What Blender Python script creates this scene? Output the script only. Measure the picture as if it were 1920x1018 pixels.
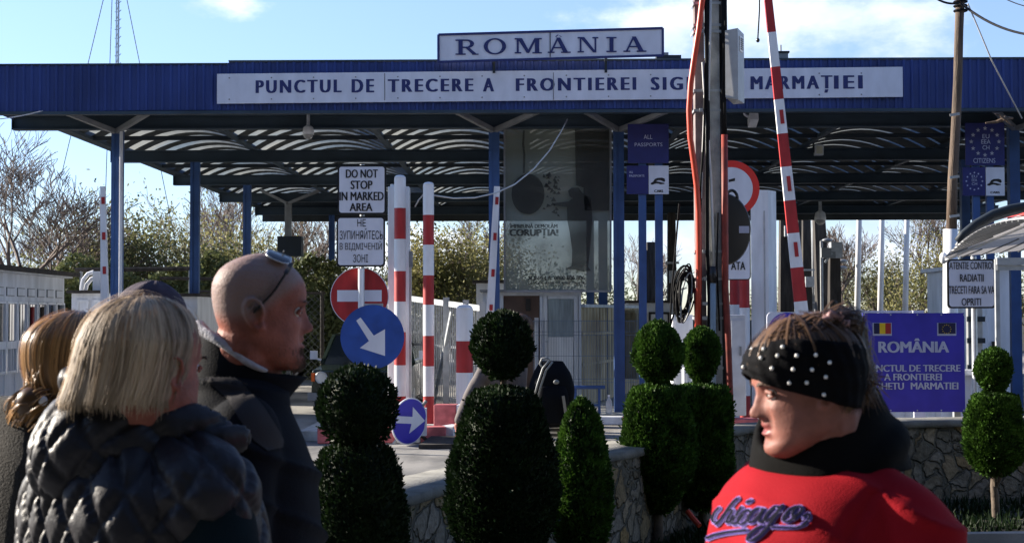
import bpy, bmesh, math, random
import numpy as np
from mathutils import Vector, Matrix
from mathutils.bvhtree import BVHTree
random.seed(7); RNG = np.random.default_rng(7)
for o in list(bpy.data.objects): bpy.data.objects.remove(o)
scene = bpy.context.scene
C = scene.collection
R = math.radians
# ---------------------------------------------------------------- camera
FPX = 2667.0
cam_d = bpy.data.cameras.new('camera'); cam = bpy.data.objects.new('camera', cam_d); C.objects.link(cam)
cam.location = (0, 0, 1.65)
ROLL, YAW, PITCH = -0.12, 0.64, 1.74
cam.matrix_world = Matrix.Translation((0, 0, 1.65)) @ Matrix.Rotation(R(YAW), 4, 'Z') @ Matrix.Rotation(R(90 + PITCH), 4, 'X') @ Matrix.Rotation(R(ROLL), 4, 'Z')
cam_d.sensor_width = 36; cam_d.lens = FPX / 1920 * 36
cam_d.clip_start = 0.1; cam_d.clip_end = 3000
cam_d.dof.use_dof = True; cam_d.dof.focus_distance = 17.0; cam_d.dof.aperture_fstop = 11.0
scene.camera = cam
CM = cam.matrix_world.to_3x3(); CO = Vector((0, 0, 1.65))
def ray(u, v): return (CM @ Vector(((u - 960) / FPX, -(v - 509) / FPX, -1))).normalized()
def P(u, v, d):
    r = ray(u, v); return CO + r * (d / r.y)
def S(d): return FPX / d
def X(u, d, v=590): return P(u, v, d).x
def Z(v, d, u=960): return P(u, v, d).z
# ---------------------------------------------------------------- light
SUN_AZ = math.atan2(-1.0, 0.36); SUN_EL = R(21)
sun_dir = Vector((math.sin(SUN_AZ) * math.cos(SUN_EL), math.cos(SUN_AZ) * math.cos(SUN_EL), math.sin(SUN_EL)))
sd = bpy.data.lights.new('sun', 'SUN'); sd.energy = 5.0; sd.angle = R(0.5); sd.color = (1.0, 0.90, 0.76)
so = bpy.data.objects.new('sun', sd); C.objects.link(so); so.rotation_euler = sun_dir.to_track_quat('Z', 'Y').to_euler()
w = bpy.data.worlds.new('World'); scene.world = w; w.use_nodes = True
nt = w.node_tree; nt.nodes.clear()
def N(t, **k):
    n = nt.nodes.new(t)
    for a, b in k.items(): setattr(n, a, b)
    return n
sky = N('ShaderNodeTexSky'); sky.sky_type = 'NISHITA'; sky.sun_disc = False
sky.sun_elevation = SUN_EL; sky.sun_rotation = SUN_AZ; sky.air_density = 1.0; sky.dust_density = 0.0; sky.ozone_density = 1.6
tc = N('ShaderNodeTexCoord')
def math_(op, a, b=None, c=None):
    n = nt.nodes.new('ShaderNodeMath'); n.operation = op
    for i, x in enumerate((a, b, c)):
        if x is None: continue
        if isinstance(x, (int, float)): n.inputs[i].default_value = x
        else: nt.links.new(x, n.inputs[i])
    return n.outputs[0]
def blob(u, v, ru, rv):                       # soft cloud bank round a compass direction
    d = ray(u, v)
    sub = nt.nodes.new('ShaderNodeVectorMath'); sub.operation = 'SUBTRACT'; nt.links.new(tc.outputs['Generated'], sub.inputs[0]); sub.inputs[1].default_value = d
    sc = nt.nodes.new('ShaderNodeVectorMath'); sc.operation = 'MULTIPLY'; nt.links.new(sub.outputs[0], sc.inputs[0]); sc.inputs[1].default_value = (FPX / ru, FPX / ru, FPX / rv)
    ln = nt.nodes.new('ShaderNodeVectorMath'); ln.operation = 'LENGTH'; nt.links.new(sc.outputs[0], ln.inputs[0])
    return math_('SUBTRACT', 1.0, ln.outputs['Value'])
nz = N('ShaderNodeTexNoise'); nz.inputs['Scale'].default_value = 11; nz.inputs['Detail'].default_value = 9; nz.inputs['Roughness'].default_value = .58
mp = N('ShaderNodeMapping'); mp.inputs['Scale'].default_value = (1, 1, 2.0); mp.inputs['Location'].default_value = (.31, .12, .07)
nt.links.new(tc.outputs['Generated'], mp.inputs[0]); nt.links.new(mp.outputs[0], nz.inputs['Vector'])
bl = None
for a in [(1490, 50, 400, 190), (1230, 70, 190, 130), (440, 0, 95, 50), (1640, 470, 460, 90), (150, 480, 320, 90), (700, 480, 300, 80)]:
    b = blob(*a); bl = b if bl is None else math_('MAXIMUM', bl, b)
m1 = math_('ADD', bl, math_('MULTIPLY', math_('SUBTRACT', nz.outputs['Fac'], .52), 3.4))
mask = N('ShaderNodeMapRange'); mask.interpolation_type = 'SMOOTHSTEP'
nt.links.new(m1, mask.inputs[0]); mask.inputs[1].default_value = .05; mask.inputs[2].default_value = .95; mask.inputs[4].default_value = .88
mix = N('ShaderNodeMix', data_type='RGBA'); nt.links.new(mask.outputs[0], mix.inputs[0])
tint = N('ShaderNodeMix', data_type='RGBA', blend_type='MULTIPLY'); tint.inputs[0].default_value = 1
SKY_TINT = (.92, 0.92, 1.10, 1); tint.inputs[7].default_value = SKY_TINT
sepz = N('ShaderNodeSeparateXYZ'); nt.links.new(tc.outputs['Generated'], sepz.inputs[0]); mz = N('ShaderNodeMapRange'); nt.links.new(sepz.outputs['Z'], mz.inputs[0]); mz.inputs[1].default_value = 0.0; mz.inputs[2].default_value = .22
tg = N('ShaderNodeMix', data_type='RGBA'); nt.links.new(mz.outputs[0], tg.inputs[0]); tg.inputs[6].default_value = (.57, .66, .95, 1); tg.inputs[7].default_value = SKY_TINT; nt.links.new(tg.outputs[2], tint.inputs[7])
nt.links.new(sky.outputs[0], tint.inputs[6]); nt.links.new(tint.outputs[2], mix.inputs[6])
cr = N('ShaderNodeMix', data_type='RGBA'); nz2 = N('ShaderNodeTexNoise'); nz2.inputs['Scale'].default_value = 7; nz2.inputs['Detail'].default_value = 5
nt.links.new(mp.outputs[0], nz2.inputs['Vector'])
mr2 = N('ShaderNodeMapRange'); nt.links.new(nz2.outputs['Fac'], mr2.inputs[0]); mr2.inputs[1].default_value = .35; mr2.inputs[2].default_value = .6
nt.links.new(mr2.outputs[0], cr.inputs[0]); cr.inputs[6].default_value = (3.6, 4.3, 5.6, 1); cr.inputs[7].default_value = (6.6, 6.8, 7.2, 1)
nt.links.new(cr.outputs[2], mix.inputs[7])
bg = N('ShaderNodeBackground'); bg.inputs[1].default_value = .078; nt.links.new(mix.outputs[2], bg.inputs[0])
wo = N('ShaderNodeOutputWorld'); nt.links.new(bg.outputs[0], wo.inputs[0])
scene.view_settings.view_transform = 'Standard'; scene.view_settings.look = 'None'; scene.view_settings.gamma = 1
scene.view_settings.exposure = 1.52
scene.cycles.max_bounces = 6; scene.cycles.transparent_max_bounces = 12
scene.cycles.use_denoising = True
# ---------------------------------------------------------------- materials
MATS = {}
def mat(name, col, rough=.6, metal=0, var=.12, scale=6., bump=0., bscale=40., spec=.4, col2=None, alpha=1, trans=0, sheen=0, coat=0, stretch=None, detail=5, sss=0):
    if name in MATS: return MATS[name]
    m = bpy.data.materials.new(name); m.use_nodes = True; t = m.node_tree; b = t.nodes['Principled BSDF']; out = t.nodes['Material Output']
    b.inputs['Roughness'].default_value = rough; b.inputs['Metallic'].default_value = metal
    b.inputs['Specular IOR Level'].default_value = spec; b.inputs['Alpha'].default_value = alpha
    if sheen: b.inputs['Sheen Weight'].default_value = sheen
    if coat: b.inputs['Coat Weight'].default_value = coat; b.inputs['Coat Roughness'].default_value = .08
    if sss: b.inputs['Subsurface Weight'].default_value = sss; b.inputs['Subsurface Radius'].default_value = (.012, .004, .002); b.inputs['Subsurface Scale'].default_value = 1
    c = t.nodes.new('ShaderNodeTexCoord'); mpn = t.nodes.new('ShaderNodeMapping'); t.links.new(c.outputs['Object'], mpn.inputs[0])
    if stretch: mpn.inputs['Scale'].default_value = stretch
    n = t.nodes.new('ShaderNodeTexNoise'); n.inputs['Scale'].default_value = scale; n.inputs['Detail'].default_value = detail; t.links.new(mpn.outputs[0], n.inputs['Vector'])
    mr = t.nodes.new('ShaderNodeMapRange'); mr.inputs[1].default_value = .32; mr.inputs[2].default_value = .68; t.links.new(n.outputs['Fac'], mr.inputs[0])
    mx = t.nodes.new('ShaderNodeMix'); mx.data_type = 'RGBA'; t.links.new(mr.outputs[0], mx.inputs[0])
    c1 = tuple(x * (1 - var) for x in col); c2 = col2 if col2 else tuple(min(1, x * (1 + var)) for x in col)
    mx.inputs[6].default_value = (*c1, 1); mx.inputs[7].default_value = (*c2, 1)
    t.links.new(mx.outputs[2], b.inputs['Base Color'])
    if bump:
        n2 = t.nodes.new('ShaderNodeTexNoise'); n2.inputs['Scale'].default_value = bscale; n2.inputs['Detail'].default_value = 6; t.links.new(mpn.outputs[0], n2.inputs['Vector'])
        bp = t.nodes.new('ShaderNodeBump'); bp.inputs['Distance'].default_value = bump; bp.inputs['Strength'].default_value = 1
        t.links.new(n2.outputs['Fac'], bp.inputs['Height']); t.links.new(bp.outputs[0], b.inputs['Normal'])
    if trans:
        tr = t.nodes.new('ShaderNodeBsdfTranslucent'); t.links.new(mx.outputs[2], tr.inputs[0]); ms = t.nodes.new('ShaderNodeMixShader'); ms.inputs[0].default_value = trans
        t.links.new(b.outputs[0], ms.inputs[1]); t.links.new(tr.outputs[0], ms.inputs[2]); t.links.new(ms.outputs[0], out.inputs[0])
    MATS[name] = m; return m
def tuned(m, fn): fn(m.node_tree, m.node_tree.nodes['Principled BSDF']); return m
# ---------------------------------------------------------------- mesh helpers
class MB:
    def __init__(s): s.v = []; s.f = []; s.m = []; s.n = 0
    def add(s, V, F, m=0):
        V = [tuple(p) for p in V]; n = s.n; s.v += V; s.n += len(V)
        for f in F: s.f.append(tuple(i + n for i in f)); s.m.append(m)
        return s
    def obox(s, c, size, M=None, m=0):
        c = Vector(c); V = []
        for k in range(8):
            p = Vector(((k & 1) - .5, ((k >> 1) & 1) - .5, ((k >> 2) & 1) - .5)); p = Vector((p.x * size[0], p.y * size[1], p.z * size[2]))
            V.append(c + (M @ p if M else p))
        return s.add(V, [(0, 2, 3, 1), (4, 5, 7, 6), (0, 1, 5, 4), (2, 6, 7, 3), (0, 4, 6, 2), (1, 3, 7, 5)], m)
    def box(s, x0, x1, y0, y1, z0, z1, m=0):
        return s.obox(((x0 + x1) / 2, (y0 + y1) / 2, (z0 + z1) / 2), (abs(x1 - x0), abs(y1 - y0), abs(z1 - z0)), None, m)
    def bar(s, p0, p1, w, h, m=0, up=(0, 0, 1)):
        p0 = Vector(p0); p1 = Vector(p1); d = (p1 - p0); L = d.length; d.normalize(); up = Vector(up)
        if abs(d.dot(up)) > .98: up = Vector((0, 1, 0))
        sx = d.cross(up).normalized(); uz = sx.cross(d)
        return s.obox((p0 + p1) / 2, (w, L, h), Matrix((sx, d, uz)).transposed(), m)
    def tube(s, pts, rad, n=8, m=0, cap=True):
        pts = [Vector(p) for p in pts]; 
        if isinstance(rad, (int, float)): rad = [rad] * len(pts)
        V = []; prev = None
        for i, p in enumerate(pts):
            t = (pts[min(i + 1, len(pts) - 1)] - pts[max(i - 1, 0)]).normalized()
            if prev is None: a = t.orthogonal().normalized()
            else: a = (prev - t * prev.dot(t)).normalized()
            prev = a; b = t.cross(a)
            for k in range(n):
                an = 2 * math.pi * k / n; V.append(p + (a * math.cos(an) + b * math.sin(an)) * rad[i])
        F = [(i * n + k, i * n + (k + 1) % n, (i + 1) * n + (k + 1) % n, (i + 1) * n + k) for i in range(len(pts) - 1) for k in range(n)]
        if cap: F += [tuple(range(n - 1, -1, -1)), tuple((len(pts) - 1) * n + k for k in range(n))]
        return s.add(V, F, m)
    def cyl(s, p0, p1, r0, r1=None, n=16, m=0): return s.tube([p0, p1], [r0, r0 if r1 is None else r1], n, m)
    def prism(s, pts, y0, y1, m=0):           # polygon in XZ, given thickness along Y
        n = len(pts); V = [(p[0], y0, p[1]) for p in pts] + [(p[0], y1, p[1]) for p in pts]
        return s.add(V, [tuple(range(n)), tuple(range(2 * n - 1, n - 1, -1))] + [(i, i + n, (i + 1) % n + n, (i + 1) % n) for i in range(n)], m)
    def lathe(s, c, prof, n=20, m=0):
        c = Vector(c); V = []
        for r, z in prof: V += [c + Vector((r * math.cos(2 * math.pi * k / n), r * math.sin(2 * math.pi * k / n), z)) for k in range(n)]
        F = [(i * n + k, i * n + (k + 1) % n, (i + 1) * n + (k + 1) % n, (i + 1) * n + k) for i in range(len(prof) - 1) for k in range(n)]
        F += [tuple(range(n - 1, -1, -1)), tuple((len(prof) - 1) * n + k for k in range(n))]
        return s.add(V, F, m)
    def ell(s, c, r, M=None, n=16, m=0):
        c = Vector(c); V = []; k2 = n // 2
        for i in range(1, k2):
            a = math.pi * i / k2
            for k in range(n):
                b = 2 * math.pi * k / n; p = Vector((r[0] * math.sin(a) * math.cos(b), r[1] * math.sin(a) * math.sin(b), r[2] * math.cos(a))); V.append(c + (M @ p if M else p))
        top = Vector((0, 0, r[2])); V.append(c + (M @ top if M else top)); V.append(c - (M @ top if M else top)); t = len(V) - 2
        F = [(i * n + k, (i + 1) * n + k, (i + 1) * n + (k + 1) % n, i * n + (k + 1) % n) for i in range(k2 - 2) for k in range(n)]
        F += [(t, k, (k + 1) % n) for k in range(n)] + [(t + 1, (k2 - 2) * n + (k + 1) % n, (k2 - 2) * n + k) for k in range(n)]
        return s.add(V, F, m)
    def build(s, name, mats, parent=None, smooth=False):
        if not isinstance(mats, (list, tuple)): mats = [mats]
        off = Vector((0, 0, 0)) if parent is None else wloc(parent)
        me = bpy.data.meshes.new(name)
        me.from_pydata([(x - off.x, y - off.y, z - off.z) for x, y, z in s.v], [], s.f)
        for mm in mats: me.materials.append(mm)
        if len(mats) > 1: me.polygons.foreach_set('material_index', s.m)
        if smooth:
            me.polygons.foreach_set('use_smooth', [True] * len(me.polygons))
            if smooth != 'all': me.set_sharp_from_angle(angle=R(40))
        me.update(); o = bpy.data.objects.new(name, me); C.objects.link(o)
        if parent is not None: o.parent = parent
        return o
def wloc(o):
    l = Vector(o.location)
    while o.parent: o = o.parent; l += Vector(o.location)
    return l
def tag(o, label=None, cat=None, group=None, kind=None):
    if label: o['label'] = label
    if cat: o['category'] = cat
    if group: o['group'] = group
    if kind: o['kind'] = kind
    return o
def thing(name, label, cat, loc, group=None):
    o = bpy.data.objects.new(name, None); C.objects.link(o); o.location = loc; o.empty_display_size = .2
    return tag(o, label, cat, group)
def np_obj(name, V, F, mats, parent=None, smooth=False, mi=None):
    V = np.asarray(V, dtype=np.float32).copy(); F = np.asarray(F, dtype=np.int32)
    if parent is not None: V -= np.array(wloc(parent), dtype=np.float32)
    me = bpy.data.meshes.new(name); me.vertices.add(len(V)); me.vertices.foreach_set('co', V.ravel())
    k = F.shape[1]; me.loops.add(F.size); me.loops.foreach_set('vertex_index', F.ravel())
    me.polygons.add(len(F)); me.polygons.foreach_set('loop_start', np.arange(0, F.size, k, dtype=np.int32))
    for m in (mats if isinstance(mats, (list, tuple)) else [mats]): me.materials.append(m)
    if mi is not None: me.polygons.foreach_set('material_index', np.asarray(mi, dtype=np.int32))
    if smooth: me.polygons.foreach_set('use_smooth', np.ones(len(F), dtype=bool))
    me.update(calc_edges=True); me.validate()
    o = bpy.data.objects.new(name, me); C.objects.link(o)
    if parent is not None: o.parent = parent
    return o
TXT = {}
def text_geo(s, bold=0., space=1.0):
    key = (s, bold, space)
    if key in TXT: return TXT[key]
    cu = bpy.data.curves.new('t', 'FONT'); cu.body = s; cu.offset = bold; cu.space_character = space; cu.resolution_u = 3
    ob = bpy.data.objects.new('t', cu); C.objects.link(ob); bpy.context.view_layer.update()
    me = ob.evaluated_get(bpy.context.evaluated_depsgraph_get()).to_mesh()
    V = [tuple(v.co[:2]) for v in me.vertices]; F = [tuple(p.vertices) for p in me.polygons]
    ob.evaluated_get(bpy.context.evaluated_depsgraph_get()).to_mesh_clear(); bpy.data.objects.remove(ob)
    TXT[key] = (V, F); return V, F
def text_px(mb, s, u0, v0, u1, v1, d, bold=.02, space=1.0, m=0, skew=0, th=.004):
    """lettering as thin raised sheet filling the given frame on a board whose face is at distance d"""
    V, F = text_geo(s, 0., space); xs = [p[0] for p in V]; ys = [p[1] for p in V]
    x0, x1, y0, y1 = min(xs), max(xs), min(ys), max(ys)
    A = P(u0, v1, d); B = P(u1, v0, d); slope = (P(u1, v1, d).z + 0 - A.z) if skew is None else skew
    bo = bold * (B.x - A.x) / max(.1, (x1 - x0)) * 1.7
    for q, dx in ((0, 0), (1, bo), (2, -bo)) if bold > .008 else ((0, 0),):
        W = []
        for x, y in V:
            a = (x - x0) / (x1 - x0); b = (y - y0) / (y1 - y0)
            W.append((A.x + a * (B.x - A.x) + dx, d - th - .0006 * q, A.z + b * (B.z - A.z) + skew * (a - .5)))
        mb.add(W, F, m)
def remesh(mb, voxel=.005, smooth=3, fac=.5):
    me = bpy.data.meshes.new('r'); me.from_pydata(mb.v, [], mb.f); me.update()
    ob = bpy.data.objects.new('r', me); C.objects.link(ob)
    bm = bmesh.new(); bm.from_mesh(me); bmesh.ops.recalc_face_normals(bm, faces=bm.faces); bm.to_mesh(me); bm.free()
    md = ob.modifiers.new('r', 'REMESH'); md.mode = 'VOXEL'; md.voxel_size = voxel
    if smooth: sm = ob.modifiers.new('s', 'SMOOTH'); sm.iterations = smooth; sm.factor = fac
    dg = bpy.context.evaluated_depsgraph_get(); ev = ob.evaluated_get(dg); m2 = bpy.data.meshes.new_from_object(ev)
    V = np.empty(len(m2.vertices) * 3, dtype=np.float32); m2.vertices.foreach_get('co', V); V = V.reshape(-1, 3)
    Nn = np.empty(len(m2.vertices) * 3, dtype=np.float32); m2.vertices.foreach_get('normal', Nn); Nn = Nn.reshape(-1, 3)
    F = np.empty(len(m2.loops), dtype=np.int32); m2.loops.foreach_get('vertex_index', F)
    if len(F) != 4 * len(m2.polygons): raise RuntimeError('non quads')
    F = F.reshape(-1, 4); bpy.data.objects.remove(ob); bpy.data.meshes.remove(m2)
    return V, F, Nn
def vnoise(Pn, seed=0, oct=3):                # cheap smooth noise: sum of rotated sines
    r = np.random.default_rng(seed); out = np.zeros(len(Pn)); a = 1.
    for o in range(oct):
        for k in range(4):
            w_ = r.normal(size=3); w_ /= np.linalg.norm(w_); out += a * np.sin(Pn @ w_ * (2 ** o) * (1 + .4 * r.random()) + r.random() * 6.28) / 4
        a *= .55
    return out
def bvh(V, F): return BVHTree.FromPolygons([tuple(map(float, p)) for p in V], [tuple(map(int, f)) for f in F])
def lerp_tab(t, tab):
    xs = [a[0] for a in tab]; return np.interp(t, xs, [a[1] for a in tab])
# ---------------------------------------------------------------- palette
m_blue = mat('painted_blue_steel', (.035, .085, .23), .45, 0, .18, 3)
m_fascia = mat('blue_corrugated_sheet', (.024, .047, .185), .45, 0, .28, 2.2, stretch=(1, 1, .3))
m_dark = mat('dark_painted_steel', (.014, .022, .032), .6, 0, .25, 2)
m_beam = mat('dark_blue_beam_paint', (.028, .048, .07), .55, 0, .2, 2)
m_roofd = mat('dark_roof_sheet', (.04, .048, .052), .7, 0, .2, 3)
m_white = mat('white_paint', (.68, .69, .71), .5, 0, .14, 7, stretch=(1, 1, .22), detail=9)
m_whited = mat('weathered_white_paint', (.6, .62, .66), .6, 0, .16, 5, stretch=(1, 1, .25))
m_sign = mat('white_sign_face', (.62, .64, .72), .5, 0, .09, 5, stretch=(1, 1, .4), detail=9)
m_navy = mat('navy_lettering', (.022, .03, .13), .5)
m_black = mat('black_paint', (.012, .012, .014), .4)
m_red = mat('red_paint', (.34, .02, .022), .55, 0, .28, 7, stretch=(1, 1, .3), detail=9)
m_redw = mat('faded_red_paint', (.42, .11, .12), .7, 0, .3, 8)
m_signblue = mat('blue_sign_face', (.02, .07, .31), .45, 0, .2, 5, detail=9)
m_violet = mat('violet_blue_sign_face', (.045, .035, .40), .42, var=.16, scale=4, detail=9)
m_grey = mat('grey_steel', (.22, .23, .24), .5, .3, .15, 5)
m_galv = mat('galvanised_steel', (.42, .44, .46), .42, .5, .15, 9)
m_glass = mat('window_glass', (.02, .026, .03), .06, 0, .2, 2, spec=.8)
m_wood = mat('weathered_pole_wood', (.10, .07, .05), .8, 0, .5, 5, .01, 30, stretch=(4, 4, .35))
m_conc = mat('pole_concrete', (.34, .345, .33), .85, 0, .35, 7, .004, 60)
m_cable = mat('black_cable', (.008, .008, .009), .7, spec=.12)
m_wire = mat('pale_wire', (.5, .5, .5), .5)
m_orange = mat('orange_plastic_conduit', (.5, .055, .025), .38, 0, .1, 6)
m_rust = mat('rusty_red_pipe', (.2, .028, .018), .6, 0, .4, 8)
m_beige = mat('beige_sheet_wall', (.5, .4, .25), .6, 0, .3, 3, stretch=(1, 1, .4))
m_beigep = mat('olive_beige_sheet', (.27, .24, .16), .6, 0, .3, 3)
m_tar = mat('weathered_timber', (.035, .03, .026), .85, 0, .5, 4, stretch=(3, 3, .4))
m_yellow = mat('flag_yellow', (.75, .5, .02), .5)
m_asph = mat('asphalt', (.17, .165, .16), .9, 0, .25, 1.3, .004, 120)
m_soil = mat('soil', (.035, .035, .022), .95, 0, .4, 9, .03, 25)
m_pave = mat('grey_paving', (.2, .21, .22), .8, 0, .2, 3, .004, 60)
m_cap = mat('concrete_coping', (.15, .148, .135), .85, 0, .25, 7, .006, 50)
m_bark = mat('bark', (.11, .085, .065), .9, 0, .35, 12, .004, 60)
m_twig = mat('grey_brown_twigs', (.13, .1, .085), .9, 0, .3, 4)
m_hair0 = None
def stone_mat():
    m = mat('rubble_stone', (.2, .18, .14), .85, 0, .3, 6, .01, 40)
    t = m.node_tree; b = t.nodes['Principled BSDF']; c = t.nodes.new('ShaderNodeTexCoord')
    def nz(sc, loc): 
        n = t.nodes.new('ShaderNodeTexNoise'); n.inputs['Scale'].default_value = sc; n.inputs['Detail'].default_value = 4; t.links.new(c.outputs['Object'], n.inputs['Vector']); return n
    wp = nz(3.5, 0); ad = t.nodes.new('ShaderNodeVectorMath'); ad.operation = 'MULTIPLY_ADD'; t.links.new(wp.outputs['Color'], ad.inputs[0]); ad.inputs[1].default_value = (.34, .34, .34); t.links.new(c.outputs['Object'], ad.inputs[2])
    v1 = t.nodes.new('ShaderNodeTexVoronoi'); v1.inputs['Scale'].default_value = 5.6; t.links.new(ad.outputs[0], v1.inputs['Vector'])
    v2 = t.nodes.new('ShaderNodeTexVoronoi'); v2.feature = 'DISTANCE_TO_EDGE'; v2.inputs['Scale'].default_value = 5.6; t.links.new(ad.outputs[0], v2.inputs['Vector'])
    cr = t.nodes.new('ShaderNodeValToRGB'); sp = t.nodes.new('ShaderNodeSeparateColor'); t.links.new(v1.outputs['Color'], sp.inputs[0]); t.links.new(sp.outputs[0], cr.inputs[0])
    e = cr.color_ramp.elements; e[0].position = 0; e[0].color = (.15, .135, .105, 1); e[1].position = 1; e[1].color = (.23, .19, .13, 1)
    for p, col in ((.25, (.22, .2, .17, 1)), (.45, (.12, .11, .085, 1)), (.62, (.26, .18, .08, 1)), (.8, (.19, .165, .125, 1))):
        x = e.new(p); x.color = col
    fine = nz(28, 0); mm = t.nodes.new('ShaderNodeMix'); mm.data_type = 'RGBA'; mm.blend_type = 'MULTIPLY'; mm.inputs[0].default_value = .6
    t.links.new(cr.outputs[0], mm.inputs[6]); rr = t.nodes.new('ShaderNodeMapRange'); t.links.new(fine.outputs['Fac'], rr.inputs[0]); rr.inputs[1].default_value = .3; rr.inputs[2].default_value = .65; rr.inputs[3].default_value = .45; rr.inputs[4].default_value = 1.25
    t.links.new(rr.outputs[0], mm.inputs[7])
    ed = t.nodes.new('ShaderNodeMapRange'); ed.interpolation_type = 'SMOOTHSTEP'; t.links.new(v2.outputs['Distance'], ed.inputs[0]); ed.inputs[1].default_value = .02; ed.inputs[2].default_value = .1
    mo = t.nodes.new('ShaderNodeMix'); mo.data_type = 'RGBA'; t.links.new(ed.outputs[0], mo.inputs[0]); mo.inputs[6].default_value = (.10, .095, .075, 1); t.links.new(mm.outputs[2], mo.inputs[7])
    t.links.new(mo.outputs[2], b.inputs['Base Color'])
    h = t.nodes.new('ShaderNodeMath'); h.operation = 'MULTIPLY_ADD'; t.links.new(fine.outputs['Fac'], h.inputs[0]); h.inputs[1].default_value = .35; t.links.new(ed.outputs[0], h.inputs[2])
    bp = t.nodes.new('ShaderNodeBump'); bp.inputs['Distance'].default_value = .05; t.links.new(h.outputs[0], bp.inputs['Height']); t.links.new(bp.outputs[0], b.inputs['Normal'])
    return m
m_stone = stone_mat()
def leafmat(name, c1, c2, scale=14., tr=.15):
    m = mat(name, c1, .55, 0, 0, scale, col2=c2, trans=tr, spec=.12); return m
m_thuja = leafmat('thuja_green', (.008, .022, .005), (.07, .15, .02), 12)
m_thujad = leafmat('thuja_shaded_dark_green', (.004, .010, .004), (.014, .03, .008), 12)  # dark green; puts shade into the colour of the two nearest conifers
m_leafo = leafmat('olive_leaves', (.10, .11, .045), (.25, .24, .11), .5, .4)
m_leafy = leafmat('yellow_olive_leaves', (.13, .135, .05), (.34, .31, .13), .5, .35)
m_leafg = leafmat('dull_green_leaves', (.06, .08, .035), (.17, .19, .08), .5, .3)
# translucent skylight sheet
def sky_mat():
    m = bpy.data.materials.new('milky_skylight_sheet'); m.use_nodes = True; t = m.node_tree; t.nodes.clear()
    o = t.nodes.new('ShaderNodeOutputMaterial'); a = t.nodes.new('ShaderNodeBsdfTranslucent'); a.inputs[0].default_value = (.62, .66, .68, 1)
    c = t.nodes.new('ShaderNodeTexCoord'); n = t.nodes.new('ShaderNodeTexNoise'); n.inputs['Scale'].default_value = .6; t.links.new(c.outputs['Object'], n.inputs[0])
    r = t.nodes.new('ShaderNodeValToRGB'); r.color_ramp.elements[0].position = .35; r.color_ramp.elements[0].color = (.10, .13, .16, 1); r.color_ramp.elements[1].position = .6; r.color_ramp.elements[1].color = (.17, .18, .175, 1)
    t.links.new(n.outputs['Fac'], r.inputs[0]); t.links.new(r.outputs[0], a.inputs[0])
    d = t.nodes.new('ShaderNodeBsdfDiffuse'); d.inputs[0].default_value = (.17, .18, .175, 1); mx = t.nodes.new('ShaderNodeMixShader'); mx.inputs[0].default_value = .25
    t.links.new(a.outputs[0], mx.inputs[1]); t.links.new(d.outputs[0], mx.inputs[2]); t.links.new(mx.outputs[0], o.inputs[0]); return m
m_sky = sky_mat()
def mesh_mat(name, col, al):
    m = bpy.data.materials.new(name); m.use_nodes = True; t = m.node_tree; t.nodes.clear()
    o = t.nodes.new('ShaderNodeOutputMaterial'); a = t.nodes.new('ShaderNodeBsdfTransparent'); d = t.nodes.new('ShaderNodeBsdfPrincipled'); d.inputs['Base Color'].default_value = (*col, 1); d.inputs['Roughness'].default_value = .35
    c = t.nodes.new('ShaderNodeTexCoord'); n = t.nodes.new('ShaderNodeTexNoise'); n.inputs['Scale'].default_value = 1.4; n.inputs['Detail'].default_value = 6; t.links.new(c.outputs['Object'], n.inputs[0])
    r = t.nodes.new('ShaderNodeMapRange'); r.inputs[1].default_value = .3; r.inputs[2].default_value = .7; r.inputs[3].default_value = al - .12; r.inputs[4].default_value = al + .1; t.links.new(n.outputs['Fac'], r.inputs[0])
    mx = t.nodes.new('ShaderNodeMixShader'); t.links.new(r.outputs[0], mx.inputs[0]); t.links.new(a.outputs[0], mx.inputs[1]); t.links.new(d.outputs[0], mx.inputs[2]); t.links.new(mx.outputs[0], o.inputs[0]); return m
m_poster = mesh_mat('faded_see_through_poster', (.16, .185, .16), .9)
m_print = mesh_mat('poster_print', (.018, .02, .02), .75)
# ---------------------------------------------------------------- ground
def sheet(name, pts, z, m, kind='structure', sub=None):
    mb = MB(); mb.add([(x, y, z) for x, y in pts], [tuple(range(len(pts)))]); o = mb.build(name, m); tag(o, kind=kind); return o
sheet('ground', [(-900, -60), (900, -60), (900, 1800), (-900, 1800)], -.012, m_soil)
def asphalt_mat():
    m = m_asph; t = m.node_tree; b = t.nodes['Principled BSDF']; c = t.nodes.new('ShaderNodeTexCoord')
    mp_ = t.nodes.new('ShaderNodeMapping'); mp_.inputs['Scale'].default_value = (1, .35, 1); t.links.new(c.outputs['Object'], mp_.inputs[0])
    a = t.nodes.new('ShaderNodeTexNoise'); a.inputs['Scale'].default_value = 1.6; a.inputs['Detail'].default_value = 9; t.links.new(mp_.outputs[0], a.inputs[0])
    r = t.nodes.new('ShaderNodeValToRGB'); r.color_ramp.elements[0].position = .36; r.color_ramp.elements[0].color = (.1, .1, .1, 1); r.color_ramp.elements[1].position = .58; r.color_ramp.elements[1].color = (.27, .26, .24, 1)
    t.links.new(a.outputs['Fac'], r.inputs[0]); t.links.new(r.outputs[0], b.inputs['Base Color'])
asphalt_mat()
sheet('road', [(-40, 5.2), (40, 5.2), (40, 60), (-40, 60)], -.004, m_asph)
wallp = [(X(u, d), d) for u, d in ((480, 6.0), (640, 6.6), (800, 7.7), (960, 8.7), (1090, 9.35), (1180, 9.9), (1300, 11.1), (1400, 11.9), (1620, 12.35), (1800, 12.6), (2100, 12.8))]
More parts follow.
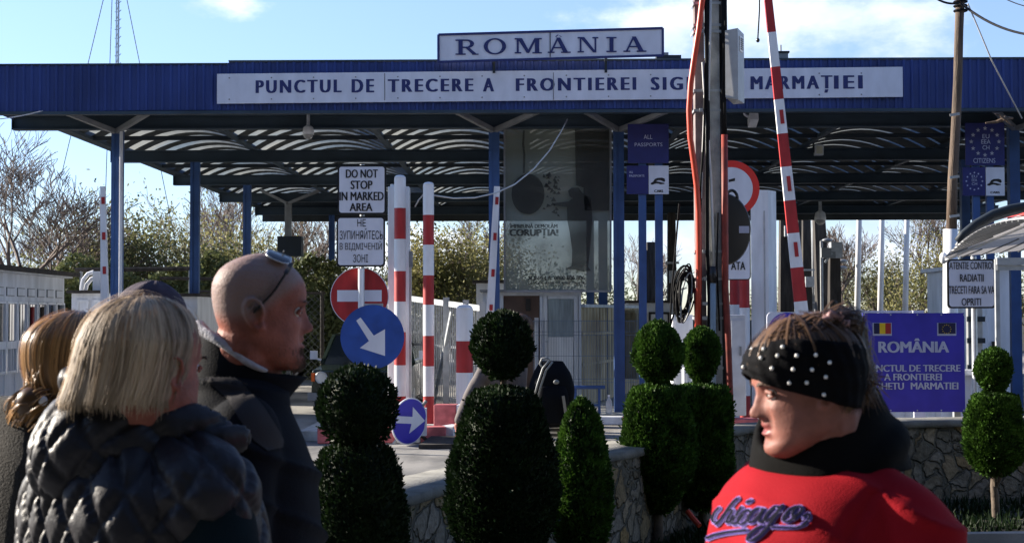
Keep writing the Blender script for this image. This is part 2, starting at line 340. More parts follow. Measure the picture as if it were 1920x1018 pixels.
# planted strip in front of the wall, paved forecourt where the people stand
sheet('planting_bed', [(-9, 3.9), (-.9, 3.9), (1.4, 8.4), (2.6, 10.15), (9, 10.6)] + [(x, y - .02) for x, y in reversed(wallp)] + [(-9, 5.6)], .03, m_soil)
sheet('forecourt', [(-20, -6), (20, -6), (20, 10.75), (2.6, 10.3), (1.3, 8.5), (-.9, 4.1), (-20, 4.1)], .012, m_pave)
def kerb(name, pts, wd, z0, z1, m):
    mb = MB()
    for a, b in zip(pts, pts[1:]): mb.bar((*a, (z0 + z1) / 2), (*b, (z0 + z1) / 2), wd, z1 - z0)
    o = mb.build(name, m); return o
tag(kerb('bed_kerb', [(-9, 3.98), (-.95, 4.0), (1.32, 8.42), (2.6, 10.2), (9, 10.65)], .1, 0, .09, m_pave), kind='structure')
def grass_bits():
    n = 9000; t = RNG.random(n); side = RNG.random(n)
    xs, ys = [], []
    wp = np.array(wallp); k = np.interp(t, np.linspace(0, 1, len(wp)), wp[:, 0]); y = np.interp(t, np.linspace(0, 1, len(wp)), wp[:, 1]) - .25 - side * 1.6
    h = .03 + .06 * RNG.random(n); a = RNG.random(n) * 6.28; V = np.zeros((n, 4, 3)); dx = np.cos(a) * .012; dy = np.sin(a) * .012
    b = np.stack([k, y, np.full(n, .03)], 1); V[:, 0] = b + np.stack([dx, dy, 0 * a], 1); V[:, 1] = b - np.stack([dx, dy, 0 * a], 1)
    tp = b + np.stack([RNG.normal(0, .02, n), RNG.normal(0, .02, n), h], 1); V[:, 2] = tp; V[:, 3] = tp + np.stack([dx, dy, 0 * a], 1) * .2
    o = np_obj('grass', V.reshape(-1, 3), np.arange(n * 4).reshape(-1, 4), m_thujad); tag(o, 'short dark grass on the planted strip before the stone wall', 'grass', kind='stuff')
grass_bits()
# added unseen bank behind the camera, blocks sky light from the people
def bank():
    xs = np.linspace(-34, 34, 60); rows = [(-3.0, -.02), (-3.4, 4), (-4.2, 8.5), (-7, 12), (-14, 14), (-30, 10), (-60, -.02)]; V = []
    for y, z in rows:
        for i, x in enumerate(xs): V.append((x, y + .35 * math.sin(x * 1.7 + z), z * (1 + .08 * math.sin(x * .9)) if z > 0 else z))
    n = len(xs); F = [(j * n + i, j * n + i + 1, (j + 1) * n + i + 1, (j + 1) * n + i) for j in range(len(rows) - 1) for i in range(n - 1)]
    o = MB().add(V, F).build('sky_block_bank', mat('dark_blocker_surface', (.02, .026, .014), .95, 0, .4, 3, .05, 12)); tag(o, kind='structure')
bank()
# ---------------------------------------------------------------- stone wall
def stone_wall():
    t = thing('stone_wall', 'low curving rubble stone wall with a rough concrete coping', 'stone wall', (wallp[5][0], wallp[5][1], 0))
    pts = []
    for (a, b) in zip(wallp, wallp[1:]):
        n = max(2, int(math.dist(a, b) / .04))
        pts += [(a[0] + (b[0] - a[0]) * i / n, a[1] + (b[1] - a[1]) * i / n) for i in range(n)]
    pts.append(wallp[-1]); pts = np.array(pts); tn = np.gradient(pts, axis=0); tn /= np.linalg.norm(tn, axis=1)[:, None]; nr = np.stack([tn[:, 1], -tn[:, 0]], 1)
    def strip(h0, h1, off0, off1, rows, rough, name, m, seed):
        H = np.linspace(h0, h1, rows); n = len(pts); sect = [(off0, z) for z in H] + [(off1, z) for z in H[::-1]]; V = np.zeros((n, len(sect), 3))
        for j, (o, z) in enumerate(sect): V[:, j, 0] = pts[:, 0] + nr[:, 0] * o; V[:, j, 1] = pts[:, 1] + nr[:, 1] * o; V[:, j, 2] = z
        V = V.reshape(-1, 3); Pn = V * 16; d = vnoise(Pn, seed, 3) * rough; k = np.repeat(nr, len(sect), axis=0); sg = np.tile([1 if o == off0 else -1 for o, z in sect], n)
        V[:, :2] += k * (d * sg)[:, None]; V[:, 2] += vnoise(V * 9, seed + 3, 2) * rough * .5 * (V[:, 2] > h0 + .01)
        s = len(sect); F = [(i * s + j, (i + 1) * s + j, (i + 1) * s + (j + 1) % s, i * s + (j + 1) % s) for i in range(n - 1) for j in range(s)]
        return np_obj(name, V, F, m, t, False)
    strip(-.05, .655, .0, -.36, 18, .012, 'masonry', m_stone, 1)
    strip(.66, .715, .03, -.4, 3, .008, 'coping', m_cap, 5)
stone_wall()
# ---------------------------------------------------------------- canopy
CX = 0.17                                         # axis of the hall
def cx(u, d): return X(u, d)
D = [22.8, 27.7, 32.6, 37.5, 42.4]; ZB0, ZB1 = 4.64, 4.87
XL, XR = X(22, 22.8), 14.0
def canopy():
    t = thing('border_canopy', 'long flat canopy with blue corrugated fascia and vaulted skylights over the lanes', 'canopy', (0, 30, 0))
    # fascia: corrugated sheet
    x0, x1, yF = -8.15, 14.2, 21.5; zb, zt = 4.755, 5.46
    prof = []; x = x0; k = 0
    while x < x1:
        prof += [(x, 0), (x + .07, 0), (x + .082, -.022), (x + .112, -.022)]; x += .125
    V = []; 
    for px, o in prof:
        top = zt + (.035 if px > -4.55 else 0) - .002
        V += [(px, yF + o, zb + .012 * math.sin(px * .9)), (px, yF + o, top)]
    n = len(prof); mb = MB(); mb.add(V, [(2 * i, 2 * i + 2, 2 * i + 3, 2 * i + 1) for i in range(n - 1)])
    mb.box(x0, x1, yF + .03, yF + .06, zb, zt - .02); mb.box(x0 - .012, x0 - .002, yF - .03, yF + .9, zb, zt)
    f = mb.build('fascia', m_fascia, t)
    g = MB().box(x0 - .02, x1, yF - .035, yF + .09, zb - .05, zb - .002).box(x0, -4.55, yF - .03, yF + .08, zt + .002, zt + .022).box(-4.545, x1, yF - .03, yF + .08, zt + .04, zt + .062).build('edge_trim', m_beam, t)
    for i, d in enumerate(D):
        b = MB(); xl = -8.15 if i else XL
        b.box(xl, XR, d - .09, d + .09, ZB0, ZB0 + .02).box(xl, XR, d - .012, d + .012, ZB0 + .022, ZB1 - .02).box(xl, XR, d - .09, d + .09, ZB1 - .018, ZB1)
        b.box(xl, xl + .012, d - .088, d + .088, ZB0 + .022, ZB1 - .02)
        b.build('cross_beam', m_beam, t)
    for xx, zz in ((-8.15, 4.875), (13.6, 4.875)):
        MB().box(xx - .06, xx + .06, 21.62, 42.4, zz, zz + .17).build('side_beam', m_beam, t)
    W = 2.68; xs = [-8.05 + W * k for k in range(8)]
    ys = [21.7] + D + [43.3]
    for k, xa in enumerate(xs):
        xm = xa + W / 2; rise = .42
        def arc(u): return 4.93 + rise * (1 - (2 * u - 1) ** 2)
        nu = 14; us = [i / nu for i in range(nu + 1)]
        dk, lt = MB(), MB(); y = 21.7; wl = [.46, .44, .42, .36, .2, .17, .16, .16][k]
        while y < 43.2:
            for (ya, yb, mbx) in ((y, y + .86 * (1 - wl), dk), (y + .86 * (1 - wl), y + .86, lt)):
                V = []
                for u in us: V += [(xa + W * u, ya, arc(u)), (xa + W * u, yb, arc(u))]
                mbx.add(V, [(2 * i, 2 * i + 1, 2 * i + 3, 2 * i + 2) for i in range(nu)])
            y += .86
        r = dk.build('roof_vault', m_roofd, t); lt.build('skylight', m_sky, r)
        MB().box(xa - .05, xa + .05, 21.66, 43.2, 4.875, 4.93).build('valley_gutter', m_beam, t)
    for a, b in zip(ys, ys[1:]):
        for q in (1, 2):
            yy = a + (b - a) * q / 3
            MB().box(-8.0, XR, yy - .035, yy + .035, 4.876, 4.95 + .0).build('purlin', m_dark, t)
    MB().box(-8.1, XR, 43.25, 43.3, 4.5, 5.3).build('rear_panel', m_roofd, t)
    # columns: channel section with pale lit web, base plate
    def column(u, d, wd=.17, m=m_blue, z1=ZB0 - .002):
        x = X(u, d); mb = MB(); mb.box(x - wd / 2, x - wd / 2 + .05, d - .07, d + .07, 0.02, z1).box(x - wd / 2 + .05, x + wd / 2, d - .05, d - .035, .02, z1).box(x + wd / 2 - .012, x + wd / 2, d - .034, d + .07, .02, z1)
        c = mb.build('column', m, t); MB().box(x - .16, x + .16, d - .14, d + .14, 0, .018).build('base_plate', m_blue, c); return x
    for u in (219, 927, 1161, 1904):
        x = column(u, 22.8); mb = MB()
    for u, d in ((365, 27.7), (463, 32.6), (622, 42.4), (1812, 27.7), (1131, 27.7), (1107, 32.6)): column(u, d)
    column(540, 37.5, .17, m_grey)
    for u, d in ((219, 22.8), (927, 22.8), (1161, 22.8), (1904, 22.8), (540, 37.5)):
        x = X(u, d)
        for sgn, dx in ((-1, .62), (1, .78)):
            MB().bar((x + sgn * .02, d - .12, 4.6), (x + sgn * dx * 1.15, d - 1.0 if d < 23 else d - .12, 4.95 if d > 23 else 4.86), .075, .075).build('brace', m_grey, t)
    MB().tube([(X(229, 22.8) + .02, 22.62, .1), (X(229, 22.8) + .02, 22.62, 4.6)], .028, 8).build('downpipe', m_whited, t)
canopy()
# ---------------------------------------------------------------- signs on the canopy
def board(name, label, cat, u0, v0, u1, v1, d, m, frame=None, th=.03, skew=0, group=None, base=None):
    A, B = P(u0, v0, d), P(u1, v1, d); t = thing(name, label, cat, ((A.x + B.x) / 2, d, min(A.z, B.z)), group)
    mb = MB(); V = []
    for y in (d, d + th):
        V += [(A.x, y, B.z - skew / 2), (B.x, y, B.z + skew / 2), (B.x, y, A.z + skew / 2), (A.x, y, A.z - skew / 2)]
    mb.add(V, [(0, 1, 2, 3), (7, 6, 5, 4), (0, 4, 5, 1), (1, 5, 6, 2), (2, 6, 7, 3), (3, 7, 4, 0)])
    mb.build('panel', m, t)
    if frame:
        fw, fm = frame; f = MB(); c = [Vector(V[i]) + Vector((0, -.006, 0)) for i in range(4)]
        for a, b in ((0, 1), (1, 2), (2, 3), (3, 0)): f.bar(c[a], c[b], .016, fw) if a in (0, 2) else f.bar(c[a] - Vector((0, .001, 0)), c[b] - Vector((0, .001, 0)), .016, fw, up=(1, 0, 0))
        f.build('frame', fm, t)
    return t
dS = 21.42
sg = board('sign_board', 'long white board reading PUNCTUL DE TRECERE A FRONTIEREI on the blue fascia', 'sign', 407, 135, 1693, 186, dS, m_sign, th=.02, skew=.065)
tb = MB()
for s, a, b, ex in (('PUNCTUL', 481, 639, 0), ('DE', 661, 700, 0), ('TRECERE', 729, 886, 0), ('A', 907, 925, 0), ('FRONTIEREI', 969, 1191, 0), ('SIGHETU', 1222, 1388, 0), ('MARMA', 1409, 1534, 0), ('IEI', 1566, 1615, 0)):
    sk = .004 * (b - a) / 100 * 4.0 * .25
    yc = 162.5 - (a + b - 960) / 2 * 0.0 - ((a + b) / 2 - 560) * .0078
    text_px(tb, s, a, yc - 12.5, b, yc + 12.5, dS, .035, 1.35 if len(s) > 1 else 1, skew=.065 * (b - a) / 1286)
yc = 154.5; text_px(tb, 'Ț', 1541, yc - 12.5, 1559, yc + 20, dS, .03)
tb.build('lettering', m_navy, sg)
sm = MB()
for u in (721, 1039, 1360):
    sm.box(X(u, dS) - .006, X(u, dS) + .006, dS - .006, dS - .001, Z(188, dS), Z(137, dS))
for u in range(430, 1690, 79):
    for v in (141, 181): p = P(u, v - (u - 1050) * .0078 + 1, dS); sm.ell(p + Vector((0, -.004, 0)), (.012, .006, .012), n=8)
sm.build('seam', m_grey, sg)
rs = board('roof_sign', 'white roof-top board with navy serif capitals reading ROMÂNIA', 'sign', 822, 60.5, 1243, 110, 21.3, m_sign, (.035, m_navy), .05, skew=.085)
def serif():
    """R O M Â N I A as slab-serif outlines in a 1-high box each"""
    G = {}
    def bx(x0, x1, z0, z1): return [(x0, z0), (x1, z0), (x1, z1), (x0, z1)]
    def ring(cx_, cz, rx, rz, wx, wz, a0, a1, n=22):
        o = [(cx_ + rx * math.cos(a), cz + rz * math.sin(a)) for a in np.linspace(a0, a1, n)]; i = [(cx_ + (rx - wx) * math.cos(a), cz + (rz - wz) * math.sin(a)) for a in np.linspace(a0, a1, n)]
        return [[o[k], o[k + 1], i[k + 1], i[k]] for k in range(n - 1)]
    sf = .09
    G['R'] = (1.05, [bx(.14, .34, 0, 1), bx(0, .48, 0, sf), bx(0, .5, 1 - sf, 1), bx(.34, .55, .44, .53), bx(.34, .55, 1 - sf, .998)] + ring(.53, .72, .34, .28, .19, .09, -1.57, 1.57) + [[(.46, .46), (.66, .46), (1.02, .03), (.8, .03)], bx(.78, 1.08, 0, .08)])
    G['O'] = (1.1, ring(.55, .5, .55, .53, .2, .09, 0, 6.2832, 40))
    G['M'] = (1.32, [bx(.1, .2, 0, 1), bx(0, .32, 0, sf), bx(0, .3, 1 - sf, 1), [(.12, 1), (.36, 1), (.72, .12), (.58, .05)], [(.58, .05), (.7, .02), (1.08, 1), (.96, 1)], bx(.98, 1.19, 0, 1), bx(.86, 1.32, 0, sf), bx(1.0, 1.32, 1 - sf, 1)])
    A = [[(.1, .02), (.2, .02), (.56, .98), (.46, .98)], [(.42, 1.0), (.62, 1.0), (1.02, .02), (.78, .02)], bx(.28, .74, .3, .39), bx(0, .34, 0, sf), bx(.66, 1.14, 0, sf)]
    G['A'] = (1.14, A); G['Â'] = (1.14, A + [[(.36, 1.06), (.44, 1.06), (.54, 1.17), (.5, 1.2)], [(.5, 1.2), (.54, 1.17), (.64, 1.06), (.72, 1.06)]])
    G['N'] = (1.18, [bx(.12, .22, 0, 1), bx(0, .36, 0, sf), bx(0, .3, 1 - sf, 1), [(.12, 1), (.38, 1), (1.06, 0), (.88, 0)], bx(.96, 1.06, 0, 1), bx(.84, 1.18, 1 - sf, 1)])
    G['I'] = (.56, [bx(.17, .39, 0, 1), bx(0, .56, 0, sf), bx(0, .56, 1 - sf, 1)])
    return G
GL = serif(); mb = MB(); d = 21.285
for ch, a, b, v0, v1 in (('R', 854, 896, 74.5, 103.5), ('O', 907, 949, 73, 102), ('M', 965, 1016, 72, 101), ('Â', 1027, 1070, 71, 100), ('N', 1083, 1122, 70, 99), ('I', 1137, 1156, 70, 98.5), ('A', 1169, 1212, 69, 98)):
    wdt, polys = GL[ch]; A_, B_ = P(a, v1, d), P(b, v0, d); k = 0
    for q in polys:
        yy = d + .0012 * (k % 7); k += 1
        mb.add([(A_.x + p[0] / wdt * (B_.x - A_.x), yy, A_.z + p[1] * (B_.z - A_.z)) for p in q], [tuple(range(len(q)))])
mb.build('lettering', m_navy, rs)
mb = MB()
for u in (927, 1138): mb.bar((X(u, 21.4), 21.42, 5.3), (X(u, 21.4), 21.42, 5.62), .04, .04)
mb.box(X(1033, 21.29) - .006, X(1033, 21.29) + .006, 21.291, 21.299, Z(108, 21.3), Z(61, 21.3)); mb.build('bracket', m_dark, rs)
# rooftop bits
def roof_items():
    t = thing('roof_antenna', 'small dark box with a short rod on the canopy roof', 'antenna', (X(1468, 23), 23, 5.44)); x = X(1468, 23)
    z = Z(112, 23); MB().box(x - .1, x + .1, 22.9, 23.1, 5.3, Z(104, 23)).build('housing', m_grey, t); MB().box(x - .12, x + .12, 22.88, 23.12, Z(104, 23) + .002, Z(103, 23) + .02).build('lid', m_dark, t); MB().cyl((x, 23, Z(103, 23)), (x, 23, Z(87, 23)), .012, n=6).build('rod', m_grey, t)
    x = X(1248, 23); t = thing('roof_vent', 'low grey vent box lying on the canopy roof beside the white board', 'vent', (x, 23, 5.44))
    MB().box(x - .05, x + .06, 22.9, 23.1, 5.3, Z(102, 23)).build('stack', m_grey, t); MB().box(x - .14, x + .26, 22.85, 23.15, 5.3, Z(108, 23)).build('cover', m_dark, t)
roof_items()
def passport(name, label, u0, v0, u1, v1, d, m, lines, parent_posts=None, **k):
    t = board(name, label, 'sign', u0, v0, u1, v1, d, m, th=.03); mb = MB()
    for s, a, b_, c, e in lines: text_px(mb, s, a, b_, c, e, d, .0)
    return t, mb
def stars(mb, u, v, r, d, n=12, sz=4.5, m=0):
    for k in range(n):
        a = 2 * math.pi * k / n; c = P(u + r[0] * math.sin(a), v - r[1] * math.cos(a), d - .005); s = sz / S(d)
        pts = [(c.x + s * (1 if q % 2 == 0 else .42) * math.sin(math.pi * q / 5), c.z + s * (1 if q % 2 == 0 else .42) * math.cos(math.pi * q / 5)) for q in range(10)]
        mb.add([(x, d - .005, z) for x, z in pts], [tuple(range(10))], m)
m_pale = mat('pale_sign_print', (.45, .47, .62), .5)
m_stars = mat('faded_star_print', (.35, .35, .42), .5)
m_pan = mat('dark_blue_panel', (.018, .022, .13), .45)
d = 22.35
t, mb = passport('passport_sign', 'square navy sign reading ALL PASSPORTS hanging under the canopy', 1177, 233, 1254, 306, d, m_pan, [('ALL', 1207, 253, 1223, 261), ('PASSPORTS', 1190, 268, 1242, 275)]); mb.build('lettering', m_pale, t)
d = 22.35
def car_icon(mb, u0, v0, s, d):
    pts = [(0, .0), (.05, .28), (.3, .42), (.55, .95), (.9, 1.15), (1.5, 1.2), (1.85, 1.05), (1.95, .6), (1.8, .45), (1.3, .75), (1.0, .75), (.7, .55), (1.3, .42), (1.8, .25), (1.85, .1), (1.3, .0), (1.1, .12), (.8, .18), (.5, .08), (.3, -.05)]
    pts = [(x, y) for x, y in pts]; V = [P(u0 + x * s, v0 + 2 - y * s * .75, d - .005) for x, y in pts]; mb.add([(p.x, d - .005, p.z) for p in V], [tuple(range(len(V)))])
t = board('lane_sign', 'small sign ALL PASSPORTS with a car pictogram and CARS, below the navy square', 'sign', 1175, 311, 1216, 364, d, m_pan); mb = MB(); text_px(mb, 'ALL', 1180, 321, 1187, 325, d, .01); text_px(mb, 'PASSPORTS', 1180, 328, 1208, 332, d, .01); mb.build('lettering', m_pale, t)
a, b = P(1216.3, 311, d), P(1254, 364, d); MB().box(a.x, b.x, d, d + .03, b.z, a.z).build('pictogram_panel', m_sign, t); mb = MB(); car_icon(mb, 1220, 344, 14, d); text_px(mb, 'CARS', 1227, 356, 1243, 361, d, .03); mb.build('pictogram', m_black, t)
for u in (1206, 1237):
    x = X(u, d); MB().box(x - .06, x + .06, d + .035, d + .11, 0, 4.6).build('post', m_blue, t)
d = 22.35
t, mb = passport('citizens_sign', 'navy sign with a ring of stars reading EU EEA CH CITIZENS', 1810, 231, 1884, 310, d, m_pan, [('EU', 1842, 252, 1855, 260), ('EEA', 1840, 262, 1857, 270), ('CH', 1842, 273, 1855, 281), ('CITIZENS', 1825, 297, 1866, 306)]); mb.build('lettering', m_pale, t)
mb = MB(); stars(mb, 1847, 266, (26, 25), d); mb.build('star_ring', m_stars, t)
t = board('lane_sign', 'small sign with star ring EU EEA CH, a car pictogram and CARS', 'sign', 1805, 314, 1848, 367, d, m_pan); mb = MB()
for s, v in (('EU', 331), ('EEA', 338), ('CH', 345)): text_px(mb, s, 1822, v - 2.5, 1832, v + 2.5, d, .0)
stars(mb, 1827, 340, (15, 16), d, sz=2.2); mb.build('lettering', m_pale, t)
a, b = P(1848.3, 314, d), P(1884, 367, d); MB().box(a.x, b.x, d, d + .03, b.z, a.z).build('pictogram_panel', m_sign, t); mb = MB(); car_icon(mb, 1851, 346, 14, d); text_px(mb, 'CARS', 1857, 359, 1874, 363, d, .03); mb.build('pictogram', m_black, t)
for u in (1835, 1861):
    x = X(u, d); MB().box(x - .055, x + .055, d + .035, d + .11, 0, 4.6).build('post', m_blue, t)
# cameras and lamps under the roof
def cctv(u, v, d, label, dome=True, s=1.0):
    p = P(u, v, d); t = thing('security_camera', label, 'camera', p)
    MB().cyl(p + Vector((0, 0, .3 * s)), p + Vector((0, 0, .08 * s)), .03 * s, n=10).build('stem', m_galv, t)
    MB().lathe(p, [(.03 * s, .12 * s), (.085 * s, .08 * s), (.1 * s, .0), (.1 * s, -.04 * s)], 16).build('housing', m_white, t, 'all')
    MB().ell(p + Vector((0, 0, -.045 * s)), (.088 * s, .088 * s, .085 * s)).build('dome', mat('smoked_dome', (.3, .3, .3), .15, spec=.7), t, 'all')
cctv(578, 248, 22.55, 'white dome camera hanging below the first beam beyond the bald man', s=.92)
cctv(1538, 408, 41.9, 'grey dome camera hanging from the rearmost beam against the sky', s=1.7)
def bullet(u, v, d, label):
    p = P(u, v, d); t = thing('security_camera', label, 'camera', p)
    MB().bar(p + Vector((.05, -.0, .3)), p + Vector((0, 0, .1)), .03, .03).build('arm', m_white, t); MB().tube([p + Vector((.09 * math.cos(a) - .05, 0, .12 + .09 * math.sin(a))) for a in np.linspace(0, 6, 12)], .02, 6).build('cable_loop', m_whited, t)
    MB().obox(p + Vector((0, -.05, -.02)), (.13, .28, .14), Matrix.Rotation(R(-20), 3, 'X')).build('housing', m_white, t)
bullet(1411, 223, 22.5, 'white bullet camera on a hooked arm right of the pole cabinet')
def lamp(u, v, d, label):
    p = P(u, v, d); t = thing('floodlight', label, 'lamp', p)
    MB().obox(p, (.16, .14, .2)).build('housing', m_whited, t); MB().bar(p + Vector((-.1, 0, -.05)), p + Vector((-.1, 0, .25)), .03, .03).build('bracket', m_dark, t); MB().obox(p + Vector((0, -.075, 0)), (.12, .008, .15)).build('lens', mat('pale_lens', (.6, .58, .45), .3), t)
lamp(1535, 282, 27.4, 'small pale floodlight hanging on the second roof beam')
# ---------------------------------------------------------------- poster banner
def poster():
    d = 22.95; t = thing('banner', 'large faded see-through anti-corruption banner hanging between two blue posts', 'banner', (X(1045, d), d, 2.0))
    a, b = P(946, 240, d), P(1145, 546, d)
    nx, nz_ = 24, 30; V = []; 
    for j in range(nz_ + 1):
        for i in range(nx + 1):
            fx, fz = i / nx, j / nz_; V.append((a.x + (b.x - a.x) * fx, d + .02 * math.sin(fx * 9 + fz * 5) + .012 * math.sin(fz * 17), a.z + (b.z - a.z) * fz))
    F = [(j * (nx + 1) + i, (j + 1) * (nx + 1) + i, (j + 1) * (nx + 1) + i + 1, j * (nx + 1) + i + 1) for j in range(nz_) for i in range(nx)]
    MB().add(V, F).build('fabric', m_poster, t, 'all')
    f = MB(); 
    for (p, q) in (((946, 240), (1145, 240)), ((946, 546), (1145, 546))): f.bar(P(*p, d - .05), P(*q, d - .05), .03, .035)
    for (p, q) in (((946, 241.5), (946, 544.5)), ((1145, 241.5), (1145, 544.5))): f.bar(P(*p, d - .05), P(*q, d - .05), .03, .03)
    f.build('frame', m_grey, t)
    g = MB(); e = d - .06
    def ellp(u, v, ru, rv, n=28): g.add([P(u + ru * math.cos(k * 2 * math.pi / n), v + rv * math.sin(k * 2 * math.pi / n), e) for k in range(n)], [tuple(range(n - 1, -1, -1))])
    ellp(990, 364, 31, 38)
    g.add([P(u, v, e) for u, v in ((981, 245), (984, 245), (983, 270), (985, 290), (984, 325), (980, 325), (981, 290), (979, 270))], [tuple(range(8))])
    r = random.Random(3)
    for k in range(34):
        u, v = 1020 + r.random() * 32, 325 + r.random() * 80; s = 2 + 4 * r.random(); g.add([P(u + s * math.cos(a_), v + s * math.sin(a_), e) for a_ in (r.random(), 2.1 + r.random(), 4 + r.random())], [(0, 1, 2)])
    fig = [(1065, 358), (1072, 352), (1085, 352), (1092, 362), (1108, 372), (1111, 410), (1106, 470), (1103, 500), (1108, 508), (1086, 508), (1080, 506), (1060, 504), (1072, 498), (1073, 470), (1068, 435), (1064, 415), (1063, 388), (1038, 386), (1038, 381), (1066, 378), (1074, 372), (1068, 368)]
    g.add([P(u, v, e) for u, v in fig], [tuple(range(len(fig)))]); g.add([P(u, v, e) for u, v in ((1078, 243), (1142, 243), (1142, 395), (1096, 395), (1094, 352), (1080, 348))], [tuple(range(6))])
    text_px(g, 'ÎMPREUNĂ DEMOLĂM', 956, 418, 1045, 428, d - .056, .03); text_px(g, 'CORUPȚIA!', 956, 429, 1046, 447, d - .056, .045)
    text_px(g, 'SUNĂ LA: 0800.806.806', 991, 514, 1096, 525, d - .056, .04); text_px(g, 'DIRECȚIA GENERALĂ ANTICORUPȚIE', 991, 527, 1097, 534, d - .056, .04)
    g.build('print', m_print, t)
poster()
# ---------------------------------------------------------------- kiosks and walls behind
def xbox(mb, u0, v0, u1, v1, d, dep, m=0, zb=None):
    a, b = P(u0, v0, d), P(u1, v1, d); mb.box(a.x, b.x, d, d + dep, b.z if zb is None else zb, a.z, m)
def long_kiosk():
    # white shop front receding to the right along a line
    A = Vector((X(-60, 20.5), 20.5, 0)); B = Vector((X(120, 25.5), 25.5, 0)); d = (B - A); L = d.length; ux = d.normalized(); nx = Vector((ux.y, -ux.x, 0))
    t = thing('kiosk', 'long white wooden kiosk with glazed bays at the left edge', 'kiosk', (B.x, B.y, 0)); M = Matrix((ux, -nx, Vector((0, 0, 1)))).transposed()
    H = 2.32
    def b(s0, s1, z0, z1, t0, t1, mb, m=0): c = A + ux * ((s0 + s1) / 2) + nx * ((t0 + t1) / 2); mb.obox((c.x, c.y, (z0 + z1) / 2), (s1 - s0, abs(t1 - t0), z1 - z0), M, m)
    mb = MB(); b(0, L, .02, .74, -.12, 0, mb); b(0, L, 1.88, H, -.12, .0, mb); b(L - .08, L, .742, 1.878, -3, 0, mb); b(L - .08, L, .02, .74, -3, -.122, mb); b(L - .08, L, 1.88, H, -3, -.122, mb); b(0, L - .1, .02, 1.9, -3, -2.9, mb); mb.build('wall', m_whited, t)
    r = MB(); b(-.3, L + .15, H + .03, H + .1, -3.1, .25, r); r.build('roof', m_tar, t); s = MB(); b(-.3, L + .05, H + .0, H + .028, -.1, .14, s); s.build('cornice', m_whited, t)
    n = 9; w = (L - .08) / n
    for k in range(n):
        s0 = k * w + .02; s1 = (k + 1) * w - .02; sm_ = (s0 + s1) / 2
        f = MB()
        for (a_, b_, c, e) in ((s0, s0 + .04, .745, 1.875), (s1 - .04, s1, .745, 1.875), (s0 + .041, s1 - .041, .745, .785), (s0 + .041, s1 - .041, 1.13, 1.25), (s0 + .041, s1 - .041, 1.84, 1.875), (sm_ - .07, sm_ - .045, .787, 1.128), (sm_ + .045, sm_ + .07, .787, 1.128)): b(a_, b_, c, e, .002, .045, f)
        fr = f.build('window', m_white, t)
        g = MB(); b(s0, s1, .745, 1.875, -.06, -.05, g); g.build('pane', m_glass, fr)
        q = MB(); b(s0 + .06, s1 - .06, 1.96, 2.1, .002, .014, q); q.build('name_plate', m_grey, t); q = MB(); b(s0 + .075, s1 - .075, 1.975, 2.085, .0145, .018, q); q.build('name_plate_face', m_whited, t)
        e = MB(); b(s0 - .02, s0 + .02, .05, .735, .002, .016, e); e.build('batten', m_white, t)
    for k, (c1, dx) in enumerate(((m_red, 6.4), (m_black, 6.9), (m_wood, 7.5))):
        e = MB(); b(dx * L / 10, dx * L / 10 + .22, 1.3, 1.8, -.045, -.03, e); e.build('garment', c1, t)
long_kiosk()
def small_kiosk(name, label, u0, u1, vt, d, dep, panels, roofm=m_tar, wallm=m_whited, vb=None, side=None):
    a = P(u0, vt, d); x0, x1 = X(u0, d), X(u1, d); t = thing(name, label, 'kiosk', ((x0 + x1) / 2, d, 0))
    MB().box(x0, x1, d, d + dep, .02, a.z).build('wall', wallm, t); MB().box(x0 - .08, x1 + .08, d - .1, d + dep + .1, a.z + .002, a.z + .06).build('roof', roofm, t)
    for (ua, va, ub, vb_, m, nm) in panels:
        p, q = P(ua, va, d), P(ub, vb_, d); f = MB(); w_ = .05
        f.box(p.x, q.x, d - .03, d - .002, p.z - w_, p.z).box(p.x, q.x, d - .03, d - .002, q.z, q.z + w_).box(p.x, p.x + w_, d - .03, d - .002, q.z + w_, p.z - w_).box(q.x - w_, q.x, d - .03, d - .002, q.z + w_, p.z - w_)
        fr = f.build(nm, wallm if nm != 'window_frame' else m_black, t); MB().box(p.x + w_, q.x - w_, d - .012, d - .002, q.z + w_, p.z - w_).build('pane', m, fr)
    return t
small_kiosk('booth', 'white panelled booth with grey roof edge behind the dark cap', 134, 206, 550, 29, 3, [(144, 562, 166, 640, m_whited, 'panel'), (174, 562, 198, 640, m_whited, 'panel')])
small_kiosk('booth', 'white booth with clapboard front between the cap and the bald head', 300, 370, 556, 27, 3, [(336, 576, 366, 592, m_whited, 'panel'), (336, 597, 366, 640, m_glass, 'window_frame')])
small_kiosk('booth', 'narrow white booth with dark eave behind the thin striped barrier', 893, 943, 531, 29, 3, [(902, 548, 917, 590, m_whited, 'panel'), (922, 548, 938, 600, m_whited, 'panel')])
small_kiosk('booth', 'pale booth with a dark framed window behind the blue sign posts', 1178, 1262, 568, 33, 3, [(1216, 585, 1256, 640, m_whited, 'window_frame')])
small_kiosk('booth', 'white control booth with a small dark window right of the radiation sign', 1852, 1893, 500, 20, 3, [(1859, 640, 1868, 700, m_glass, 'window_frame')], roofm=m_whited)
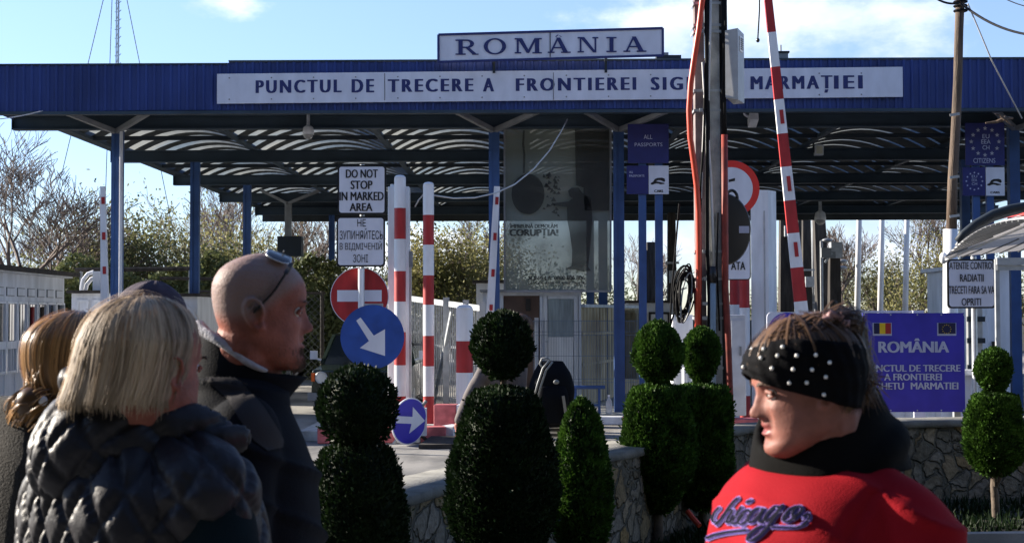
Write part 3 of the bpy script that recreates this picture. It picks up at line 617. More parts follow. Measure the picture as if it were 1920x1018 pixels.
def office():
    d = 25; t = thing('office_cabin', 'cabin with a white glazed door under the hanging banner', 'cabin', (X(1000, d), d, 0))
    w_ = MB(); 
    def b(u0, v0, u1, v1, mb, y0=0, y1=.1, zb=None): a, q = P(u0, v0, d), P(u1, v1, d); mb.box(a.x, q.x, d + y0, d + y1, q.z if zb is None else zb, a.z)
    b(905, 548, 1090, 554, w_); b(905, 554.2, 944, 700, w_, 0, .1, .02); b(1012, 554.2, 1018, 700, w_, 0, .1, .02); b(1085, 554.2, 1090, 700, w_, 0, .1, .02); b(1012, 554, 1018, 555, w_)
    w_.box(X(905, d), X(1090, d), d + 2.6, d + 2.7, .02, Z(548, d)); w_.box(X(905, d) , X(905, d) + .08, d + .1, d + 2.6, .02, Z(548, d)); w_.box(X(1090, d) - .08, X(1090, d), d + .1, d + 2.6, .02, Z(548, d)); w_.build('wall', m_whited, t)
    MB().box(X(900, d), X(1096, d), d - .15, d + 2.8, Z(548, d) + .004, Z(543, d)).build('roof', m_grey, t)
    k = MB(); a, q = P(944.3, 554.5, d + .03), P(1011.6, 700, d + .03); k.box(a.x, q.x, d + .04, d + .07, .02, a.z); pn = k.build('brown_panel', mat('brown_board', (.10, .06, .045), .6), t)
    MB().box(X(986, d), X(995, d), d - .02, d + .038, Z(583, d), Z(560, d)).build('lantern', m_black, pn)
    f = MB(); dz = .03
    b(1018.4, 554.4, 1027, 790, f, .02, .07, .03); b(1076, 554.4, 1084.6, 790, f, .02, .07, .03); b(1027.2, 554.4, 1075.8, 560, f, .02, .07); b(1027.2, 632, 1075.8, 640, f, .02, .07); b(1027.2, 640.2, 1075.8, 790, f, .035, .06, .03); b(1027.2, 700, 1075.8, 705, f, .02, .034)
    dr = f.build('door', m_white, t); g = MB(); b(1027.2, 560.2, 1075.8, 631.8, g, .045, .055); g.build('pane', mat('curtained_glass', (.28, .33, .35), .12, var=.25, scale=2, stretch=(8, 1, 1), spec=.7), dr); MB().tube([P(1022, 640, d) , P(1022, 640, d) + Vector((0, -.05, 0)), P(1027, 640, d) + Vector((0, -.05, 0))], .01, 6).build('handle', m_galv, dr)
office()
def corr_wall(name, label, cat, p0, p1, z0, z1, m, pitch=.28, dep=.035, capm=None, ridges=()):
    p0, p1 = Vector((*p0, 0)), Vector((*p1, 0)); d = p1 - p0; L = d.length; u = d.normalized(); n = Vector((u.y, -u.x, 0)); t = thing(name, label, cat, ((p0.x + p1.x) / 2, (p0.y + p1.y) / 2, 0))
    V = []; s = 0
    while s < L:
        for a, o in ((0, 0), (.4, 0), (.5, dep), (.9, dep)):
            q = p0 + u * min(L, s + a * pitch) + n * o; V += [(q.x, q.y, z0), (q.x, q.y, z1)]
        s += pitch
    k = len(V) // 2; mb = MB().add(V, [(2 * i, 2 * i + 2, 2 * i + 3, 2 * i + 1) for i in range(k - 1)]); b = p0 - n * .03; e = p1 - n * .03; mb.bar((b.x, b.y, (z0 + z1) / 2), (e.x, e.y, (z0 + z1) / 2), .02, z1 - z0); mb.build('sheeting', m, t)
    if capm: MB().bar((p0.x, p0.y, z1 + .03), (p1.x, p1.y, z1 + .03), .16, .055).build('cap_rail', capm, t)
    for zr in ridges: q0, q1 = p0 + n * (dep + .01), p1 + n * (dep + .01); MB().bar((q0.x, q0.y, zr), (q1.x, q1.y, zr), .018, .05).build('rail', m, t)
    return t
corr_wall('sheet_wall', 'tall beige ribbed sheet wall in sun beside the white door', 'wall', (X(1089, 25.6), 25.6), (X(1196, 31), 31.0), .02, 1.78, m_beige, capm=m_whited, ridges=(.75, 1.3))
corr_wall('container', 'olive beige ribbed container end in shade right of the pale blue post', 'container', (X(1160, 27), 27.0), (X(1197, 26.4), 26.4), .45, 1.68, m_beigep, .22, .04, m_beigep, ridges=(.9, 1.3))
corr_wall('sheet_fence', 'white ribbed sheet fence below the violet-blue border sign', 'fence', (X(1440, 15.2), 15.2), (X(1856, 15.2), 15.2), .02, 1.0, m_whited, .16, .02, m_white)
corr_wall('sheet_fence', 'grey sheet fence far behind the electrical cabinets', 'fence', (X(1200, 36), 36), (X(1420, 36), 36), .02, 1.5, m_grey, .3, .03)
# ---------------------------------------------------------------- palisade fence + gate, mesh fence, railing
def palisade():
    t = thing('metal_fence', 'grey metal fence of upright bars behind the red and white posts', 'fence', (X(830, 23), 23, 0)); a = Vector((X(762, 25), 25, 0)); b = Vector((X(905, 22.6), 22.6, 0)); n = 44
    r = MB(); r.bar(a + Vector((0, 0, 1.95)), b + Vector((0, 0, 1.75)), .06, .09).bar(a + Vector((0, 0, .25)), b + Vector((0, 0, .25)), .04, .06).bar(a + Vector((0, 0, 1.15)), b + Vector((0, 0, 1.1)), .03, .04); r.build('rail', m_galv, t)
    s = MB()
    for k in range(n): p = a.lerp(b, k / (n - 1)); s.bar(p + Vector((0, -.04, .2)), p + Vector((0, -.04, 1.93 - .2 * k / n)), .018, .018)
    s.build('bars', m_galv, t)
    for k in (0, .28, .55, .8, 1.0): p = a.lerp(b, k); MB().box(p.x - .05, p.x + .05, p.y - .1, p.y + .0, 0, 2.05 - .2 * k).build('post', m_galv, t)
    MB().bar(a.lerp(b, .38) + Vector((0, -.12, .1)), a.lerp(b, .62) + Vector((0, -.12, 1.7)), .04, .04).build('brace', m_galv, t)
palisade()
def mesh_fence():
    t = thing('wire_mesh_fence', 'blue-grey welded wire mesh fence in front of the white door', 'fence', (X(1090, 24), 24, 0)); a, b = X(1000, 24.2), X(1196, 24.2); z1 = Z(600, 24.2); mb = MB()
    for k in range(64): x = a + (b - a) * k / 63; mb.bar((x, 24.2, .1), (x, 24.2, z1), .006, .006)
    for z in (.12, .5, .56, .95, 1.3, 1.36, z1 - .02): mb.bar((a, 24.19, z), (b, 24.19, z), .008, .008)
    mb.build('mesh', mat('mesh_wire_blue', (.16, .22, .3), .5), t)
    for u in (1006, 1018): x = X(u, 24.2); MB().box(x - .035, x + .035, 24.22, 24.28, 0, z1 + .04).build('post', m_whited, t)
mesh_fence()
def railing():
    d = 22.2; t = thing('blue_railing', 'short blue tubular railing beside the cone shaped bush', 'railing', (X(1110, d), d, 0)); z = Z(726, d); mb = MB()
    mb.tube([(X(1072, d), d, z), (X(1134, d), d, z)], .03, 8); mb.tube([(X(1072, d), d, z - .28), (X(1122, d), d, z - .28)], .018, 8); mb.build('rail', m_blue, t)
    for u in (1078, 1123): MB().cyl((X(u, d), d, 0), (X(u, d), d, z), .022, n=8).build('post', m_blue, t)
railing()
def bottle():
    d = 21.9; x = X(1141, d); t = thing('water_bottle', 'clear plastic bottle standing by the foot of the blue column', 'bottle', (x, d, .13)); MB().lathe((x, d, .13), [(.045, 0), (.05, .03), (.05, .17), (.02, .24), (.018, .26)], 12).build('bottle_body', mat('clear_plastic', (.5, .55, .6), .15, alpha=.6), t, 'all'); MB().cyl((x, d, .392), (x, d, .42), .02, n=10).build('cap', m_white, t)
bottle()
def dark_bars():
    # rail frame with pipes behind, at left above hedge
    t = thing('pipe_rack', 'rusty dark pipe rail on uprights crossing before the hedge', 'pipe', (X(250, 31), 31, 0)); z = Z(504, 31); mb = MB(); mb.tube([(X(140, 31), 31, z), (X(356, 31), 31, z + .02)], .05, 6); mb.build('pipe', m_tar, t)
    MB().tube([(X(300, 31), 31, Z(520, 31)), (X(420, 31), 31, Z(522, 31))], .04, 6).build('pipe', m_tar, t)
    for u in (152, 356): MB().cyl((X(u, 31), 31, 0), (X(u, 31), 31, z), .04, n=6).build('upright', m_grey, t)
    t = thing('pipe_bend', 'white bent pipes with a small tank above the panelled booth', 'pipe', (X(175, 30), 30.2, 0)); mb = MB()
    for k in range(2): mb.tube([P(u, v, 30.2) + Vector((.06 * k, .05 * k, -.1 * k)) for u, v in ((153, 560), (153, 540), (156, 525), (165, 514), (176, 510))], .045, 8)
    mb.build('pipe', m_white, t); MB().box(X(176, 30.2), X(190, 30.2), 30.1, 30.4, Z(548, 30.2), Z(507, 30.2)).build('tank', m_white, t); p = P(183, 548, 30.2); MB().box(p.x - .03, p.x + .03, 30.2, 30.3, 0, p.z - .002).build('stand', m_grey, t)
dark_bars()
def wire_fence():
    t = thing('chain_link_fence', 'dark chain-link fence with tall uprights behind the bald man', 'fence', (X(560, 33), 33, 0)); mb = MB(); z = Z(545, 33)
    for u in (374, 470, 604): MB().cyl((X(u, 33), 33, 0), (X(u, 33), 33, z), .045, n=8).build('post', m_tar, t)
    MB().tube([(X(374, 33), 33, z), (X(610, 33), 33, z - .05)], .03, 6).build('top_rail', m_tar, t)
    x0, x1 = X(374, 33), X(610, 33); s = .16; k = x0 - z
    while k < x1:
        for sg_ in (1, -1):
            a, b = (k, .1), (k + z - .1, z - .02)
            if sg_ < 0: a, b = (k, z - .02), (k + z - .1, .1)
            f0 = max(0, (x0 - a[0]) / (b[0] - a[0])); f1 = min(1, (x1 - a[0]) / (b[0] - a[0]))
            if f1 > f0: mb.bar((a[0] + (b[0] - a[0]) * f0, 33.02, a[1] + (b[1] - a[1]) * f0), (a[0] + (b[0] - a[0]) * f1, 33.02, a[1] + (b[1] - a[1]) * f1), .006, .006)
        k += s
    mb.build('wire_mesh', m_grey, t)
wire_fence()
# ---------------------------------------------------------------- red and white posts, kerb island
def banded(name, label, u, d, r, ztop, bands, group, box=False, dome=True, cap=True, m2=m_red):
    """bands: list of (v_top, v_bottom, red?)"""
    x = X(u, d); t = thing(name, label, 'bollard' if ztop < 2 else 'post', (x, d, 0), group); zs = [(Z(b, d), Z(a, d), c) for a, b, c in bands]; mb = MB()
    for lo, hi, c in zs:
        lo = max(lo, .0)
        if hi <= lo: continue
        if box: mb.obox((x, d, (lo + hi) / 2), (2 * r, 2 * r, hi - lo), None, 1 if c else 0)
        else:
            n = 24; V = []
            for z in (lo, hi): V += [(x + r * math.cos(2 * math.pi * k / n), d + r * math.sin(2 * math.pi * k / n), z) for k in range(n)]
            mb.add(V, [(k, (k + 1) % n, n + (k + 1) % n, n + k) for k in range(n)], 1 if c else 0)
    body = mb.build('tube', [m_white, m2], t, True); zt = zs[0][1]
    if dome: MB().lathe((x, d, zt), [(r, 0), (r * .93, r * .25), (r * .65, r * .5), (.001, r * .62)], 24).build('cap', m_white, t, 'all')
    return t
banded('striped_post', 'tall red and white post against the white slab, second from the tilted arrow', 750, 20.2, .083, 3.5, [(334, 390, 0), (390, 448, 1), (448, 508, 0), (508, 565, 1), (565, 622, 0), (622, 684, 1), (684, 742, 0), (742, 806, 1)], 'tall red and white posts on the kerb island')
banded('striped_post', 'tall red and white post standing alone right of the white slab', 803.5, 20.0, .078, 3.4, [(347, 403, 0), (403, 459, 1), (459, 516, 0), (516, 571, 1), (571, 629, 0), (629, 686, 1), (686, 742, 0), (742, 815, 1)], 'tall red and white posts on the kerb island')
banded('striped_bollard', 'short thick red and white bollard with a domed top', 871, 20.0, .12, 1.8, [(580, 639, 0), (639, 698, 1), (698, 758, 0), (758, 812, 1)], None)
banded('striped_post', 'red and white post half hidden left of the white pillar', 1396, 20.5, .075, 2, [(525, 578, 1), (578, 640, 0), (640, 700, 0), (700, 742, 0), (742, 790, 1)], 'red and white posts beside the white pillar')
banded('striped_post', 'red over white post just right of the utility pole', 1378, 22.0, .08, 2, [(480, 572, 1), (572, 790, 0)], 'red and white posts beside the white pillar')
def slab(label, u0, v0, u1, d, dep, cat='pillar', name='white_pillar', step=None):
    x0, x1 = X(u0, d), X(u1, d); t = thing(name, label, cat, ((x0 + x1) / 2, d, 0)); z = Z(v0, d); mb = MB(); mb.box(x0, x1, d, d + dep, 0, z); bm = bmesh.new()
    o = mb.build('shaft', m_white, t); bv = o.modifiers.new('b', 'BEVEL'); bv.width = .012; bv.segments = 2
    return t, x0, x1, z
t, x0, x1, z = slab('white steel cabinet slab behind the left tall striped post', 727, 349, 767, 20.5, .22)
MB().box(x0 + .05, x0 + .12, 20.55, 20.65, z + .0, z + .03).build('lug', m_white, t); MB().cyl((X(737, 20.5), 20.6, z), (X(737, 20.5), 20.6, Z(344, 20.5)), .05, n=10).build('knob', m_galv, t)
MB().box(x1 + .002, x1 + .03, 20.52, 20.6, Z(792, 20.5), Z(470, 20.5)).build('side_rail', m_galv, t); MB().box(x1 + .002, x1 + .05, 20.5, 20.56, Z(500, 20.4), Z(470, 20.4)).build('latch', m_grey, t)
def white_pillar():
    d = 20.6; A = X(1409, d); B = X(1442, d); Cx = X(1455, d + .3); z = Z(358, d); t = thing('white_pillar', 'tall plain white square pillar behind the round red-rimmed sign', 'pillar', ((A + Cx) / 2, d, 0))
    V = [(A, d, 0), (B, d - .0, 0), (Cx, d + .22, 0), (A + .1, d + .28, 0)]; V += [(x, y, z) for x, y, _ in V]
    MB().add(V, [(3, 2, 1, 0), (4, 5, 6, 7), (0, 1, 5, 4), (1, 2, 6, 5), (2, 3, 7, 6), (3, 0, 4, 7)]).build('shaft', m_white, t)
    MB().box(A - .05, Cx + .1, d - .08, d + .4, 0, .14).build('plinth', m_conc, t); MB().box(B - .07, B - .05, d - .006, d - .002, .5, z - .3).build('seam', m_galv, t)
white_pillar()
def striped_kerb(name, label, pts, wd, h, seg, z0=0.):
    t = thing(name, label, 'kerb', (pts[0][0], pts[0][1], 0)); mb = MB(); k = 0
    for a, b in zip(pts, pts[1:]):
        a, b = Vector((*a, 0)), Vector((*b, 0)); L = (b - a).length; n = max(1, round(L / seg))
        for i in range(n):
            p, q = a.lerp(b, i / n), a.lerp(b, (i + .985) / n); mb.bar(p + Vector((0, 0, z0 + h / 2)), q + Vector((0, 0, z0 + h / 2)), wd, h, k % 2); k += 1
    o = mb.build('kerb_stones', [m_redw, m_whited], t); bv = o.modifiers.new('b', 'BEVEL'); bv.width = .012; bv.segments = 2; return t
x_ = lambda u, d: X(u, d)
striped_kerb('striped_kerb', 'worn red and white kerb round the island of striped posts', [(x_(600, 18.6), 18.4), (x_(836, 18.6), 18.6), (x_(905, 19.6), 19.6)], .22, .2, .32)
striped_kerb('striped_kerb', 'faded red and white concrete block row behind the bollard', [(x_(815, 19.3), 19.35), (x_(900, 19.2), 19.3)], .25, .44, .32)
striped_kerb('striped_kerb', 'low red and white kerb under the blue column by the bottle', [(x_(1075, 21.6), 21.6), (x_(1215, 21.4), 21.4)], .2, .12, .45)
striped_kerb('striped_kerb', 'red and white concrete blocks left of the woman in the red hoodie', [(x_(1372, 18.6), 18.6), (x_(1560, 18.6), 18.6)], .3, .3, .36)
MB().box(X(590, 20), X(905, 20), 18.7, 24, 0.0, .13).build('island_slab', m_conc).__setitem__('kind', 'structure')
MB().box(X(1050, 24), X(1240, 24), 21.72, 25.2, 0.0, .1).build('raised_pavement', m_conc).__setitem__('kind', 'structure')
def rubble_plate():
    d = 17.6; t = thing('steel_plate', 'dark steel base plate lying on the road by the tilted arrow sign', 'plate', (X(820, d), d, 0)); a, b = X(785, d), X(858, d); mb = MB(); mb.add([(a, d, .0), (b, d, .0), (b, d + .8, .0), (a + .1, d + .8, .0), (a, d, .05), (b, d, .06), (b, d + .8, .09), (a + .1, d + .8, .09)], [(0, 3, 2, 1), (4, 5, 6, 7), (0, 1, 5, 4), (1, 2, 6, 5), (2, 3, 7, 6), (3, 0, 4, 7)]); mb.build('plate', m_tar, t)
rubble_plate()
# ---------------------------------------------------------------- traffic signs
def rounded(u0, v0, u1, v1, d, r, n=5):
    a, b = P(u0, v0, d), P(u1, v1, d); x0, x1, z0, z1 = a.x, b.x, b.z, a.z; pts = []
    for cx_, cz, a0 in ((x1 - r, z1 - r, 0), (x0 + r, z1 - r, 90), (x0 + r, z0 + r, 180), (x1 - r, z0 + r, 270)):
        pts += [(cx_ + r * math.cos(R(a0 + 90 * k / n)), cz + r * math.sin(R(a0 + 90 * k / n))) for k in range(n + 1)]
    return pts[::-1]
def text_sign(name, label, u0, v0, u1, v1, d, lines, bold=.03, post=None, cap='board', bw=3.2, serif=False):
    t = thing(name, label, 'sign', (X((u0 + u1) / 2, d), d, 0 if post else Z(v1, d)))
    MB().prism(rounded(u0, v0, u1, v1, d, .04), d, d + .025).build('border', m_black, t); MB().prism(rounded(u0 + bw, v0 + bw, u1 - bw, v1 - bw, d, .03), d - .003, d + .0).build('panel', m_sign, t)
    mb = MB()
    for s, a, b, c, e in lines: text_px(mb, s, a, b, c, e, d - .004, bold)
    mb.build('lettering', m_black, t)
    if post: x = X(post, d); MB().cyl((x, d + .06, 0), (x, d + .06, Z(v0, d) + .02), .03, n=12).build('post', m_galv, t)
    return t
dA = 17.8
text_sign('text_sign', 'white sign reading DO NOT STOP IN MARKED AREA, topmost on its post', 633, 310, 724, 402, dA, [('DO NOT', 649, 318, 708, 334), ('STOP', 658, 339, 698, 355), ('IN MARKED', 637, 360, 719, 376), ('AREA', 656, 381, 698, 396)], .02, post=678)
text_sign('text_sign', 'white sign with four lines of Cyrillic lettering below the English one', 631, 406, 722, 500, dA, [('НЕ', 670, 411, 686, 425), ('ЗУПИНЯЙТЕСЬ', 637, 428, 718, 449), ('В ВІДМІЧЕНІЙ', 637, 452, 716, 471), ('ЗОНІ', 662, 477, 690, 492)], .0)
def round_sign(name, label, u, v, rad, d, layers, tilt=None, post=None, zpost=None):
    """layers: list of (kind, args, material) drawn upon one another"""
    c = P(u, v, d); t = thing(name, label, 'sign', (c.x, d, 0)); M = tilt if tilt else Matrix.Identity(3); r = rad / S(d); k = 0
    def put(pts, mb, off, th=.002): # pts in unit radius, y offset towards the viewer
        V = [c + M @ Vector((p[0] * r, -off, p[1] * r)) for p in pts] + [c + M @ Vector((p[0] * r, -off + th, p[1] * r)) for p in pts]; n = len(pts)
        mb.add(V, [tuple(range(n)), tuple(range(2 * n - 1, n - 1, -1))] + [(i, i + n, (i + 1) % n + n, (i + 1) % n) for i in range(n)])
    circ = lambda q, n=48: [(q * math.cos(-2 * math.pi * i / n), q * math.sin(-2 * math.pi * i / n)) for i in range(n)]
    b = MB(); put(circ(1.0), b, 0, .02); b.build('disc', layers[0][1], t); off = .003
    for nm, m, geo in layers[1:]:
        b = MB(); put(geo(circ) if callable(geo) else geo, b, off); b.build(nm, m, t); off += .003
    if post is not None: x, y, ang = post; MB().cyl((x, y, 0), (x + ang, y, zpost), .03, n=12).build('post', m_galv, t)
    return t
t = round_sign('no_entry_sign', 'round red no-entry sign with a white bar below the text signs', 674, 556, 55, dA + .12, [('rim', m_sign), ('face', m_red, lambda c: c(.975)), ('bar', m_sign, [(-.76, -.17), (-.76, .22), (.76, .22), (.76, -.17)])])
MB().cyl((X(676, dA), dA + .03, Z(600, dA)), (X(676, dA), dA + .03, Z(503, dA)), .035, n=12).build('front_post', m_white, t)
arrow = [(-.22, 1.0), (.22, 1.0), (.22, .12), (.62, .12), (0, -.78), (-.62, .12), (-.22, .12)]
def xf(pts, sc, ang, ox=0, oz=0): c, s = math.cos(R(ang)), math.sin(R(ang)); return [(sc * (x * c - z * s) + ox, sc * (x * s + z * c) + oz) for x, z in pts][::-1]
t = round_sign('arrow_sign', 'round blue sign with a white arrow pointing down to the right', 698, 631.5, 60, 17.0, [('rim', m_signblue), ('face', m_signblue, lambda c: c(.985)), ('arrow', m_sign, [((p[0] - 698) / 60, (631.5 - p[1]) / 60) for p in ((668, 601), (676, 595), (701, 629), (722, 617), (722, 667), (675, 652), (692, 639))])])
p = P(698, 572, 17.0); MB().box(p.x - .1, p.x + .12, 17.02, 17.1, p.z - .05, p.z + .02).build('clamp', m_galv, t); MB().cyl((p.x - .02, 17.12, .0), (p.x - .02, 17.12, p.z), .035, n=12).build('post', m_galv, t)
TM = Matrix.Rotation(R(8), 3, 'Y') @ Matrix.Rotation(R(48), 3, 'Z')
ar = [(-.78, -.1), (-.78, .2), (.12, .2), (.06, .62), (.88, .06), (.06, -.52), (.12, -.1)]
t = round_sign('arrow_sign', 'small violet-blue disc leaning by the kerb with a white arrow pointing right', 768, 789.5, 44, 18.1, [('rim', m_sign), ('face', m_violet, lambda c: c(.95)), ('arrow', m_sign, ar)], TM)
p = P(768, 789.5, 18.1); MB().cyl((p.x - .22, 18.3, -.0), (p.x + .2, 18.25, p.z + .25), .022, n=8).build('stay', m_grey, t); MB().cyl((p.x + .25, 18.4, .0), (p.x - .05, 18.2, .25), .022, n=8).build('stay', m_tar, t)
mb = MB(); q = P(786, 833, 18.3); mb.box(X(778, 18.3), X(799, 18.3), 18.3, 18.42, .1, Z(765, 18.3)); o = mb.build('marker_block', m_whited); tag(o, 'white upright marker plate behind the leaning violet arrow disc', 'marker')
# round sign right of the pole, customs board below
def vama():
    d = 16.2; c = P(1371, 354, d); r = 53 / S(d); t = thing('round_sign', 'round white sign with a thick red rim behind the utility pole', 'sign', (c.x, d, 0)); n = 56
    def circ(q, y): return [(c.x + q * math.cos(-2 * math.pi * i / n), c.z + q * math.sin(-2 * math.pi * i / n)) for i in range(n)]
    MB().prism(circ(r, 0), d, d + .02).build('rim', mat('sign_rim_red', (.62, .03, .025), .4, var=.05), t); MB().prism(circ(r * .76, 0), d - .004, d - .001).build('face', m_sign, t)
    b = MB(); p = P(1366, 342, d); q = P(1378, 334, d); b.add([(p.x, d - .006, p.z), (q.x, d - .006, p.z + .015), (q.x, d - .006, q.z), (p.x, d - .006, q.z - .02)], [(0, 1, 2, 3)]); b.build('bar', m_black, t)
    MB().cyl((c.x - .1, d + .05, 0), (c.x - .1, d + .05, c.z + .3), .03, n=10).build('post', m_galv, t)
    t2 = text_sign('plate_sign', 'white plate ending in the letters ATA below the red-rimmed sign', 1340, 400, 1408, 525, d + .01, [('ATA', 1371, 491, 1397, 506)], .02, bw=2)
vama()
def black_disc():
    d = 12.66; c = P(1357, 430, d); t = thing('black_disc', 'black oval lid with a hook and a small label hung on the pole', 'disc', (c.x, d, c.z - .3)); rx, rz = 51 / S(d), 68 / S(d); n = 40
    V = []; rings = [(1, .05), (1, .0), (.96, -.02), (.6, -.035)]
    for q, y in rings: V += [(c.x + rx * q * math.cos(2 * math.pi * i / n), d + y, c.z + rz * q * math.sin(2 * math.pi * i / n)) for i in range(n)]
    F = [(j * n + i, j * n + (i + 1) % n, (j + 1) * n + (i + 1) % n, (j + 1) * n + i) for j in range(3) for i in range(n)] + [tuple(3 * n + i for i in range(n)), tuple(range(n - 1, -1, -1))]
    MB().add(V, F).build('lid', m_black, t, True); h = P(1372, 372, d); MB().tube([h + Vector((.05 * math.cos(a), 0, .07 * math.sin(a))) for a in np.linspace(-.6, 3.6, 14)], .014, 8).build('hook', m_black, t)
    a, b = P(1386, 424, d - .045), P(1405, 437, d - .045); MB().box(a.x, b.x, d - .038, d - .025, b.z, a.z).build('label', m_pale, t)
black_disc()
# ---------------------------------------------------------------- utility pole with cables
def utility_pole():
    d = 12.35; t = thing('utility_pole', 'double concrete utility pole wrapped in clamps, cables and orange conduit', 'utility pole', (X(1335, d), d, 0)); zt = 6.2
    def V_(u, v, off=0): p = P(u, v, d); return Vector((p.x, d + off, p.z))
    xa, xb = X(1306, d), X(1324, d); MB().add([(X(1307, d), d, 0), (X(1326, d), d, 0), (X(1326, d), d + .16, 0), (X(1307, d), d + .16, 0)] + [(X(1305, d), d, zt), (X(1322, d), d, zt), (X(1322, d), d + .14, zt), (X(1305, d), d + .14, zt)], [(3, 2, 1, 0), (4, 5, 6, 7), (0, 1, 5, 4), (1, 2, 6, 5), (2, 3, 7, 6), (3, 0, 4, 7)]).build('pole', mat('pinkish_concrete', (.2, .17, .17), .9, 0, .35, 6, .005, 50), t)
    MB().add([(X(1332, d), d - .04, 0), (X(1354, d), d - .04, 0), (X(1354, d), d + .16, 0), (X(1332, d), d + .16, 0)] + [(X(1326, d), d - .04, zt), (X(1349, d), d - .04, zt), (X(1349, d), d + .14, zt), (X(1326, d), d + .14, zt)], [(3, 2, 1, 0), (4, 5, 6, 7), (0, 1, 5, 4), (1, 2, 6, 5), (2, 3, 7, 6), (3, 0, 4, 7)]).build('pole', m_conc, t)
    MB().box(X(1351, d), X(1361, d), d + .0, d + .14, 0, zt).build('pole', m_tar, t)
    def tb(name, pts, r, m, off=-.08): MB().tube([V_(u, v, off) for u, v in pts], r, 10).build(name, m, t, 'all')
    tb('conduit', [(1318, -60), (1315, 0), (1308, 60), (1300, 110), (1293, 160), (1290, 210), (1292, 260), (1299, 310), (1304, 350), (1307, 400), (1308, 460), (1308, 540), (1305, 620)], .026, m_orange, -.09)
    tb('conduit', [(1306, 540), (1308, 600), (1310, 720), (1310, 900)], .034, mat('dark_red_pipe', (.14, .015, .012), .6, 0, .3, 8), -.05)
    tb('conduit', [(1356, 255), (1357, 400), (1358, 540), (1363, 640), (1368, 780), (1372, 960)], .03, m_rust, -.07)
    tb('conduit', [(1334, 530), (1334, 640), (1335, 950)], .026, mat('pale_blue_pipe', (.22, .28, .33), .5), -.1)
    tb('conduit', [(1334, 500), (1334, 531)], .03, m_black, -.1)
    for pts, r, m in (([(1327, -60), (1326, 60), (1321, 130), (1319, 200), (1318, 260), (1313, 330), (1311, 400)], .011, m_cable), ([(1331, -60), (1329, 100), (1326, 200), (1327, 280), (1331, 330), (1334, 420), (1336, 500)], .012, m_wire), ([(1357, -60), (1358, 60), (1359, 120), (1356, 190), (1358, 255)], .016, m_cable), ([(1353, -60), (1355, 100), (1352, 170), (1354, 300)], .012, m_cable), ([(1315, 120), (1319, 190), (1315, 300), (1311, 420), (1312, 560)], .008, m_wire), ([(1344, 400), (1342, 500), (1347, 620)], .008, m_cable), ([(1322, -60), (1322, 60), (1324, 150), (1326, 240), (1324, 340), (1324, 470), (1328, 560), (1327, 700)], .017, m_cable)):
        MB().tube([V_(u, v, -.07) for u, v in pts], r, 6).build('cable', m, t, 'all')
    for v in (10, 51, 63, 173, 210, 473, 524, 570, 597, 690, 725):
        b = MB(); zc = Z(v, d); b.box(X(1303, d), X(1353, d), d - .0485, d - .0445, zc - .011, zc + .011).box(X(1303, d) - .004, X(1303, d), d - .048, d + .17, zc - .011, zc + .011).box(X(1353, d) + .003, X(1353, d) + .007, d - .048, d + .17, zc - .011, zc + .011)
        b.obox((X(1318 + (v % 7), d), d - .06, zc), (.05, .02, .03)); b.build('clamp', m_galv, t)
    # coil of spare cable
    t = thing('cable_coil', 'coil of spare black cable hanging left of the utility pole', 'cable coil', (X(1280, d), d, Z(590, d))); r = random.Random(2)
    for k in range(16):
        c = V_(1281 + r.uniform(-4, 4), 548 + r.uniform(-10, 12), -.05 + r.uniform(-.06, .06)); a, b_, tl = (15 + r.uniform(-7, 3)) / S(d), (42 + r.uniform(-14, 8)) / S(d), r.uniform(.1, .45)
        MB().tube([c + Vector((a * math.cos(q) + tl * b_ * math.sin(q) * .4, .02 * math.sin(3 * q), b_ * math.sin(q))) for q in np.linspace(0, 2 * math.pi * .97, 26)], .007, 5).build('loop', m_cable if k % 7 else m_grey, t, 'all')
    t = thing('hanging_cable', 'loose grey cable hanging straight down left of the utility pole', 'cable', V_(1250, 400)); MB().tube([V_(u, v, .1) for u, v in ((1276, 380), (1270, 450), (1262, 540), (1258, 620), (1262, 600), (1276, 560), (1280, 520))], .008, 6).build('cable', m_cable, t)
utility_pole()
def pole_cabinet():
    d = 12.2; t = thing('pole_cabinet', 'tall grey metal cabinet with a louvre fixed high on the utility pole', 'cabinet', (X(1383, d), d, Z(190, d))); a, b, e = P(1361, 62, d), P(1384, 186, d), P(1403, 192, d)
    x0, x1, x2 = a.x, b.x, e.x; zt, zb = Z(55, d), Z(189, d)
    V = [(x0, d + .05, zb + .03), (x1, d, zb), (x2, d + .22, zb), (x0 + .1, d + .27, zb), (x0, d + .05, zt - .01), (x1, d, zt), (x2, d + .22, zt - .01), (x0 + .1, d + .27, zt)]
    MB().add(V, [(3, 2, 1, 0), (4, 5, 6, 7), (0, 1, 5, 4), (1, 2, 6, 5), (2, 3, 7, 6), (3, 0, 4, 7)]).build('housing', mat('cabinet_grey', (.36, .37, .38), .45, .1), t)
    M = Matrix(((x2 - x1, .22, 0), (-.22, x2 - x1, 0), (0, 0, 1))); u = Vector((x2 - x1, .22, 0)); L = u.length; u /= L; n = Vector((u.y, -u.x, 0)); M = Matrix((u, n, Vector((0, 0, 1)))).transposed(); c = Vector((x1, d, zt - .12)) + u * L * .5
    g = MB(); g.obox(c + n * .004, (L * .5, .006, .13), M); lv = g.build('louvre_frame', m_white, t)
    g = MB()
    for k in range(6): g.obox(c + n * .012 + Vector((0, 0, -.045 + .018 * k)), (L * .34, .006, .008), M)
    g.build('slats', m_grey, lv)
pole_cabinet()
t = thing('cable_end', 'thin cable with a small black plug hanging from above', 'cable', P(1421, 76, 12)); MB().tube([P(1424, -60, 12), P(1424, 20, 12), P(1421, 72, 12)], .006, 6).build('wire', m_cable, t); MB().ell(P(1421, 76, 12), (.016, .016, .02)).build('plug', m_black, t)
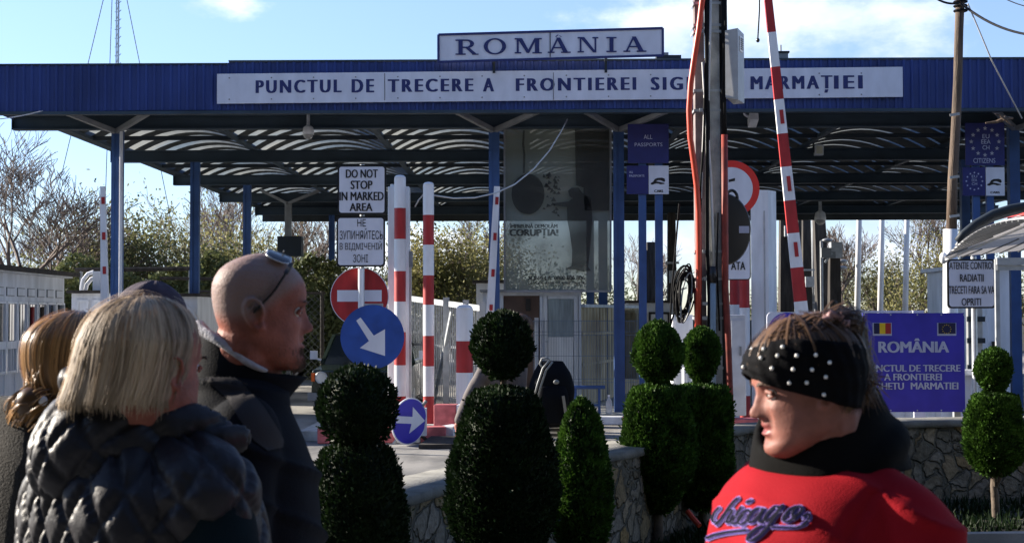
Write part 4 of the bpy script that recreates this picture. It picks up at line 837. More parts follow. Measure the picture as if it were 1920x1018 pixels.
# boxes at the foot of the pole
def box_thing(name, label, cat, u0, v0, u1, v1, d, dep, m, zb=0, extras=()):
    a, b = P(u0, v0, d), P(u1, v1, d); t = thing(name, label, cat, ((a.x + b.x) / 2, d, zb)); o = MB().box(a.x, b.x, d, d + dep, zb, a.z).build('housing', m, t); bv = o.modifiers.new('b', 'BEVEL'); bv.width = .01; bv.segments = 2
    MB().box(a.x + .03, b.x - .03, d - .012, d - .001, max(zb + .05, b.z), a.z - .06).build('door', m, t); MB().box(b.x - .07, b.x - .05, d - .03, d - .013, (a.z + b.z) / 2 - .05, (a.z + b.z) / 2 + .05).build('handle', m_grey, t); return t
box_thing('electrical_cabinet', 'white electrical cabinet left of the utility pole, above the small topiary', 'cabinet', 1261, 590, 1300, 740, 16, .3, m_white)
box_thing('electrical_cabinet', 'light grey electrical cabinet just right of the utility pole', 'cabinet', 1366, 590, 1399, 726, 15.5, .35, mat('cabinet_pale', (.5, .51, .54), .5), .55)
t = box_thing('electrical_cabinet', 'slim white box standing low between the two topiary balls', 'cabinet', 1282, 690, 1296, 760, 15, .2, m_whited)
def lane_sign():
    d = 16.4; t = thing('lane_marker_sign', 'white rounded board with a blue disc just above the headband', 'sign', (X(1495, d), d, 0)); MB().prism(rounded(1438, 585, 1556, 700, d, .06), d, d + .03).build('panel', m_sign, t); c = P(1476, 622, d); r = 36 / S(d); n = 40
    MB().prism([(c.x + r * math.cos(-2 * math.pi * i / n), c.z + r * math.sin(-2 * math.pi * i / n)) for i in range(n)], d - .004, d - .001).build('disc', m_violet, t)
    for u in (1460, 1535): MB().cyl((X(u, d), d + .06, 0), (X(u, d), d + .06, Z(640, d)), .03, n=10).build('post', m_galv, t)
lane_sign()
# ---------------------------------------------------------------- barrier booms
def boom(name, label, pts, d, w0, w1, bands, marks=(), group=None):
    a = P(*pts[0], d); b = P(*pts[1], d); t = thing(name, label, 'barrier', (b.x, d, 0), group); L = (b - a).length; ax = (b - a).normalized(); v0, v1 = pts[0][1], pts[1][1]; mb = MB(); S_ = lambda v: (v - v0) / (v1 - v0)
    for va, vb, c in bands:
        p, q = a.lerp(b, S_(va)), a.lerp(b, S_(vb)); wa = w0 + (w1 - w0) * S_((va + vb) / 2); sx = Vector((-ax.z, 0, ax.x)) * -1
        V = []
        for y in (d - .03, d + .03):
            for pt, ww in ((p, w0 + (w1 - w0) * S_(va)), (q, w0 + (w1 - w0) * S_(vb))):
                for s in (-.5, .5): r_ = pt + sx * ww * s; V.append((r_.x, y, r_.z))
        mb.add(V, [(0, 1, 3, 2), (4, 6, 7, 5), (0, 2, 6, 4), (1, 5, 7, 3), (0, 4, 5, 1), (2, 3, 7, 6)], c)
    mb.build('arm', [m_white, m_red], t)
    for va, vb in marks:
        p, q = a.lerp(b, S_(va)), a.lerp(b, S_(vb)); MB().bar(p + Vector((.01, -.036, 0)), q + Vector((.01, -.036, 0)), .05, .008, up=(0, 1, 0)).build('reflector', m_red, t)
    return t
t = boom('barrier_boom', 'long red and white barrier boom raised nearly upright right of the pole', ((1437, -30), (1503, 585)), 19, .1, .17, [(-30, 0, 0), (0, 62, 1), (62, 127, 0), (127, 188, 1), (188, 252, 0), (252, 314, 1), (314, 377, 0), (377, 438, 1), (438, 502, 0), (502, 565, 1), (565, 600, 0), (600, 760, 0)], [(208, 234), (332, 360), (455, 482)])
MB().box(X(1498, 19) - .0, X(1545, 19), 18.9, 19.25, 0, .98).build('drive_cabinet', m_whited, t)
t = boom('barrier_boom', 'thin white barrier arm with small red reflectors left of the first column', ((193, 350), (197, 585)), 21.5, .07, .12, [(350, 585, 0)], [(370, 383), (436, 450), (500, 514)], 'thin white barrier arms with red reflectors'); MB().box(X(185, 21.5), X(210, 21.5), 21.4, 21.7, 0, Z(585, 21.5) - .002).build('drive_cabinet', m_whited, t)
t = boom('barrier_boom', 'thin white barrier arm with small red reflectors before the banner', ((932, 350), (919, 590)), 21.5, .09, .12, [(350, 590, 0)], [(370, 384), (437, 451), (505, 519), (571, 582)], 'thin white barrier arms with red reflectors'); MB().box(X(908, 21.5), X(934, 21.5), 21.4, 21.7, 0, Z(590, 21.5) - .002).build('drive_cabinet', m_whited, t)
# ---------------------------------------------------------------- border sign, radiation sign, wooden pole
def border_sign():
    d = 13.6; t = thing('border_sign', 'violet-blue board with two small flags reading ROMÂNIA PUNCTUL DE TRECERE', 'sign', (X(1715, d), d, 0)); a, b = P(1618, 587, d), P(1810, 772, d); MB().box(a.x, b.x, d, d + .03, b.z, a.z).build('panel', m_violet, t)
    e = d - .002
    def fl(u0, v0, u1, v1, cols, nm):
        p, q = P(u0 - 2, v0 - 2, d), P(u1 + 2, v1 + 2, d); f = MB().box(p.x, q.x, d - .004, d - .001, q.z, p.z).build(nm, m_pale, t)
        for k, c in enumerate(cols): x0 = X(u0 + (u1 - u0) * k / len(cols), d); x1 = X(u0 + (u1 - u0) * (k + 1) / len(cols), d); MB().box(x0, x1, d - .008, d - .005, Z(v1, d), Z(v0, d)).build('stripe', c, f)
        return f
    fl(1638, 607, 1670, 627, [mat('flag_blue', (.01, .012, .06), .5), m_yellow, m_red], 'romanian_flag'); f = fl(1759, 607, 1791, 627, [mat('flag_navy', (.012, .012, .06), .5)], 'european_flag')
    mb = MB(); stars(mb, 1775, 617, (8, 8), d - .006, sz=1.3); mb.build('stars', m_yellow, f)
    mb = MB(); text_px(mb, 'ROMÂNIA', 1648, 634, 1778, 661, d, .028); text_px(mb, 'PUNCTUL DE TRECERE', 1622, 683.5, 1800, 696.5, d, .022); text_px(mb, 'A FRONTIEREI', 1658, 700, 1765, 713, d, .022); text_px(mb, 'SIGHETU', 1628, 717, 1694, 730, d, .022); text_px(mb, 'MARMATIEI', 1708, 716.5, 1796, 729.5, d, .022)
    mb.build('lettering', m_pale, t)
    for u in (1634, 1795):
        MB().box(X(u, d) - .03, X(u, d) + .03, d + .032, d + .09, 0, Z(590, d)).build('post', m_galv, t)
    mb = MB()
    for u in (1621, 1670, 1720, 1765, 1807):
        for v in (590, 769): mb.ell(P(u, v, d) + Vector((0, -.002, 0)), (.008, .004, .008), n=8)
    mb.build('rivets', m_galv, t)
border_sign()
t = thing('sign_rail', 'white perforated rail brackets standing above the violet-blue board', 'rail', (X(1640, 14.2), 14.2, 0))
for (u0, u1, v0, v1) in ((1597, 1621, 581, 598), (1712, 1733, 582, 640)): a, b = P(u0, v0, 14.2), P(u1, v1, 14.2); MB().box(a.x, b.x, 14.2, 14.23, 0 if v1 > 600 else b.z, a.z).build('bracket', m_whited, t)
MB().box(X(1600, 14.2), X(1733, 14.2), 14.235, 14.26, Z(588, 14.2), Z(584, 14.2)).build('rail', m_whited, t); MB().box(X(1603, 14.2), X(1612, 14.2), 14.235, 14.27, 0, Z(588, 14.2)).build('upright', m_galv, t)
text_sign('text_sign', 'white sign reading ATENTIE CONTROL RADIATII by the wooden pole', 1776, 486, 1867, 578, 15, [('ATENTIE CONTROL', 1780, 491, 1864, 505), ('RADIATII', 1800, 514, 1844, 528), ('TRECETI FARA SA VA', 1779, 536, 1864, 551), ('OPRITI', 1803, 559, 1839, 573)], .012, post=1830)
def wood_pole():
    d = 16; t = thing('wooden_pole', 'stripped weathered wooden pole with a white sleeve at its lower half', 'pole', (X(1782, d), d, 0)); pts = [(1801, -20), (1798, 60), (1796, 150), (1792, 240), (1786, 340), (1784, 432)]; rr = [.05, .048, .05, .052, .054, .06]
    MB().tube([P(u, v, d) for u, v in pts], rr, 12).build('timber', m_wood, t, 'all'); MB().cyl(P(1782, 430, d), (X(1779, d), d, 0), .08, .09, n=14).build('sleeve', m_white, t, 'all')
    b = MB()
    for v in (4, 12, 21): p = P(1801, v, d); b.tube([p + Vector((.07 * math.cos(a), .07 * math.sin(a), 0)) for a in np.linspace(0, 6.3, 14)], .012, 5)
    b.build('wire_wrap', m_cable, t)
    for v in (215, 332, 405): p = P(1790, v, d - .07); MB().obox(p, (.11, .006, .03), Matrix.Rotation(R(-8), 3, 'Y')).build('metal_band', m_galv, t)
wood_pole()
def wire(name, label, pts, r=.01, m=m_cable): 
    t = thing(name, label, 'cable', pts[len(pts) // 2]); MB().tube(pts, r, 6).build('strand', m, t, 'all')
def cat3(p0, p1, sag, n=16): p0, p1 = Vector(p0), Vector(p1); return [p0.lerp(p1, i / n) + Vector((0, 0, -4 * sag * (i / n) * (1 - i / n))) for i in range(n + 1)]
wire('overhead_cable', 'black cable running from the wooden pole top to the right edge', cat3(P(1803, 8, 15.9), P(1990, 66, 13.5), .12), .014)
wire('overhead_cable', 'short black cable sagging left from the wooden pole top', cat3(P(1740, -14, 15.6), P(1798, 6, 15.9), .05), .012)
wire('stay_wire', 'pale stay wire slanting from the wooden pole to the right column', [P(1815, 8, 15.9), P(1860, 115, 16.5), P(1916, 222, 17.5)], .009, m_wire)
wire('canopy_cable', 'thin pale cable sagging across the banner to the striped posts', [P(u, v, d) for u, v, d in ((1064, 224, 21.9), (1052, 247, 21.7), (1030, 283, 21.5), (1000, 318, 21.2), (965, 346, 20.9), (930, 362, 20.7), (890, 371, 20.5), (850, 372, 20.3), (810, 366, 20.1), (795, 364, 20.2), (785, 375, 20.3), (778, 388, 20.3))], .011, m_wire)
wire('overhead_cable', 'thin wire entering from the left edge below the fascia', cat3(P(-40, 226, 18), P(80, 208, 21.3), .03), .007, m_wire)
wire('overhead_cable', 'faint wire crossing the top right corner of the sky', cat3(P(1880, -4, 30), P(1990, 16, 28), .1), .012)
t = thing('broken_branch', 'broken brown stick caught in the stay wire by the right column', 'branch', P(1870, 225, 17.3)); mb = MB(); mb.tube([P(u, v, 17.3) for u, v in ((1848, 231), (1868, 229), (1884, 222), (1900, 222))], [.01, .02, .03, .012], 6); mb.tube([P(u, v, 17.25) for u, v in ((1884, 224), (1875, 216), (1866, 214))], [.02, .012, .006], 6); mb.tube([P(u, v, 17.25) for u, v in ((1886, 224), (1893, 232), (1901, 238))], [.02, .012, .006], 6); mb.build('stick', m_wood, t)
# parasol
def parasol():
    FL = P(1769, 484, 12.0); z = FL.z; NL = Vector((X(1965, 7.0), 7.0, z)); e1 = NL - FL; e1.z = 0; n1 = Vector((-e1.y, e1.x, 0)).normalized() * 3.3; FR, NR = FL + n1, NL + n1; ap = (FL + NR) / 2 + Vector((0, 0, .95)); c = Vector((ap.x, ap.y, 0))
    t = thing('parasol', 'large white parasol with grey seamed underside and red emblem at right edge', 'parasol', c)
    cm = bpy.data.materials.new('parasol_cloth'); cm.use_nodes = True; tt = cm.node_tree; b = tt.nodes['Principled BSDF']; o = tt.nodes['Material Output']; b.inputs['Base Color'].default_value = (.74, .74, .74, 1); b.inputs['Roughness'].default_value = .8; tr = tt.nodes.new('ShaderNodeBsdfTranslucent'); tr.inputs[0].default_value = (.62, .6, .6, 1); ms = tt.nodes.new('ShaderNodeMixShader'); ms.inputs[0].default_value = .22; tt.links.new(b.outputs[0], ms.inputs[1]); tt.links.new(tr.outputs[0], ms.inputs[2]); tt.links.new(ms.outputs[0], o.inputs[0])
    n = 16; mb = MB(); se = MB(); em = MB()
    for a, e in ((FL, NL), (NL, NR), (NR, FR), (FR, FL)):
        V = []
        for j in range(n + 1):
            for i in range(n + 1): f, g = i / n, j / n; q = a.lerp(e, f).lerp(ap, g) + Vector((0, 0, .10 * math.sin(math.pi * f) * (1 - g) - .10 * math.sin(math.pi * g) * 1.0)); V.append(q)
        mb.add(V, [(j * (n + 1) + i, j * (n + 1) + i + 1, (j + 1) * (n + 1) + i + 1, (j + 1) * (n + 1) + i) for j in range(n) for i in range(n)])
        for k in range(1, 22): 
            f = k / 22; se.tube([a.lerp(e, f).lerp(ap, g) + Vector((0, 0, .10 * math.sin(math.pi * f) * (1 - g) - .10 * math.sin(math.pi * g) - .008)) for g in np.linspace(0, min(1, 2 * min(f, 1 - f)) * .98, 9)], .006, 4)
    up = Vector((0, 0, 0)); nl = (NL - FL).cross(ap - FL).normalized(); nl = nl if nl.x < 0 else -nl
    for (f0, f1, g0, g1) in ((.70, .98, .03, .085), (.62, .7, .035, .06)):
        G2 = [(f0 + (f1 - f0) * i / 5, g0 + (g1 - g0) * j / 5) for j in range(6) for i in range(6)]; em.add([FL.lerp(NL, f).lerp(ap, g) + Vector((0, 0, .10 * math.sin(math.pi * f) * (1 - g) - .10 * math.sin(math.pi * g))) + nl * .012 for f, g in G2], [(j * 6 + i, j * 6 + i + 1, (j + 1) * 6 + i + 1, (j + 1) * 6 + i) for j in range(5) for i in range(5)])
    mb.build('canopy', cm, t, 'all'); se.build('seams', m_grey, t); em.build('emblem', mat('parasol_red', (.6, .06, .04), .7), t)
    for q in (FL, NL, NR, FR): MB().tube([ap - Vector((0, 0, .1)), ap.lerp(q, .5) - Vector((0, 0, .13)), q - Vector((0, 0, .02))], .014, 6).build('rib', m_white, t)
    MB().ell(FL, (.035, .035, .05)).build('corner_cap', m_white, t, 'all'); MB().cyl(c, (c.x, c.y, ap.z), .035, n=12).build('pole', m_white, t); MB().lathe(c, [(.4, 0), (.4, .08), (.06, .12), (.06, .3)], 20).build('base', m_grey, t)
parasol()
def awning_rail():
    d = 14; t = thing('curved_awning_frame', 'dark curved metal canopy frame rising behind the parasol', 'frame', (X(1900, d), d, 0)); pts = [(1795, 452), (1806, 438), (1830, 418), (1862, 400), (1895, 390), (1940, 382), (2010, 380)]
    MB().tube([P(u, v, d) for u, v in pts], .035, 8).build('arched_bar', m_dark, t, 'all'); MB().tube([P(u, v + 10, d + .3) for u, v in pts[:]], .03, 8).build('arched_bar', m_grey, t, 'all'); V = []
    for u, v in pts: V += [P(u, v + 1, d), P(u, v + 9, d + .3)]
    MB().add(V, [(2 * i, 2 * i + 1, 2 * i + 3, 2 * i + 2) for i in range(len(pts) - 1)]).build('sheet', mat('smoked_sheet', (.05, .06, .07), .3), t)
    for u in (1985,): MB().cyl((X(u, d), d + .1, 0), (X(u, d), d + .1, Z(382, d)), .04, n=8).build('post', m_grey, t)
    MB().bar(P(1868, 490, d), P(2000, 490, d), .05, .07).build('cross_bar', m_galv, t); MB().bar(P(1868, 502, d + .02), P(2000, 502, d + .02), .05, .05).build('cross_bar', m_galv, t); MB().bar((X(1872, d), d + .03, 0), (X(1872, d), d + .03, Z(488, d)), .04, .04).build('post', m_galv, t)
awning_rail()
for (u0, u1, d, v0, lab, m) in ((1815, 1826, 16.5, 580, 'dark weathered post below the radiation sign beside a pale one', m_grey), (1829, 1842, 16.7, 580, 'pale perforated steel post below the radiation sign', m_galv)):
    x0, x1 = X(u0, d), X(u1, d); t = thing('steel_post', lab, 'post', ((x0 + x1) / 2, d, 0)); MB().box(x0, x1, d, d + .08, 0, Z(v0, d)).build('shaft', m, t)
    for v in (600, 640, 690): MB().obox(((x0 + x1) / 2, d - .02, Z(v, d)), (x1 - x0 + .04, .03, .06)).build('clamp', m_dark, t)
# flagpoles, far poles
for i, (u, d, l) in enumerate(((1609, 47, 'white flagpole nearest the street lamps, first of three in a row'), (1652, 48, 'white flagpole, middle one of the row of three'), (1699, 49, 'white flagpole nearest the wooden pole, last of three in a row'))):
    a = P(u - 4, 590, d); t = thing('flagpole', l, 'flagpole', (a.x, d, 0), 'white flagpoles behind the border crossing'); MB().cyl((a.x, d, .2), (a.x + .27, d, 9.4), .105, .07, n=14).build('pole', m_white, t, 'all'); MB().cyl((a.x - .01, d, 0), (a.x, d, .2), .14, n=14).build('base', m_galv, t); MB().ell((a.x + .27, d, 9.46), (.08, .08, .08), n=10).build('finial', m_galv, t, 'all')
def dark_pole(u, d, w, vtop, lab, lean=0, m=m_tar, extras=()):
    d += 11; w *= 1.28; x = X(u, d); t = thing('utility_pole', lab, 'utility pole', (x, d, 0), 'dark timber poles beyond the canopy'); zt = Z(vtop, d); MB().add([(x - w, d - w, 0), (x + w, d - w, 0), (x + w, d + w, 0), (x - w, d + w, 0)] + [(x + lean - w * .7, d - w * .7, zt), (x + lean + w * .7, d - w * .7, zt), (x + lean + w * .7, d + w * .7, zt), (x + lean - w * .7, d + w * .7, zt)], [(3, 2, 1, 0), (4, 5, 6, 7), (0, 1, 5, 4), (1, 2, 6, 5), (2, 3, 7, 6), (3, 0, 4, 7)]).build('shaft', m, t)
    for v in extras: z = Z(v, d); MB().obox((x + .05, d - w - .06, z), (.28, .16, .35)).build('box', m_galv, t); MB().bar((x - w * 1.3, d - w - .01, z + .4), (x + w * 1.3, d - w - .01, z + .4), .02, .06).build('band', m_galv, t)
    return t
dark_pole(1474, 36, .2, 395, 'dark timber pole left of the striped boom, with pale bands', 0, extras=(436,))
dark_pole(1501, 40, .13, 390, 'slender dark pole directly behind the striped boom', .05)
dark_pole(1513, 37, .14, 392, 'dark pole with small insulator boxes right of the striped boom', 0, extras=(530,))
dark_pole(1530, 39, .15, 385, 'dark timber pole with grey junction boxes low on its shaft', .03, m_grey, extras=(545, 590))
dark_pole(1547, 38, .2, 388, 'thick black timber pole below the rear dome camera', -.2)
dark_pole(1205, 38, .22, 470, 'tapered dark mast seen between the two blue sign posts at left', .08)
dark_pole(1228, 40, .2, 455, 'tapered dark mast seen between the two blue sign posts at right', -.1)
dark_pole(1260, 30, .12, 400, 'rough timber pole just right of the blue sign posts', 0, extras=(520,))
t = dark_pole(1565, 34, .17, 462, 'shorter dark pole carrying a transformer beside the street lamps', 0)
c = P(1563, 470, 45); MB().obox(c + Vector((0, -.3, 0)), (.35, .35, .5)).build('transformer', m_galv, t); MB().bar(P(1543, 478, 44), P(1566, 478, 44), .12, .2).build('cross_arm', m_grey, t); MB().bar(P(1547, 492, 43.8), P(1560, 474, 43.8), .06, .06).build('brace', m_galv, t); MB().obox(P(1548, 474, 43.8), (.3, .25, .3)).build('transformer', m_grey, t)
for i, (u, v, d, xb, l) in enumerate(((1552, 452, 46, 1540, 'highest of the three small street lamp heads reaching right'), (1581, 491, 47, 1568, 'middle of the three small street lamp heads'), (1581, 503, 49, 1568, 'lowest of the three small street lamp heads'))):
    p = P(u, v, d); q = P(xb, v, d); t = thing('street_lamp', l, 'street lamp', (q.x, d, 0), 'small street lamps beyond the canopy'); MB().cyl((q.x, d, 0), (q.x, d, q.z), .05, n=8).build('pole', m_grey, t); MB().tube([q, q.lerp(p, .6) + Vector((0, 0, .03)), p], .03, 6).build('arm', m_galv, t); MB().ell(p + Vector((-.02, 0, .02)), (.17, .12, .07), n=12).build('lamp_head', m_grey, t, 'all')
def mast():
    d = 40; x = X(217, d); t = thing('lattice_mast', 'thin ladder-like radio mast with guy wires above the blue fascia', 'mast', (x, d, 0)); zt = Z(-60, d)
    for dx, dy in ((-.035, 0), (.035, 0), (0, .06)): MB().cyl((x + dx, d + dy, 0), (x + dx, d + dy, zt), .02, n=6).build('leg', m_galv, t)
    b = MB(); z = 6; k = 0
    while z < zt: b.bar((x - .08, d, z), (x + .05, d, z), .015, .015); b.bar((x - .035, d, z), (x + .035, d, z + .25), .01, .01); b.bar((x + .035, d, z), (x + .1, d, z + .06), .015, .015); z += .25; k += 1
    b.build('rungs', m_grey, t)
    for ub, ut in ((122, 208), (200, 212), (298, 226)): a = P(ub, 300, d + (3 if ub != 200 else 0)); e = P(ut, -60, d); dirn = (a - e); a = e + dirn * ((e.z) / (e.z - a.z)); MB().tube([e, a], .012, 5).build('guy_wire', m_grey, t)
mast()
def speaker_box():
    d = 30; t = thing('dark_screen', 'dark box on the grey fourth column above the bald head', 'box', (X(538, d), d, 0)); a, b = P(520, 443, d), P(565, 480, d); MB().box(a.x, b.x, d, d + .3, b.z, a.z).build('housing', m_dark, t); MB().box(X(540, d) - .04, X(540, d) + .04, d + .05, d + .13, 0, b.z - .002).build('pole', m_grey, t)
speaker_box()
# ---------------------------------------------------------------- dark green off-road car, front three-quarter, mostly hidden
def suv():
    d = 22.6; x0, x1 = X(583, d), X(772, d); w = x1 - x0; t = thing('parked_car', 'dark green boxy off-road car parked behind the topiary, nose to us', 'car', ((x0 + x1) / 2, d, 0)); pm = mat('dark_green_car_paint', (.012, .022, .016), .25, .2, .1, 3, coat=.6); L = 3.6
    k = 1.0; zb, zh, zr = .28, .84, 1.34
    b = MB()
    V = [(x0, d, zb), (x1, d, zb), (x1, d + L, zb), (x0, d + L, zb), (x0 + .02, d, zh - .06), (x1 - .02, d, zh - .06), (x1, d + L, zh), (x0, d + L, zh), (x0 + .03, d + .9, zh), (x1 - .03, d + .9, zh)]
    b.add(V, [(3, 2, 1, 0), (0, 1, 5, 4), (1, 2, 6, 9, 5), (3, 0, 4, 8, 7), (2, 3, 7, 6), (4, 5, 9, 8), (8, 9, 6, 7)]); body = b.build('body', pm, t); bv = body.modifiers.new('b', 'BEVEL'); bv.width = .03; bv.segments = 3
    g = MB(); G = [(x0 + .05, d + .92, zh), (x1 - .05, d + .92, zh), (x1 - .05, d + L - .05, zh), (x0 + .05, d + L - .05, zh), (x0 + .2, d + 1.3, zr - .03), (x1 - .2, d + 1.3, zr - .03), (x1 - .2, d + L - .2, zr - .03), (x0 + .2, d + L - .2, zr - .03)]
    g.add(G, [(0, 1, 5, 4), (1, 2, 6, 5), (2, 3, 7, 6), (3, 0, 4, 7)]); g.build('windscreen', m_glass, t)
    r = MB(); r.add([(p[0], p[1], p[2]) for p in G[4:]] + [(p[0], p[1], zr) for p in G[4:]], [(3, 2, 1, 0), (4, 5, 6, 7), (0, 1, 5, 4), (1, 2, 6, 5), (2, 3, 7, 6), (3, 0, 4, 7)]); r.build('roof', pm, t)
    for a, e in ((0, 4), (1, 5), (2, 6), (3, 7)): MB().bar(Vector(G[a]), Vector(G[e]), .06, .06).build('pillar', pm, t)
    for s, xx in ((1, x0 + .17), (-1, x1 - .17)):
        h = MB().cyl((xx, d - .03, .66), (xx, d + .05, .66), .085, n=20).build('headlight', mat('headlight_glass', (.6, .62, .62), .12, .3), t); MB().tube([(xx + .09 * math.cos(a), d - .032, .66 + .09 * math.sin(a)) for a in np.linspace(0, 6.2832, 24)], .01, 6).build('ring', m_galv, h)
        MB().box(xx - s * .16, xx - s * .105, d - .02, d + .05, .6, .73).build('indicator', mat('amber_lens', (.7, .12, .02), .3), t)
        m_ = MB(); mx_ = (x0 - .1) if s > 0 else (x1 + .1); m_.box(mx_ - .06, mx_ + .06, d + .95, d + 1.0, .92, 1.06); m_.bar((mx_ + s * .05, d + .98, .93), (mx_ + s * .16, d + .98, .9), .03, .03); m_.build('mirror', m_whited, t)
        for yy in (d + .55, d + L - .65):
            wl = MB().cyl((xx - s * .15, yy, .3), (xx + s * .05, yy, .3), .3, n=24).build('wheel', m_black, t); MB().cyl((xx - s * .17, yy, .3), (xx - s * .13, yy, .3), .17, n=20).build('rim', m_galv, wl)
    gr = MB(); 
    for i in range(7): gr.box(x0 + .32, x1 - .32, d - .015, d + .0, .54 + i * .032, .556 + i * .032)
    gr.build('grille', m_black, t); MB().box(x0 - .03, x1 + .03, d - .14, d - .02, .3, .42).build('bumper', m_grey, t); MB().box(x0 + .6, x1 - .6, d - .155, d - .142, .32, .41).build('number_plate', m_sign, t)
suv()
# ---------------------------------------------------------------- clipped thuja topiary
def sprays(cs, nrm, n_each, size, rng):
    """quads standing out of the surface points cs with normals nrm"""
    n = len(cs); up = np.array([0, 0, 1.]); k = n * n_each; c = np.repeat(cs, n_each, 0); nr = np.repeat(nrm, n_each, 0)
    ax = nr * (.45 + .6 * rng.random((k, 1))) + up * (.55 + .5 * rng.random((k, 1))) + rng.normal(0, .35, (k, 3)); ax /= np.linalg.norm(ax, axis=1)[:, None]
    sd_ = np.cross(ax, rng.normal(0, 1, (k, 3))); sd_ /= np.linalg.norm(sd_, axis=1)[:, None]; L = size * (.6 + .8 * rng.random((k, 1))); W = L * .27
    V = np.stack([c - sd_ * W * .4, c + ax * L * .45 - sd_ * W, c + ax * L, c + ax * L * .5 + sd_ * W], 1); return V.reshape(-1, 3)
def topiary(label, x, y, tiers, trunk_r, seed, dens=1.0, size=.035, m=None, core=.9, tn='topiary', group=None):
    """tiers: list of [(z, r), ...] profiles"""
    rng = np.random.default_rng(seed); t = thing(tn, label, 'topiary', (x, y, 0), group); allv = []; mb = MB()
    for prof in tiers:
        zs = np.array([p[0] for p in prof]); rs = np.array([p[1] for p in prof]); area = 2 * math.pi * rs.mean() * (zs[-1] - zs[0]); n = int(area * 24000 * dens * (1.5 if size < .0275 else 1))
        z = zs[0] + (zs[-1] - zs[0]) * rng.random(n); rr = np.interp(z, zs, rs) + .0; keep = rng.random(n) < (rr / rs.max() * .9 + .12); z, rr = z[keep], rr[keep]; n = len(z); a = rng.random(n) * 6.2832
        Pn = np.stack([np.cos(a) * 2, np.sin(a) * 2, z * 9], 1); lump = 1 + .085 * vnoise(Pn * 1.6, seed, 3); depth = 1 - .2 * rng.random(n) ** 2.2 + .10 * (rng.random(n) > .985)
        r_ = rr * lump * depth; cs = np.stack([x + r_ * np.cos(a), y + r_ * np.sin(a), z], 1); dr = np.interp(z, (zs[1:] + zs[:-1]) / 2, np.diff(rs) / np.diff(zs)); dr = np.clip(dr, -2, 2)
        nr = np.stack([np.cos(a), np.sin(a), -dr], 1); nr /= np.linalg.norm(nr, axis=1)[:, None]; allv.append(sprays(cs, nr, 1, size, rng))
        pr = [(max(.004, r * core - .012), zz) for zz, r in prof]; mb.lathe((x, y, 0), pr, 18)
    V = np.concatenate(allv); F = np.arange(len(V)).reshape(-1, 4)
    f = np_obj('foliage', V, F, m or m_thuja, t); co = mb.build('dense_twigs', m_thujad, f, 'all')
    z1 = max(p[0] for tr in tiers for p in tr); rg = random.Random(seed)
    tk = MB(); pts = [Vector((x + rg.uniform(-.008, .008), y + rg.uniform(-.008, .008), z)) for z in np.linspace(0, z1 * .85, 9)]; tk.tube(pts, [trunk_r * (1.25 - .6 * i / 8) for i in range(9)], 10)
    zb = min(p[0] for tr in tiers for p in tr)
    for k in range(5): a = rg.random() * 6.28; tk.tube([pts[1] + Vector((0, 0, zb * .3)), Vector((x + .1 * math.cos(a), y + .1 * math.sin(a), zb + .08))], [trunk_r * .4, trunk_r * .25], 6)
    tk.build('trunk', m_bark, t, True); return t
def ball(zc, r, e=1.0, n=9): return [(zc - r * e * math.cos(math.pi * k / n), max(.006, r * math.sin(math.pi * k / n))) for k in range(n + 1)]
def px_prof(pts, d): return sorted([(Z(v, d), w / 2 / S(d)) for v, w in pts])
dA_, dB_, dC_, dD_, dE_, dF_ = 5.7, 7.0, 8.2, 10.3, 10.9, 11.3
G_ = 'clipped conifers planted along the stone wall'
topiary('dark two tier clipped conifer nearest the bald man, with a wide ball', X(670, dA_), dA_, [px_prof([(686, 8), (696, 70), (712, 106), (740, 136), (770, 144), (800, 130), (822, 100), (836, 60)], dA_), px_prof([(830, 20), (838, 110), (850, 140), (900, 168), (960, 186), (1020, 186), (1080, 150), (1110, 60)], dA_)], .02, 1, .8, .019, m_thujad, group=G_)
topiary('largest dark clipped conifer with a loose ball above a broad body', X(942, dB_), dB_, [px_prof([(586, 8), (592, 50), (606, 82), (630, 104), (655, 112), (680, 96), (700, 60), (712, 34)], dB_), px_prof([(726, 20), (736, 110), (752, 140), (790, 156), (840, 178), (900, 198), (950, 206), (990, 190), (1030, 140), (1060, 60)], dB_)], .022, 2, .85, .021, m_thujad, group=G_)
topiary('small cone shaped conifer with a sunlit tip and no ball', X(1090, dC_), dC_, [px_prof([(748, 6), (762, 34), (785, 62), (810, 76), (850, 96), (900, 108), (950, 110), (1000, 96), (1040, 60), (1050, 30)], dC_)], .02, 3, .9, .024, m_thuja, group=G_)
topiary('two tier conifer with a round ball just left of the utility pole foot', X(1233, dD_), dD_, [px_prof([(604, 8), (614, 44), (630, 72), (652, 88), (675, 90), (695, 72), (712, 44), (722, 24)], dD_), px_prof([(722, 26), (730, 88), (745, 104), (790, 122), (840, 134), (875, 132), (910, 100), (945, 60), (962, 30)], dD_)], .03, 4, 1, .026, m_thuja, group=G_)
topiary('two tier conifer with an egg shaped ball in front of the utility pole', X(1322, dE_) - .03, dE_, [px_prof([(616, 8), (624, 36), (640, 56), (660, 66), (682, 62), (700, 44), (718, 24)], dE_), px_prof([(722, 30), (728, 98), (760, 106), (820, 112), (870, 116), (910, 96), (940, 60), (958, 24)], dE_)], .03, 5, 1, .026, m_thuja, group=G_)
topiary('slim two tier conifer on a bare trunk at the right before the stone wall', X(1862, dF_), dF_, [px_prof([(656, 8), (664, 40), (680, 60), (700, 66), (716, 54), (732, 34), (744, 24)], dF_), px_prof([(738, 28), (746, 80), (780, 96), (830, 108), (860, 98), (880, 64), (892, 30)], dF_)], .027, 6, 1.05, .026, m_thuja, group=G_)
